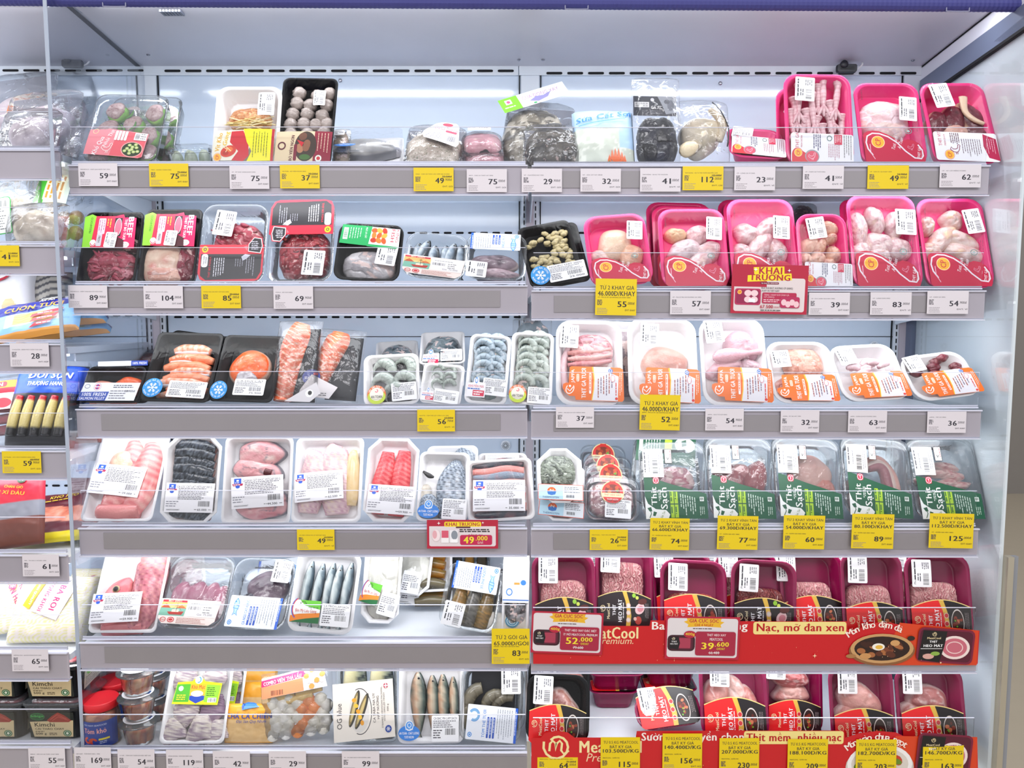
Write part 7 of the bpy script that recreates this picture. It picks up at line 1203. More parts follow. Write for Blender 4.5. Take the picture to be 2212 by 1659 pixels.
# ---- sixth shelf
RED = pm('red_cap_plastic', '#d8202c', .35)
def lathe(prof, n=32, squash=1.0, corner=0):
    v = []; f = []
    for r, z in prof: v += [(r * math.cos(2 * math.pi * q / n), r * math.sin(2 * math.pi * q / n) * squash, z) for q in range(n)]
    for k in range(len(prof) - 1):
        for q in range(n): f.append((k * n + q, k * n + (q + 1) % n, (k + 1) * n + (q + 1) % n, (k + 1) * n + q))
    f.append(tuple(range(n))[::-1]); f.append(tuple((len(prof) - 1) * n + q for q in range(n))); return mesh(v, f, smooth=True)
def wrapcv(cv, W, H, r, z0, a0): # bend a printed sheet round a jar
    def f(x, y, z): a = a0 + x / r; return np.column_stack([(r + z + .0004) * np.sin(a), -(r + z + .0004) * np.cos(a), z0 + y])
    return cv.mesh(W, H, f, 3e-5, step=W / 14)
def jar(px, ptop, Y, label):
    y0, z0 = SH['L6']; Y += .045; P = at(px, 1600, Y); top = at(px, ptop, Y).z; H = max(.09, top - z0 - .001); t = thing('dried_shrimp_jar', label, 'jar', (P.x, Y, z0 + .001), 'red-capped jars of dried shrimp'); r = .036
    obj('jar_body', lathe([(r * .95, 0), (r, .004), (r, H * .68), (r * .92, H * .76), (r * .84, H * .82)]), t, [PET])
    s_ = random.Random(int(px)); v = lathe([(r * .9, .003), (r * .94, H * .6), (r * .86, H * .72), (r * .5, H * .76)], 24); cc = np.array([lin(s_.choice(['#c8683c', '#e08a5c', '#a84c2c', '#f0ac84'])) for _ in v.vertices]); a = v.color_attributes.new('Col', 'FLOAT_COLOR', 'POINT'); cd = np.ones((len(cc), 4), np.float32); cd[:, :3] = cc; a.data.foreach_set('color', cd.ravel()); obj('dried_shrimp', v, t, [DRY])
    obj('red_cap', lathe([(r * .94, H * .82), (r * .97, H * .83), (r * .97, H * .985), (r * .93, H), (r * .86, H * .995)]), t, [RED])
    c = Cv(100, 70); c.R(0, 0, 100, 70, '#1d3f96').T('HẢI NAM SEAFOOD', 50, 8, 50, 5, '#c8d4f0').T('Tôm khô', 50, 24, 48, 13, '#f0a8a0', b=.05).ring(36, 48, 10, 9, 5, '#d8502c', a0=-40, a1=260).ring(46, 50, 9, 8, 5, '#c84020', a0=90, a1=360).R(58, 44, 22, 5, '#e6d23a').fine(60, 52, 18, 2, 4, 1.5, '#dfe6f8'); obj('wrap_label', wrapcv(c, r * 2.6, H * .6, r, .003, 0.1), t, [PRINTG])
jar(222, 1507, -.06, 'front red-capped jar of dried shrimp with a blue wrap label')
jar(250, 1484, .03, 'second red-capped jar, behind the front one'); jar(272, 1460, .115, 'third red-capped jar, partly behind the stacked clear cups'); jar(288, 1440, .2, 'rearmost red-capped jar, under the shelf shadow')
def cup(px, Y, k, label, yaw=0):
    y0, z0 = SH['L6']; Y += .045; P = at(px, 1600, Y); h = .047; t = thing('dried_shrimp_cup', label, 'food cup', (P.x, Y, z0 + .001 + k * (h + .0075)), 'stacked clear cups of dried shrimp'); r = .0365
    obj('cup_body', lathe([(r * .72, 0), (r * .74, .001), (r * .92, h * .85), (r * 1.0, h * .87), (r, h * .9)], 20), t, [PET])
    s_ = random.Random(k * 7 + int(px)); v = lathe([(r * .66, .003), (r * .8, h * .55), (r * .7, h * .74), (r * .3, h * .8)], 26); cc = np.array([lin(s_.choice(['#d8602c', '#f08a4a', '#a8401c', '#f8b880'])) for _ in v.vertices]); co = np.zeros(len(v.vertices) * 3); v.vertices.foreach_get('co', co); co += np.array([s_.uniform(-.0016, .0016) for _ in co]); v.vertices.foreach_set('co', co)
    a = v.color_attributes.new('Col', 'FLOAT_COLOR', 'POINT'); cd = np.ones((len(cc), 4), np.float32); cd[:, :3] = cc; a.data.foreach_set('color', cd.ravel()); obj('dried_shrimp', v, t, [DRY])
    obj('clear_lid', lathe([(r * 1.0, h * .9), (r * 1.12, h * .91), (r * 1.12, h * .95), (r * .95, h * .97), (r * .9, h * 1.06), (r * .5, h * 1.08)], 20), t, [PET])
    c = Cv(60, 60); c.E(30, 30, 30, 30, '#eef2f6').R(4, 26, 52, 12, '#3fb6b4').R(36, 26, 20, 12, '#1f4a9a').T('TÔM KHÔ', 30, 16, 26, 6, '#2f3440').bar(16, 42, 28, 6).fine(16, 28, 20, 2, 4, 1.6, '#e8f6f6'); o = obj('round_label', c.mesh(.062, .062), t, [PRINT]); o.matrix_local = Matrix.Translation((0, -.031, h * 1.085 + .0006)) 
    return t
for k in range(3): cup(303, -.058, k, 'clear cup of dried shrimp, %s of the front stack of three' % ['lowest', 'middle one', 'topmost'][k])
for k in range(3): cup(333, .035, k, 'clear cup of dried shrimp, %s of the stack behind' % ['lowest', 'middle one', 'topmost'][k])
SQD = ['#cfc4b8', '#e6ddd4', '#a897a0', '#8a7688', '#d9cfc4']
def driedsquid(label, xb, xt, w, yt, dy, sd):
    i = pack('L6', 'dried_squid_tray', label, 'seafood tray', xb, xt, w, yt, FOAM, 24, .024, .012, .006, .006, dy=dy)
    for k, (x, y, a, L) in enumerate([(-.26, .78, 2, .2), (.2, .8, -4, .2), (-.16, .45, 4, .26), (.24, .42, -4, .2), (-.3, .14, 6, .2), (.1, .14, -4, .24), (.34, .12, -10, .2)]):
        c_ = lambda T, A, k=k: ramp(np.clip(fbm(T * 26, A * 2.2, k + sd) * 1.5 - .25 + .25 * np.cos(T * 3.1), 0, 1), SQD if k != 3 else ['#6a5068', '#8a7288', '#a9929e'])
        sw(i, 'dried_squid', [(x + L * .1, max(.02, y - L * 1.0)), (x, max(.05, y - L * .4)), (x, y + L * .3), (x, y + L * .8)], [.03, .2, .17, .12], [.02, .05, .05, .03], c_, .014 + .002 * (k % 3), DRY, n=14, k=12, rough=.08, seed=k)
    c = Cv(102, 60, 3); c.P([(6, 14), (36, 12), (44, 4), (50, 0), (56, 4), (64, 12), (100, 16), (96, 58), (0, 56)], '#d7ea1f').P([(6, 18), (36, 17), (34, 52), (2, 52)], '#4fae2f').P([(66, 18), (98, 20), (94, 54), (66, 52)], '#8ccb34').P([(34, 17), (68, 17), (66, 48), (50, 56), (35, 48)], '#f2b22a').P([(35, 40), (66, 40), (66, 48), (50, 55), (35, 48)], '#2347b0').E(50, 9, 8, 8, '#e8f4f8').ring(50, 9, 5, 6, 2, '#2f8fd0', a0=-90, a1=120).T('Khô Mực', 51, 24, 28, 9, '#c8302c', b=.02).E(50, 36, 13, 6, '#e9d2dc').E(15, 26, 5, 5, '#e8f4ea').R(74, 44, 18, 9, '#f4f4f4').bar(75, 45, 16, 7).fine(70, 24, 22, 5, 3.6, 1.3, '#24561c').fine(8, 38, 22, 3, 4, 2, '#e8d23a'); put(i, c, 0, .62, w * .76, 62, 0, z=i.d + .005, name='green_label', mat=PRINTG); return i
driedsquid('second tray of dried squid, behind the front one', 472, 492, 86, 1438, .07, 430)
driedsquid('white tray of dried purple grey squid with a yellow green label', 412, 440, 138, 1424, .012, 431)
def fishcake(label, xb, xt, w, yt, dy, lean, sd, front=True):
    i = place('L6', 'fish_cake_bag', label, 'food bag', xb, xt, w, yt, lean, .003, dy + .014); i.d = .018
    def cf(U, V): return np.where(((V > .62) | (V < .05) | (np.abs(U - .5) > .46))[..., None], np.array(lin('#e9a42c')), ramp(fbm(U * 7, V * 7, sd), ['#c89a5a', '#e2bd84', '#d6aa6c']))
    pouch(i, 'printed_bag', .016, cf, seed=sd, wr=.003, nx=46, ny=56)
    if front: c = Cv(104, 50); c.T('CHẢ CÁ CHIÊN', 52, 28, 100, 12, '#1e3f9e', b=.06).T('Đặc Sản Quy Nhơn', 58, 41, 66, 7, '#1e3f9e', b=.01, sh=.2).P([(34, 8), (44, 4), (58, 5), (74, 12), (58, 14), (46, 16), (36, 18)], '#4a86d0').P([(32, 6), (40, 8), (38, 16), (34, 12)], '#1e3f9e'); stick(i, c, .02, .78, 100, 50, 0, 'bag_print')
    return i
fishcake('brown fish cake bag leaning at the back behind the orange bag', 548, 560, 84, 1432, .15, 30, 440, False); fishcake('second brown fish cake bag between the orange bag and the squid', 540, 552, 90, 1472, .09, 34, 441, False)
fishcake('orange bag of fried fish cake with blue lettering', 536, 542, 104, 1520, .02, 24, 442)
# hotpot ball combo
i = clearbag('L6', 'hotpot_ball_bag', 'clear bag of white and orange hotpot balls with a pink card', 'food bag', 648, 640, 154, 1440, 22, .03, .012, 445, wr=.003, edge=.25)
r_ = random.Random(3); row = 0
for k in range(27):
    x = -.34 + .17 * (k % 5) + (.06 if (k // 5) % 2 else 0); y = .08 + .105 * (k // 5); oc = k in (2, 7, 13, 17, 18, 23); ball(i, 'fish_ball', x + r_.uniform(-.02, .02), y, .092, two(['#efece2', '#f4f2ec'][k % 2] if not oc else '#f0a45c', '#c9c6ba' if not oc else '#d8823a', seed=k), .012, rough=.14, seed=k)
for k, (x, y) in enumerate([(-.2, .63), (.18, .66), (.05, .57)]): sw(i, 'tofu_stick', [(x - .18, y - .02), (x, y), (x + .18, y + .02)], [.05, .055, .05], [.05, .06, .05], two('#efd594', '#d9b668', seed=k), .014)
c = Cv(140, 50, 5); c.P([(0, 12), (132, 0), (140, 42), (0, 50)], '#f2eef0').P([(0, 16), (96, 6), (96, 18), (0, 28)], '#d6286c').T('COMBO VIÊN THẢ LẨU', 46, 17, 82, 8, '#fff', rot=-5, b=.04).P([(0, 28), (90, 20), (92, 44), (0, 50)], '#f0966a').bar(22, 36, 26, 9)
for k in range(14): c.E(98 + (k % 4) * 11, 8 + (k // 4) * 10, 6, 5, ['#f0ece0', '#ee9a50', '#f6f3ea'][k % 3], 10)
stick(i, c, 0, .83, 140, 54, 0, 'pink_card')
# mackerel with card, fish tray, prawns
MK = ['#2c3a40', '#c9cdb8', '#e9e6cc', '#8a9494', '#37474c']
i = pack('L6', 'mackerel_tray', 'tray of steamed striped mackerel with a large cream card', 'seafood tray', 790, 792, 132, 1414, PET, 22, .026, .01, .005, .005)
for k, x in enumerate([-.2, .24]):
    c_ = lambda T, A: ramp(np.clip(.5 + .5 * np.cos(A) + .35 * (np.sin(T * 60 + A * 3) > .2) * (np.cos(A) > .1) - .1, 0, 1), ['#e9e4c4', '#d6d0a8', '#8e9688', '#2c3a40']); sw(i, 'mackerel', [(x, .05), (x, .3), (x, .7), (x, .97)], [.12, .19, .2, .14], [.07, .1, .1, .07], c_, .014, FISH, n=16, k=16)
c = Cv(132, 110, 3); c.R(0, 0, 132, 110, '#e9e2d8').ring(58, 56, 26, 44, 1.6, '#3a3a40', a0=-110, a1=110).E(56, 58, 22, 38, '#d9d5cf')
for k, (x, y, a) in enumerate([(46, 50, 18), (62, 56, 24)]): c.E(x, y, 7.5, 36, '#3c3a34', rot=a).E(x - 2, y, 5, 32, '#8a7a52', rot=a).E(x - 1, y, 3, 26, '#c9b478', rot=a)
for k in range(5): c.E(46 + k * 4, 34 + k * 11, 5, 4, ['#eaa02c', '#f0bc3c'][k % 2], 10, rot=k * 20)
c.T('OG blue', 13, 62, 48, 11, '#2f2c30', rot=-90, b=.01).T('CÁ SABA NA UY', 88, 52, 56, 6, '#4a4448', rot=-90).T('HẤP NƯỚNG', 96, 52, 44, 6, '#4a4448', rot=-90).T('STEAMED NORWEGIAN MACKEREL', 106, 52, 78, 3.4, '#4a4448', rot=-90, b=.01).T('WITH GRILLED FINISH', 111, 52, 54, 3.4, '#4a4448', rot=-90, b=.01).T('300 g', 119, 54, 14, 4, '#4a4448', rot=-90).E(118, 94, 7, 7, '#27489a'); snow(c, 118, 94, 4); c.E(116, 12, 5, 5, '#b84a5a').R(112, 11, 9, 2, '#eef').R(115.4, 7, 1.6, 10, '#eef')
put(i, c, -.03, .37, 130, 116, 3, z=i.d + .006, name='cream_card', mat=PRINTG)
i = pack('L6', 'mackerel_tray', 'large white tray of four whole dark-backed fish with a blue oval seal', 'seafood tray', 930, 933, 142, 1428, FOAM, 22, .028, .016, .007, .007)
for k, (x, y, W_) in enumerate([(-.2, .86, .13), (.02, .82, .1), (.18, .83, .1), (.34, .8, .08)]): fishb(i, (x - .02, y), (x + .02, .04), W_, ['#2a3a3a', '#6c7c74', '#d8ccb8', '#c9a488', '#4c5c58'], .014, 460 + k, 'whole_fish')
put(i, blueseal(), -.32, .12, 46, 44, 0, z=i.d + .005, name='blue_seal'); put(i, sticker(58, 46, False, 42, 'CÁ BẠC MÁ LÀM SẠCH'), .22, .18, 58, 52, 0, z=i.d + .0045, name='weigh_label')
pack('L6', 'prawn_tray', 'clear tray behind the whole prawn tray by the middle joint', 'seafood tray', 1072, 1080, 120, 1432, PET, 20, .026, .024, .006, .007, dy=.065)
i = pack('L6', 'prawn_tray', 'clear tray of whole brown prawns on a black pad with a white and blue card', 'seafood tray', 1056, 1066, 134, 1436, PET, 20, .034, .024, .006, .008)
c = Cv(10, 10); c.R(0, 0, 10, 10, '#15161e'); put(i, c, .02, .52, i.w * .74, i.h * .84, z=.004, px=False, name='absorbent_pad')
for k, (x, y, a) in enumerate([(-.12, .46, 100), (.12, .42, 80), (.28, .4, 70), (-.2, .3, 120)]): shrimp(i, x, y, .26 if k == 0 else .22, a, ('#8a8474', '#5c564a', '#b0a890'), .014, 470 + k, .3, 170)
for k in range(6): sw(i, 'antenna', [(0 + .03 * k, .5), (.06 + .04 * k, .6), (.05 + .05 * k, .68 + .01 * k)], [.006, .004, .002], [.005, .004, .002], flat('#a89a84'), .024, n=5)
put(i, bluefish('TÔM THẺ TƯƠI', 9, 108, 64, shrimp_=True), .03, .18, 108, 70, -2, z=i.d + .005, name='blue_card', mat=PRINTG); put(i, sticker(40, 54, True, 43, 'KINGFOODMART'), .3, .83, 42, 58, 4, z=i.d + .005, name='weigh_label')
# pork on the sixth shelf, right bay
PF = ['#d08a88', '#e2aea6', '#c47a7c', '#ecc8bc']
maroon('R6', 'black tray standing behind the black tray of pork loin', 1206, 1208, 134, 1420, .065, mat=BLACK, lab=False, meat=[(.2, .72, .22, .12, 0, PF, 0)], sd=480, st=(-.2, .9))
maroon('R6', 'black tray of pork loin pieces, the only black tray in front on the sixth shelf', 1203, 1207, 136, 1454, .012, True, [(.08, .46, .28, .34, 20, ['#b8847c', '#cc9c90', '#a87470'], 1.0), (-.2, .38, .18, .24, 0, ['#b07a76', '#c4928a'], .6), (.3, .3, .12, .2, 0, ['#c89890', '#dcb4a8'], .5)], mat=BLACK, sd=481, st=(-.24, .76), ly=.14)
for k, (px, yt, dy, dz, w, lab) in enumerate([(1328, 1490, .18, .0012, 106, 'empty-looking lower maroon tray of the left stack behind the empty spot'), (1334, 1432, .175, .046, 122, 'upper maroon tray of the left stack, seen from its side'), (1450, 1478, .19, .0012, 120, 'lower maroon tray of the right stack behind the leaning tray'), (1452, 1430, .19, .046, 116, 'upper maroon tray of the right stack, tilted slightly')]):
    y0, z0 = SH['R6']; P = at(px, 1500, y0 + dy); t = thing('pork_tray', lab, 'meat tray', (P.x, y0 + dy, z0 + dz)); jt = It(); jt.o = t; jt.w = w * proj(P)[2] / F; jt.h = .12; jt.d = .042; jt.s = jt.w / w; tray(jt, MARO, .022, .007, .008); film(jt, .001, r=.022); put(jt, heomat(True, seed=k), 0, .3, w * .9, 60, 0, z=.0455, name='arched_label', mat=PRINTG)
maroon('R6', 'maroon tray lying back at a slant with a wide red label', 1452, 1430, 142, 1490, .05, True, [(0, .42, .3, .14, 0, ['#c49a98', '#d8b4ae'], 0)], sd=486, st=(-.26, .8), lean=44, ly=.24)
maroon('R6', 'maroon tray of round pork belly slices with white rind', 1590, 1580, 146, 1425, .03, True, [(-.22, .48, .22, .3, 0, ['#cc8a88', '#e6b8b0', '#d89a94'], 1.2), (.1, .52, .16, .34, 24, ['#e2b0a8', '#f0d2ca', '#cc8e8a'], 1.0), (.26, .44, .14, .28, 20, ['#c88884', '#e4b6ac'], .8)], sd=487, st=(-.2, .84), ly=.18)
maroon('R6', 'maroon tray whose whole round red label shows, set further back on the sixth shelf', 1716, 1714, 124, 1424, .06, True, [(.0, .72, .34, .18, -10, ['#c87a7c', '#e0a09c'], 1.0), (.02, .5, .34, .18, 0, ['#d89a96', '#eccac0'], 1.0)], sd=489, st=(-.32, .92), ly=.22)
maroon('R6', 'maroon tray of marbled pork neck under the soft lean lettering', 1868, 1857, 140, 1435, .014, True, [(.04, .52, .36, .26, -16, ['#d89a98', '#e8bcb4', '#c98686'], 1.6), (-.14, .34, .24, .2, 0, ['#dca6a0', '#ecc8be'], .5)], sd=491, st=(-.22, .82), ly=.2)
maroon('R6', 'maroon tray of pork shoulder, last on the sixth shelf', 2018, 2004, 148, 1440, .014, True, [(.06, .52, .32, .24, -10, ['#b8787a', '#cc9490', '#a86a6e'], 1.4), (-.14, .36, .28, .2, 20, ['#c88c88', '#dcaca4'], .8)], sd=494, st=(-.26, .84), ly=.2)
# ---- neighbouring cabinet, beyond the glass divider
def nb(key, name, label, xb, xt, w, yt, lean, t, dy, seed, wr=.003, mat=None, cf=None, group=None, dz=.0012, edge=.3):
    i = place(key, name, label, 'food bag', xb, xt, w, yt, lean, .002, dy + t * 1.15, dz, group); i.d = t
    pouch(i, 'bag', t, cf or (lambda U, V: np.ones(U.shape + (3,))), mat=mat or (BAG if cf is None else PRINTG), seed=seed, wr=wr, edge=edge); return i
for k, (xb, xt, yt, w, dy, lean, lab) in enumerate([(120, 140, 150, 150, .2, 36, 'clear bag of speckled buns standing rearmost beyond the divider'), (30, 10, 165, 150, .15, 36, 'clear bag of speckled buns at the far left edge, top shelf'), (92, 98, 206, 150, .085, 36, 'middle clear bag of speckled buns beside the divider'), (60, 64, 250, 112, .01, 44, 'front clear bag of speckled buns lying at the fence beyond the divider')]):
    i = nb('N1', 'bun_bag', lab, xb, xt, w, yt, lean, .038, dy, 500 + k, .004)
    for q, (x, y) in enumerate([(0, .5)]): chunk(i, 'speckled_bun', x, y, .40, .36, ['#d8ccd4', '#e9dfe3', '#cdbfca'], 10 * k, z=.003, t=.032, seed=500 + k, n=40, bumpy=.15, fr=9)
    if k == 1: c = Cv(110, 90, 2); c.P([(0, 0), (110, 20), (92, 90), (0, 76)], '#f3ecdc').P([(0, 6), (80, 20), (76, 40), (0, 26)], '#e07a3a').fine(4, 12, 66, 2, 6, 3, '#fff').fine(4, 32, 60, 6, 6, 1.6, '#8a8a7a').fine(4, 68, 60, 1, 4, 3, '#c02a50').R(84, 24, 20, 6, '#f08a3a'); stick(i, c, .3, .35, 100, 80, -8, 'orange_label')
for k, (xb, xt, yt, w, dy, lean, lab) in enumerate([(130, 140, 378, 130, .1, 26, 'green-topped bag of rolled buns behind the plain bag, beyond the divider'), (36, 30, 385, 110, .05, 26, 'bag of pale buns with a green-edged label at the far left edge'), (84, 92, 448, 120, .03, 30, 'clear bag of beige buns lying against the divider on the second shelf')]):
    i = nb('N2', 'bun_bag', lab, xb, xt, w, yt, lean, .045, dy, 510 + k, .004)
    if k == 0:
        for q in range(7): ball(i, 'rolled_bun', -.1 + .2 * (q % 3), .2 + .14 * (q // 3) * 1.4, .12, two('#e2bc7c', '#c08a58', seed=q), .016)
        c = Cv(90, 60, 3); c.R(0, 0, 90, 60, '#e8f0d8').R(0, 0, 90, 18, '#4ec43a').R(8, 16, 74, 36, '#fff8d0').fine(12, 20, 62, 4, 8, 4, '#d8902a', fill=1); stick(i, c, .05, .78, 100, 70, 80, 'green_label')
    else: chunk(i, 'bun', 0, .45, .4, .34, ['#d8cab8', '#ebe0d0', '#c9b6a4'], z=.004, t=.04, seed=520 + k, n=40, fr=4)
    if k == 1: c = Cv(60, 80, 3); c.R(0, 0, 60, 80, '#35b24a', 6).R(2, 2, 56, 76, '#f2f4ee', 6).bar(34, 8, 18, 14).fine(6, 26, 46, 9, 5.4, 1.7, '#4a4a4a'); stick(i, c, -.1, .35, 60, 80, 0, 'green_label')
# third neighbour shelf: white packs and blue pouches
for k, (xb, xt, w, yt, dy) in enumerate([(34, 30, 100, 586, .19), (110, 112, 90, 590, .22)]):
    i = nb('N3', 'dough_bag', ['white printed bag with a window at the far left edge', 'grey and white striped bag in the shade behind the blue pouch'][k], xb, xt, w, yt, 18, .04, dy, 530 + k, .004, cf=(lambda U, V: np.where((np.hypot((U - .6) * 1.2, V - .35) < .2)[..., None], np.array(lin('#d8c290')), np.array(lin('#e9e9ee')))) if k == 0 else (lambda U, V: ramp((np.sin(V * 60 + 3 * np.sin(U * 6)) > .3) * 1., ['#a8a49c', '#4a4a4e'])))
    if k == 0: c = Cv(60, 24); c.E(30, 6, 30, 16, '#b8283c').E(30, 4, 27, 13, '#f2eee8').T('ƯƠNG', 34, 6, 40, 8, '#2a1a20', b=.04); stick(i, c, -.2, .88, 70, 30, 0, 'seal_print')
def cuon(U, V):
    C = np.tile(np.array(lin('#8fc4ee')), U.shape + (1,)); C = np.where((V > .62 - .06 * np.sin(U * 5))[..., None], np.array(lin('#272f8e')), C); C = np.where((V > .95)[..., None], np.array(lin('#f0a020')), C); C = np.where(((np.abs(V - .38) < .2 - .1 * U) & (U > .2) & (U < .8))[..., None], np.array(lin('#e8ece4')), C)
    m = (np.abs(V - .40) < .14) & (U > .26) & (U < .74); C = np.where(m[..., None], ramp(.5 + .5 * np.sin(V * 90 + np.sin(U * 40)), ['#c9ae38', '#f0e27a']), C); return np.where((V < .08)[..., None], np.array(lin('#f0a234')), C)
for k, (xb, xt, w, yt, dy, dz, lean) in enumerate([(138, 152, 180, 712, .13, .0012, -66), (130, 146, 180, 690, .12, .027, -66), (74, 98, 172, 650, .004, .0012, -54)]):
    i = nb('N3', 'noodle_pouch', ['lowest', 'middle', 'topmost'][k] + ' blue pouch of rolled noodles in the pile beyond the divider', xb, xt, w, yt, lean, .02, dy, 540 + k, .003, cf=cuon, dz=dz)
    if k == 2:
        c = Cv(170, 100); c.T('CUỐN TƯƠI', 84, 30, 130, 16, '#f4b02a', b=.05, sh=.2).T('An An', 110, 14, 34, 10, '#fff', sh=.2).E(118, 4, 26, 6, '#e9ecf4')
        for q in range(3): c.P([(84 + 4 * q, 60 + 14 * q), (152 - 10 * q, 50 + 16 * q), (148 - 12 * q, 60 + 16 * q), (80, 70 + 14 * q)], '#d22a3c').fine(96, 59 + 15 * q, 40, 1, 3, 2.6, '#fff')
        stick(i, c, .0, .52, 150, 96, 0, 'pouch_print')
# fourth neighbour shelf: sausages
i = nb('N4', 'sausage_bag', 'clear bag of plump pink sausages at the far left edge of the fourth shelf', 18, 14, 130, 812, 26, .05, .05, 550, .004)
for q in range(5): sw(i, 'sausage', [(-.1, .12 + .18 * q), (.2, .12 + .18 * q), (.44, .08 + .19 * q)], [.08, .085, .03], [.08, .085, .03], two('#c06a70', '#9a4654', seed=q), .02)
c = Cv(70, 60); c.R(0, 0, 70, 14, '#f0962c').R(0, 14, 70, 10, '#c8283c').R(10, 2, 40, 10, '#c8283c', 4).T('KIEN', 30, 7, 26, 7, '#fff', b=.04).R(0, 24, 70, 30, '#e8dcd8').E(20, 40, 12, 10, '#7ab03a').E(44, 42, 14, 9, '#c8505c'); stick(i, c, .1, .6, 80, 70, 0, 'red_label')
i = nb('N4', 'sausage_pack', 'blue headed black pack of tall beige sausages against the divider', 85, 122, 146, 792, 26, .03, .02, 555, .003, cf=lambda U, V: np.where(((V > .62) & (V < .97))[..., None], np.array(lin('#1d52d0')), np.array(lin('#15161c'))))
for q in range(5): sw(i, 'sausage', [(-.34 + .17 * q, .1), (-.33 + .17 * q, .35), (-.31 + .17 * q, .58)], [.06, .075, .05], [.06, .075, .05], lambda T, A, q=q: np.where((T < .22)[..., None], np.array(lin('#17181e')), np.where((T > .86)[..., None], np.array(lin('#c0283a')), ramp(.5 + .5 * np.sin(A), ['#a8985c', '#d9cc94']))), .03, n=12, k=8)
c = Cv(100, 40); c.T('ĐÔI SỤN', 50, 12, 84, 15, '#fff', b=.05, sh=.2).T('THƯỢNG HẠNG', 46, 30, 72, 9, '#fff', b=.04, sh=.2); stick(i, c, .06, .79, 110, 46, 0, 'pack_print')
i = nb('N4', 'sausage_pack', 'blue and white pack standing behind the divider glass beside the salmon', 178, 186, 80, 795, 24, .02, .08, 558, .003, cf=lambda U, V: np.where((V > .8)[..., None], np.array(lin('#e8dfe6')), np.where((V > .4)[..., None], np.array(lin('#3458b8')), np.array(lin('#8a4a44')))))
c = Cv(70, 26); c.T('SỤN', 30, 8, 34, 10, '#fff', b=.04, sh=.2).T('HẠNG', 34, 20, 36, 6, '#fff', b=.03); stick(i, c, 0, .62, 74, 32, 0, 'pack_print')
# fifth neighbour shelf: dried meat pouches
i = nb('N5', 'crispy_ear_pouch', 'red headed clear pouch of brown sliced meat at the far left edge', 24, 26, 140, 1028, 30, .02, .0, 560, .003, cf=lambda U, V: np.where((V > .62)[..., None], np.array(lin('#d63448')), np.where((V > .4)[..., None], np.array(lin('#8f929e')), np.array(lin('#7a3a2a')))))
c = Cv(110, 60); c.E(70, 10, 12, 8, '#1f4a2c').E(66, 9, 3, 3, '#eee').E(74, 9, 3, 3, '#eee').T('CHÂN GIÒ', 56, 28, 50, 8, '#f0c83a', b=.04).T('Ủ XÌ DẦU', 52, 42, 74, 11, '#e8c23a', b=.04); stick(i, c, .1, .84, 90, 50, -12, 'pouch_print')
def dm(U, V): C = np.where((np.abs(V - .5 + .1 * (U - .5)) < .16)[..., None], ramp(fbm(U * 14, V * 14, 4), ['#a83a2c', '#e08a6c', '#f0c4b0']), np.tile(np.array(lin('#5e1226')), U.shape + (1,))); return np.where((V < .14)[..., None], np.array(lin('#ecd80e')), C)
for k, (xb, xt, w, yt, dy, dz, lean) in enumerate([(120, 158, 200, 1120, .10, .0012, -66), (122, 162, 200, 1098, .09, .022, -66), (100, 146, 180, 1064, .045, .0012, -54)]):
    i = nb('N5', 'dried_meat_pouch', ['lowest', 'middle', 'topmost'][k] + ' dark red pouch with a yellow edge in the pile beyond the divider', xb, xt, w, yt, lean, .016, dy, 565 + k, .003, cf=dm, dz=dz)
    if k == 2: c = Cv(160, 30); c.T('KHÔ HEO', 80, 10, 60, 10, '#e8d23a', b=.03, sh=.2).fine(40, 20, 70, 1, 4, 3, '#c8b02a'); stick(i, c, .06, .84, 150, 30, 6, 'pouch_print')
i = nb('N5', 'dried_meat_pouch', 'dark red pouch standing upright behind the divider glass beside the basa tray', 170, 185, 66, 1032, 12, .014, .15, 569, .002, cf=lambda U, V: np.tile(np.array(lin('#5a1c2a')), U.shape + (1,)))
# sixth neighbour shelf: ham pouches
def ham(U, V): w_ = np.sin(40 * np.hypot((U * 3) % 1 - .5, (V * 4) % 1 - .1)) > .45; return np.where(w_[..., None], np.array(lin('#e9e29a')), np.array(lin('#efe4dc')))
for k, (xb, xt, w, yt, dy, lean, lab) in enumerate([(190, 215, 110, 1228, .12, 20, 'rear cream ham pouch seen through the divider beside the red fish'), (20, 12, 150, 1240, .05, 40, 'cream ham pouch with magenta lettering at the far left edge'), (98, 138, 166, 1246, .02, 44, 'cream ham pouch with a yellow stripe, touching the divider')]):
    i = nb('N6', 'ham_pouch', lab, xb, xt, w, yt, lean, .024, dy, 575 + k, .003, cf=ham)
    c = Cv(130, 80)
    if k == 2: c.P([(6, 0), (24, 2), (18, 70), (0, 66)], '#f0b020').T('ITALIAN QUALITY', 13, 34, 56, 6, '#fff', rot=90, b=.04).P([(28, 0), (92, 4), (86, 78), (22, 72)], '#eee4f0').T('XÔNG KHÓI', 42, 38, 62, 11, '#c82a6a', rot=90, b=.06).T('BA RỌI', 64, 36, 52, 15, '#c82a6a', rot=90, b=.06); stick(i, c, .08, .6, 130, 84, -14, 'pouch_print')
    elif k == 1: c.T('CON HEO', 66, 24, 70, 13, '#c82a6a', rot=60, b=.06).T('NIPPON', 90, 30, 50, 9, '#c82a6a', rot=60, b=.05).R(52, 2, 16, 12, '#c82a6a', 2).T('NH', 60, 8, 12, 8, '#f0e6e0', b=.04); stick(i, c, .1, .5, 120, 84, 0, 'pouch_print')
    else: c.T('HEO VÀNG', 60, 40, 80, 14, '#c86a8a', rot=80, b=.03); stick(i, c, .1, .55, 90, 70, 0, 'pouch_print')
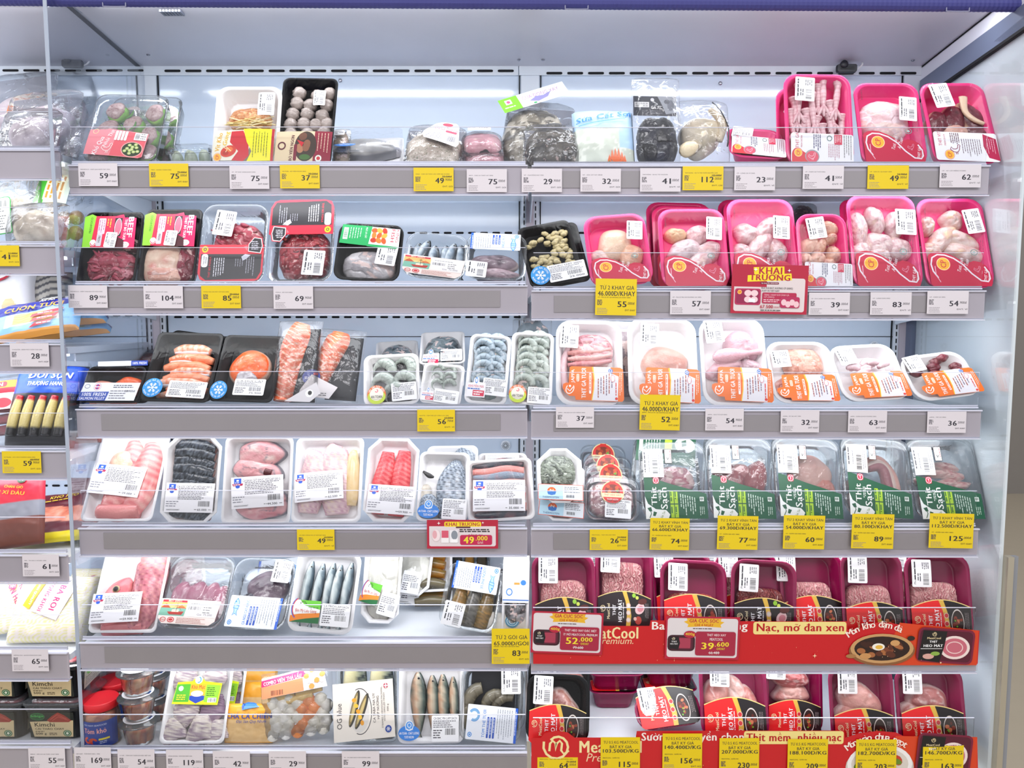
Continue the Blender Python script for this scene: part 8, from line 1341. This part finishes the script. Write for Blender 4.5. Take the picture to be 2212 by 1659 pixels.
# kimchi boxes
KB = pm('kimchi_black_plastic', '#14161a', .25); 
def kimchi(px, Y, lvl, label, rot=0):
    y0, z0 = SH['N7']; X = at(px, 1600, Y).x; H = .084; t = thing('kimchi_box', label, 'food box', (X, Y, z0 + .001 + lvl * (H + .004)), 'stacked kimchi boxes'); w, dp = .128, .115
    o = rr(w, dp, .02); c0 = [0, dp / 2]; L = [(ins(o, .012, w, dp), 0), (ins(o, .010, w, dp), .002), (ins(o, .003, w, dp), H - .022), (o, H - .021), (o, H - .012)]; obj('box_body', loops(L), t, [KB])
    mid = rr(w - .014, dp - .014, .016); mid[:, 1] += .007; L = [(ins(o, -.0015, w, dp), H - .0118), (ins(o, -.0015, w, dp), H - .005), (o, H - .004), (ins(mid, 0, w, dp), H - .004), (ins(mid, .002, w, dp), H + .0015), (ins(mid, .01, w, dp), H + .002)]; obj('clear_lid', loops(L), t, [PET])
    me = loops([(ins(mid, .006, w, dp), H - .009), (ins(mid, .02, w, dp), H - .008)]); obj('kimchi_top', me, t, [pm('kimchi_red', '#7a1c24', .4)])
    c = Cv(100, 70, 4); c.R(0, 0, 100, 70, '#16201c').P([(2, 26), (98, 22), (94, 68), (8, 68)], '#d8c498').E(20, 12, 16, 10, '#14532c').ring(20, 12, 16, 10, 1, '#2f8a4a').T('bibigo', 20, 11, 27, 7, '#4fbf5a', b=.03).P([(40, 22), (52, 10), (66, 0), (80, 8), (94, 22), (88, 27), (46, 27)], '#9c3026').line([(48, 20), (64, 6), (84, 18)], 1.6, '#c8564a').line([(52, 23), (66, 12), (88, 22)], 1.4, '#c8564a')
    c.T('Kimchi', 34, 34, 44, 11, '#2a2018', b=.03).T('CẢI THẢO CHAY', 44, 45, 64, 6, '#2a2018', b=.03).fine(12, 52, 24, 1, 2, 2, '#6a5a40').T('500 g', 24, 60, 24, 6.5, '#2a2018', b=.02).fine(42, 57, 20, 2, 4, 2, '#6a5a40').E(82, 58, 9, 9, '#1f6a34').ring(82, 58, 7, 7, 1, '#e6ecd8').E(82, 58, 3, 3.4, '#e6ecd8')
    o = obj('front_label', c.mesh(.094, .058), t, [PRINTG]); o.matrix_local = Matrix.Translation((0, .0065, .004)) @ Matrix.Rotation(math.radians(96.5), 4, 'X')
    c = Cv(80, 60, 5); c.P([(0, 10), (80, 0), (80, 50), (0, 60)], '#d6ccb2').E(20, 14, 10, 10, '#7ac04a').E(58, 12, 9, 9, '#3a3a34').fine(6, 28, 66, 5, 5, 2, '#5a5248'); o = obj('side_label', c.mesh(.07, .045), t, [PRINTG]); o.matrix_local = Matrix.Translation((w / 2 - .0048, dp / 2, .012)) @ Matrix.Rotation(math.radians(90), 4, 'Z') @ Matrix.Rotation(math.radians(95), 4, 'X')
    c = Cv(60, 30, 6); c.E(30, 15, 28, 13, '#e9efe2').E(20, 12, 12, 8, '#6ac83a').R(30, 6, 20, 12, '#e2543a', 3); o = obj('lid_label', c.mesh(.06, .05), t, [PRINTG]); o.location = (0, .03, H + .0026)
for a, (px, Y) in enumerate([(-16, -.04), (112, -.04), (121, .09), (129, .22)]):
    for l in (0, 1): kimchi(px, Y, l, ['lower', 'upper'][l] + ' kimchi box ' + ['at the far left edge', 'in the front stack beside the divider, brand side facing out', 'of the stack just behind the front one', 'of the rearmost stack near the back panel'][a].replace(', brand side facing out', ''))
# ---------------------------------------------------------------- price tags and cards on the rails
def W_(k, x, t, b_, ti, p, d, u, lab, **kw): return ptag(k, x, t, b_, ti, p, d, u, lab, **kw)
KH, GO, VI = 'KHAY', 'GÓI', 'VỈ'
for r in [
 ('L1', 168, 352, 402, 'FRESHFOCO - KHỔ QUA NHỒI THỊT 270G', '59', '.000', KH, 'white price tag 59.000 below the stuffed melon', 'w'),
 ('L1', 321, 353, 403, 'MINT - HOÀNH THÁNH 300G', '75', '.000', KH, 'yellow price tag 75.000, first yellow one on the top shelf', 'y', '79.000'),
 ('L1', 495, 358, 408, 'CP - VỊT KHO GỪNG KHAY 500G', '75', '.000', KH, 'white price tag 75.000 below the ginger duck tray', 'w'),
 ('L1', 604, 356, 407, 'VN PURE - BÒ VIÊN NGON 200G', '37', '.000', KH, 'yellow price tag 37.000 below the meatballs', 'y', '39.500'),
 ('L1', 893, 362, 413, 'DALE - CHẢ CÁ THÁC LÁC ƯỚP GIA VỊ 250G', '49', '.900', GO, 'yellow price tag 49.900 below the cream fish paste bag', 'y', '53.500'),
 ('L1', 1008, 365, 415, 'NATI - CHẢ CÁ THÁT LÁT 250G', '75', '.000', GO, 'white price tag 75.000 below the pink paste pouches', 'w'),
 ('R1', 1127, 364, 415, 'NT - CUA ĐỒNG XAY 350G', '29', '.900', GO, 'white price tag 29.900 below the dark crab bag', 'w'),
 ('R1', 1254, 364, 414, 'NT - SỨA CẮT SỢI 180GR', '32', '.000', GO, 'white price tag 32.000 below the jellyfish bag', 'w'),
 ('R1', 1383, 363, 414, 'TAM NÔNG - GÀ ÁC TÚI 1KG/CON', '41', '.000', VI, 'white price tag 41.000 below the black chicken', 'w'),
 ('R1', 1475, 359, 411, 'TAM NÔNG - GÀ TA THẢ VƯỜN NGUYÊN CON', '112', '.000', 'CÁI', 'yellow price tag 112.000 below the whole chicken', 'y', '125.000'),
 ('R1', 1587, 360, 411, 'CP - LÒNG GÀ VỈ 250G', '23', '.000', VI, 'white price tag 23.000 below the low offal tray', 'w'),
 ('R1', 1735, 357, 408, 'CP - CHÂN GÀ TƯƠI 500G', '41', '.500', VI, 'white price tag 41.500 below the chicken feet', 'w'),
 ('R1', 1875, 357, 408, 'CP - SỤN ỨC GÀ KHAY 500G', '49', '.000', VI, 'yellow price tag 49.000 below the rib cartilage', 'y', '54.900'),
 ('R1', 2031, 355, 405, 'CP - VỊT CẮT MIẾNG VỈ 500G', '62', '.000', VI, 'white price tag 62.000 below the duck tray', 'w'),
 ('L2', 146, 616, 665, 'FRESHFOCO - DIỀM THĂN BÒ CẮT XÀO 250G', '89', '.900', KH, 'white price tag 89.900 below the first beef tray', 'w'),
 ('L2', 309, 617, 666, 'FRESHFOCO BÒ TÚI CẮT 250G', '104', '.000', KH, 'white price tag 104.000 below the beef with pale fat', 'w'),
 ('L2', 434, 617, 666, 'FOHLA NẠC BÒ MÁT CẮT XÀO 200G', '85', '.000', KH, 'yellow price tag 85.000 below the clear sliced beef tray', 'y', '89.000'),
 ('L2', 590, 618, 667, 'FOHLA - BÒ XAY 200G', '69', '.900', KH, 'white price tag 69.900 below the minced beef', 'w'),
 ('R2', 1448, 628, 679, 'CP - PHI LÊ MÁ ĐÙI KHÔNG DA 500G', '57', '.000', KH, 'white price tag 57.000 below the boneless thighs', 'w'),
 ('R2', 1748, 632, 680, 'CP - ĐÙI CÁNH GÀ KHAY 500G', '39', '.000', KH, 'white price tag 39.000 below the small drumette tray', 'w'),
 ('R2', 1881, 631, 680, 'CP - CÁNH GIỮA 500G', '83', '.000', VI, 'white price tag 83.000 below the mid-wings', 'w'),
 ('R2', 2004, 628, 678, 'CP - CÁNH GÀ 500G', '54', '.900', VI, 'white price tag 54.900 below the last wing tray', 'w'),
 ('L3', 901, 885, 932, 'ALOTTE - TÔM THẺ LỘT CỠN 31-35 150G', '56', '.700', VI, 'yellow price tag 56.700, the only tag on the salmon and prawn shelf left', 'y', '63.000'),
 ('R3', 1201, 879, 924, 'JAPFA - MÁ ĐÙI GÀ CẮT MIẾNG 500G', '37', '.500', KH, 'white price tag 37.500 below the chicken bones tray', 'w'),
 ('R3', 1524, 883, 930, 'JAPFA - ĐÙI TỎI GÀ 500G', '54', '.900', KH, 'white price tag 54.900 below the two drumsticks', 'w'),
 ('R3', 1687, 886, 934, 'GOMA - ỨC GÀ XAY 350G', '32', '.000', KH, 'white price tag 32.000 below the minced chicken', 'w'),
 ('R3', 1833, 887, 934, 'JAPFA - CHÂN GÀ RÚT XƯƠNG 500G', '63', '.000', KH, 'white price tag 63.000 below the boneless feet', 'w'),
 ('R3', 2004, 889, 935, 'JAPFA - TIM GÀ 300G', '36', '.500', KH, 'white price tag 36.500 below the gizzards', 'w'),
 ('L4', 641, 1144, 1188, 'CÁ ĐIÊU HỒNG PHI LÊ VIETGAP 300G', '49', '.000', VI, 'yellow price tag 49.000 left of the KHAI TRƯƠNG card on the fourth shelf', 'y', '62.500'),
 ('R4', 1274, 1144, 1188, 'MEATCOOL - THỊT HEO XAY 200G', '26', '.900', KH, 'short yellow price tag 26.900 below the ground pork boxes', 'y', '29.900'),
 ('N2', -44, 530, 575, 'BÁNH CUỐN CHAY NHÂN ĐẬU', '41', '.000', GO, 'yellow price tag 41.000 at the left edge of the photo', 'y', '51.000'),
 ('N3', 20, 741, 792, 'VI NGUYÊN - BÁNH PHỞ CUỐN TƯƠI 250G', '28', '.000', 'HỘP', 'white price tag 28.000 below the blue noodle pouches', 'w'),
 ('N4', 3, 975, 1022, 'LE THUAN - XÚC XÍCH THƯỢNG HẠNG 500G', '59', '.900', GO, 'yellow price tag 59.900 below the sausages', 'y', '68.000'),
 ('N5', 47, 1198, 1245, 'MIA - TAI HEO Ủ XÌ DẦU 150G', '61', '.000', GO, 'white price tag 61.000 below the dark red pouches', 'w'),
 ('N6', 24, 1403, 1450, 'NIPPON CHU - BA RỌI XÔNG KHÓI 200G', '65', '.000', GO, 'white price tag 65.000 below the cream ham pouches', 'w'),
 ('N7', 60, 1616, 1665, 'BIBIGO - KIM CHI CẢI THẢO CHAY 500G', '55', '.000', 'HỘP', 'white price tag 55.000 below the kimchi boxes', 'w'),
 ('L6', 159, 1615, 1665, 'HẢI NAM - TÔM KHÔ SIZE L 100G', '169', '.000', 'HỘP', 'white price tag 169.000 below the dried shrimp jar', 'w'),
 ('L6', 253, 1619, 1668, 'LY HẢI - TÔM KHÔ CHÂN GIÒ ĐẶC BIỆT 65G', '54', '.000', 'HỘP', 'white price tag 54.000 below the stacked cups', 'w'),
 ('L6', 358, 1620, 1670, 'HỒNG HƯƠNG - KHÔ MỰC NHỎ 120G', '119', '.000', VI, 'white price tag 119.000 below the dried squid', 'w'),
 ('L6', 459, 1623, 1672, 'TN - CHẢ CÁ CHIÊN 250G', '42', '.900', GO, 'white price tag 42.900 below the orange fish cake bag', 'w'),
 ('L6', 580, 1623, 1672, 'NT - COMBO VIÊN THẢ LẨU 500G', '29', '.900', GO, 'white price tag 29.900 below the hotpot balls', 'w'),
 ('L6', 738, 1623, 1672, 'VS - CÁ SABA NAUY HẤP NƯỚNG 300G', '99', '.000', GO, 'white price tag 99.000 below the cream-carded mackerel', 'w'),
 ('R6', 1161, 1627, 1676, 'MEATCOOL - THỊT HEO NẠC ĐÙI NÓNG 400G', '64', '.000', KH, 'short yellow price tag 64.000 under the swirl mark of the lower banner', 'y', '71.200')]:
    k, x, t_, b_, ti, p, d_, u, lab, kd = r[:10]; ptag(k, x, t_, b_, ti, p, d_, u, lab, kind=kd, old=r[10] if len(r) > 10 else None, w=82 if k in ('L3', 'R3', 'L4', 'R4', 'L6', 'N5', 'N6', 'N7') else 87)
for k, x, t_, b_, w, pr, ti, p, d_, u, lab, rot in [
 ('R2', 1286, 602, 681, 88, ['TỪ 2 KHAY GIÁ', '46.000Đ/KHAY'], 'CP - PHI LÊ ỨC GÀ KHÔNG DA KHAY 500G', '55', '.000', KH, 'tall yellow tag offering 46.000 per tray below the pink breast tray', -1),
 ('R3', 1382, 853, 929, 86, ['TỪ 2 KHAY GIÁ', '46.000Đ/KHAY'], 'JAPFA - PHI LÊ ỨC GÀ KHÔNG DA 500G', '52', '.500', KH, 'tall yellow tag offering 46.000 per tray on the orange-labelled shelf', -1),
 ('L5', 1062, 1359, 1434, 82, ['TỪ 2 GÓI GIÁ', '65.000Đ/GÓI'], 'HAISAN - MỰC NÚT LÀM SẠCH 300G', '83', '.000', GO, 'tall yellow tag offering 65.000 per pack at the middle joint', 0)]:
    ptag(k, x, t_, b_, ti, p, d_, u, lab, kind='y', promo=pr, rot=rot, w=w)
for k, x, t_, b_, w, pr, p, lab in [('R4', 1404, 1120, 1188, 84, '66.600Đ/KHAY', '74', 'big yellow tag 66.600 below the pork ribs'), ('R4', 1550, 1115, 1187, 86, '69.300Đ/KHAY', '77', 'big yellow tag 69.300 below the dark lean pork'), ('R4', 1693, 1114, 1186, 87, '54.000Đ/KHAY', '60', 'big yellow tag 54.000 below the pale pork leg'), ('R4', 1841, 1111, 1185, 88, '80.100Đ/KHAY', '89', 'big yellow tag 80.100 below the curled belly slice'), ('R4', 2009, 1110, 1184, 92, '112.500Đ/KHAY', '125', 'big yellow tag 112.500 below the short ribs, last of the five')]:
    ptag(k, x, t_, b_, 'VT - SƯỜN GIÀ HEO 300G', p, '.000', KH, lab, kind='b', promo=['TỪ 2 KHAY VĨNH TÂN', 'BẤT KỲ GIÁ', pr], w=w, rot=-1)
for x, t_, pr, p, lab in [(1298, 1594, '103.500Đ/KG', '115', 'yellow tag reading 103.500 right beside the cut-off cream lettering of the lower banner'), (1432, 1586, '140.400Đ/KG', '156', 'yellow tag reading 140.400, the one standing highest on the lower banner'), (1555, 1596, '207.000Đ/KG', '230', 'yellow tag reading 207.000 under the left end of the cream text box'), (1703, 1598, '188.100Đ/KG', '209', 'yellow tag reading 188.100 under the right end of the cream text box'), (1851, 1599, '182.700Đ/KG', '203', 'yellow tag reading 182.700 over the white plate picture'), (1996, 1598, '146.700Đ/KG', '163', 'yellow tag reading 146.700 over the pictured pack at the right end of the banner')]:
    ptag('R6', x, t_, t_ + 80, 'MEATCOOL - SƯỜN VAI', p, '.000', 'KG', lab, kind='b', promo=['TỪ 0.5 KG MEATCOOL', 'BẤT KỲ GIÁ', pr], w=84)
def card(key, kind, x, yt, yb, w, lab, rot=0, dY=.014):
    Y = SH[key][0] - dY; a, b_ = at(x, yt, Y), at(x + w, yb, Y); c = promo(kind); o = obj('promotion_card', c.mesh(b_.x - a.x, a.z - b_.z, None, 4e-5), None, [PRINT]); o.matrix_world = Matrix.Translation(((a.x + b_.x) / 2, Y, b_.z)) @ Matrix.Rotation(math.pi / 2, 4, 'X') @ Matrix.Rotation(math.radians(rot), 4, 'Z'); tag3(o, lab, 'sign')
card('R2', 1, 1580, 572, 678, 162, 'large red KHAI TRƯƠNG card with the 67.500 price, over the second shelf', -1.2)
card('L4', 2, 922, 1123, 1185, 154, 'small red KHAI TRƯƠNG card with the 49.000 price on the fourth shelf')
card('R5', 3, 1146, 1322, 1412, 154, 'red-framed card reading 52.000 at the left end of the upper banner', -2)
card('R5', 4, 1437, 1332, 1424, 158, 'red-framed card reading 39.600 on the upper banner', -1)
# red banners clipped along the rails
def banner(key, x0, x1, y0, y1, top, draw, lab):
    Y = SH[key][0] - .0098; W, H = x1 - x0, y1 - y0; c = Cv(W, H, 6); c.P([(x - x0, y - y0) for x, y in top] + [(W, H), (0, H)], '#c8161f'); draw(c, W, H, lambda x: x - x0, lambda y: y - y0)
    r_ = random.Random(2)
    for _ in range(24): x, y = r_.uniform(10, W - 120), r_.uniform(46, H - 8); s = r_.uniform(.5, 1.6); c.P([(x, y - s), (x + s * .4, y), (x, y + s), (x - s * .4, y)], '#f6c89a')
    a, b_ = at(x0, y0, Y), at(x1, y1, Y); o = obj('shelf_banner', c.mesh(b_.x - a.x, a.z - b_.z, None, 3e-5), None, [PRINTG]); o.matrix_world = Matrix.Translation(((a.x + b_.x) / 2, Y, b_.z)) @ Matrix.Rotation(math.pi / 2, 4, 'X'); tag3(o, lab, 'banner', None)
def pot(c, cx, cy, rx, ry, plate=False):
    c.E(cx, cy + ry * .14, rx * 1.05, ry * 1.02, '#8a5a34' if not plate else '#cfc8c0').E(cx, cy, rx, ry, '#c79a66' if not plate else '#f2f0ee').E(cx, cy, rx * .88, ry * .82, '#2a1510' if not plate else '#d9d2c8'); r_ = random.Random(4)
    for k in range(15): a, q = r_.uniform(0, 6.3), r_.uniform(.1, .68); c.E(cx + q * rx * math.cos(a), cy + q * ry * math.sin(a), rx * r_.uniform(.1, .18), ry * r_.uniform(.14, .22), r_.choice(['#5a2c1c', '#7a4028', '#a8683c', '#3c1c14'] if not plate else ['#c8402a', '#e0a838', '#6a8a2a', '#8a4a2c']), 10, rot=r_.uniform(0, 60))
    if not plate: c.E(cx - rx * .12, cy - ry * .12, rx * .2, ry * .24, '#f4efe2').E(cx - rx * .1, cy - ry * .1, rx * .12, ry * .14, '#e8b84a').E(cx - rx * .52, cy + ry * .5, rx * .18, ry * .2, '#c8925a').E(cx + rx * .4, cy - ry * .38, rx * .15, ry * .2, '#cf9c64').E(cx + rx * .9, cy - ry * .7, rx * .12, ry * .16, '#2a1c16').E(cx - rx * .98, cy + ry * .5, rx * .16, ry * .14, '#a87848')
def packpic(c, x, y, w, h, a=0):
    c.R(x, y, w, h, '#7a1838', 12, rot=a).R(x + 4, y + 4, w - 8, h - 8, '#56102a', 10, rot=a).E(x + w * .66, y + h * .55, w * .27, h * .34, '#efdcd6', rot=a).E(x + w * .66, y + h * .55, w * .22, h * .27, '#c86a7a', rot=a).ring(x + w * .66, y + h * .55, w * .15, h * .18, 2, '#efd0cc', rot=a).P([(x + w * .1, y + h * .04), (x + w * .52, y + h * .08), (x + w * .48, y + h * .5), (x + w * .4, y + h * .98), (x + w * .02, y + h * .9)], '#141214')
    meat_sw(c, x + w * .3, y + h * .15, 5, '#f3dfae'); c.T('MeatCool', x + w * .29, y + h * .27, w * .24, 4.5, '#f3dfae', b=.03).T('THỊT', x + w * .28, y + h * .38, w * .14, 5.5, '#fff', b=.05).T('HEO MÁT', x + w * .28, y + h * .48, w * .34, 6.5, '#fff', b=.05).R(x + w * .06, y + h * .57, w * .38, 1, '#fff').E(x + w * .2, y + h * .8, w * .1, h * .08, '#d8a89a').E(x + w * .32, y + h * .72, w * .08, h * .06, '#8ab04a')
def d1(c, W, H, X, Y):
    c.P([(X(1940), Y(1345)), (X(2110), Y(1362)), (X(2110), Y(1437)), (X(1900), Y(1437))], '#d8421c'); c.T('MeatCool', X(1320), Y(1367), 116, 25, '#f3e0a4', b=.06).T('Premium.', X(1330), Y(1384), 78, 14, '#f0cfa4', b=.0, sh=.25)
    c.T('Ba chỉ ngon từng', X(1510), Y(1353), 206, 20, '#f7ece4', b=.05).R(X(1625), Y(1343), 200, 27, '#f1dd8c', 5).T('Nạc, mỡ đan xen', X(1726), Y(1357), 188, 20, '#b81420', b=.06)
    arct(c, 'Món kho đậm đà', X(1895), Y(1455), 108, -128, -62, 15, '#fbe9dc', b=.04); pot(c, X(1903), Y(1400), 68, 32); packpic(c, X(1978), Y(1357), 122, 74, 4)
    for x_, y_, s in ((1758, 1415, 5), (2030, 1430, 2)): c.P([(X(x_), Y(y_) - s), (X(x_) + 1, Y(y_) - 1), (X(x_) + s, Y(y_)), (X(x_) + 1, Y(y_) + 1), (X(x_), Y(y_) + s), (X(x_) - 1, Y(y_) + 1), (X(x_) - s, Y(y_)), (X(x_) - 1, Y(y_) - 1)], '#f8d8b0')
banner('R5', 1152, 2112, 1338, 1434, [(1152, 1352), (1290, 1352), (1402, 1352), (1404, 1340), (1625, 1342), (1826, 1342), (1828, 1360), (1850, 1362), (1862, 1352), (1890, 1345), (1920, 1345), (1950, 1352), (1975, 1366), (1990, 1362), (2000, 1350), (2090, 1360), (2112, 1362)], d1, 'long red shelf banner with a clay pot of stew, along the fifth shelf')
def d2(c, W, H, X, Y):
    c.P([(X(1930), Y(1590)), (X(2105), Y(1592)), (X(2110), Y(1700)), (X(1900), Y(1700))], '#d8421c'); meat_sw(c, X(1203), Y(1612), 30, '#f0dfa0', 0); c.T('MeatCool', X(1318), Y(1613), 134, 26, '#f3e0a4', b=.06).T('Premium', X(1312), Y(1636), 88, 18, '#f0cfa4', b=0, sh=.25)
    c.T('Sườn non tuyển chọn', X(1494), Y(1592), 220, 20, '#f7ece4', b=.05).R(X(1604), Y(1579), 214, 28, '#f1dd8c', 5).T('Thịt mềm, nhiều nạc', X(1711), Y(1593), 204, 20, '#b81420', b=.06); pot(c, X(1898), Y(1650), 70, 44, True); arct(c, 'Món xào chua ngọt', X(1893), Y(1695), 106, -130, -55, 15, '#fbe9dc', b=.04); packpic(c, X(1975), Y(1584), 118, 86, 4)
banner('R6', 1148, 2112, 1578, 1700, [(1148, 1594), (1168, 1594), (1176, 1584), (1200, 1578), (1226, 1582), (1240, 1593), (1372, 1593), (1374, 1579), (1604, 1578), (1818, 1578), (1822, 1594), (1850, 1584), (1890, 1579), (1930, 1582), (1960, 1596), (1976, 1594), (1990, 1582), (2080, 1592), (2105, 1594), (2112, 1680)], d2, 'long red shelf banner with a plate of stir-fry, along the bottom shelf')
# black anti-theft style clips with a white loop, hanging from the canopy edge
for px, py, s, lab in ((1826, 150, 1, 'black locking clip with a white cord at the right end of the top slots'), (160, 140, -1, 'black locking clip with a white cord beyond the glass divider')):
    P = at(px, py, YB - .03); t = thing('locking_clip', lab, 'clip', P); o = obj('clip_body', loops([(rr(.046, .018, .005), 0), (rr(.048, .02, .006) - [0, .001], .004), (rr(.046, .018, .005), .012)]), t, [INK]); o.rotation_euler = (math.pi / 2, 0, 0); o.location = (0, 0, -.009)
    o = obj('clip_knob', lathe([(.009, 0), (.009, .006), (.005, .008)], 18), t, [INK]); o.rotation_euler = (math.pi / 2, 0, 0); o.location = (-.008, -.008, .008); obj('code_wheels', MB().box((-.016, -.0135, -.003), (.016, -.0125, -.0015)).box((-.016, -.0135, .001), (.016, -.0125, .0022)).build('x', [PRINT]).data, t).location = (0, 0, 0)
    obj('white_cord', sweep([(.022, 0, -.002), (.032, 0, .003), (.04, 0, .012), (.042, .01, .02)], [.002] * 4, [.002] * 4, flat('#e8e8ea'), n=8, up=(0, 1, 0)), t, [PRINT])
for o in list(bpy.data.objects):
    if o.name.startswith('x') and o.parent is None and not o.get('category'): bpy.data.objects.remove(o)
# round vents on the back panel
for px, py, lab in ((1092, 962, 'round white vent disc on the back panel behind the basa slices'), (1888, 748, 'round vent disc on the back panel near the gizzards')):
    P = at(px, py, YB - .004); t = thing('vent_disc', lab, 'vent', P); o = obj('disc', mesh(*_disc(.0125, .003, 24)), t, [STEEL]); o.rotation_euler = (math.pi / 2, 0, 0); mb = MB()
    for k in range(14): a = 2 * math.pi * k / 14; d = Vector((math.cos(a), 0, math.sin(a))); n_ = Vector((-math.sin(a), 0, math.cos(a))) * .0005; mb.quad(*[(q.x, -.0036, q.z) for q in (d * .003 + n_, d * .003 - n_, d * .0095 - n_, d * .0095 + n_)])
    mb.build('slit_ring', [SLOT], t)
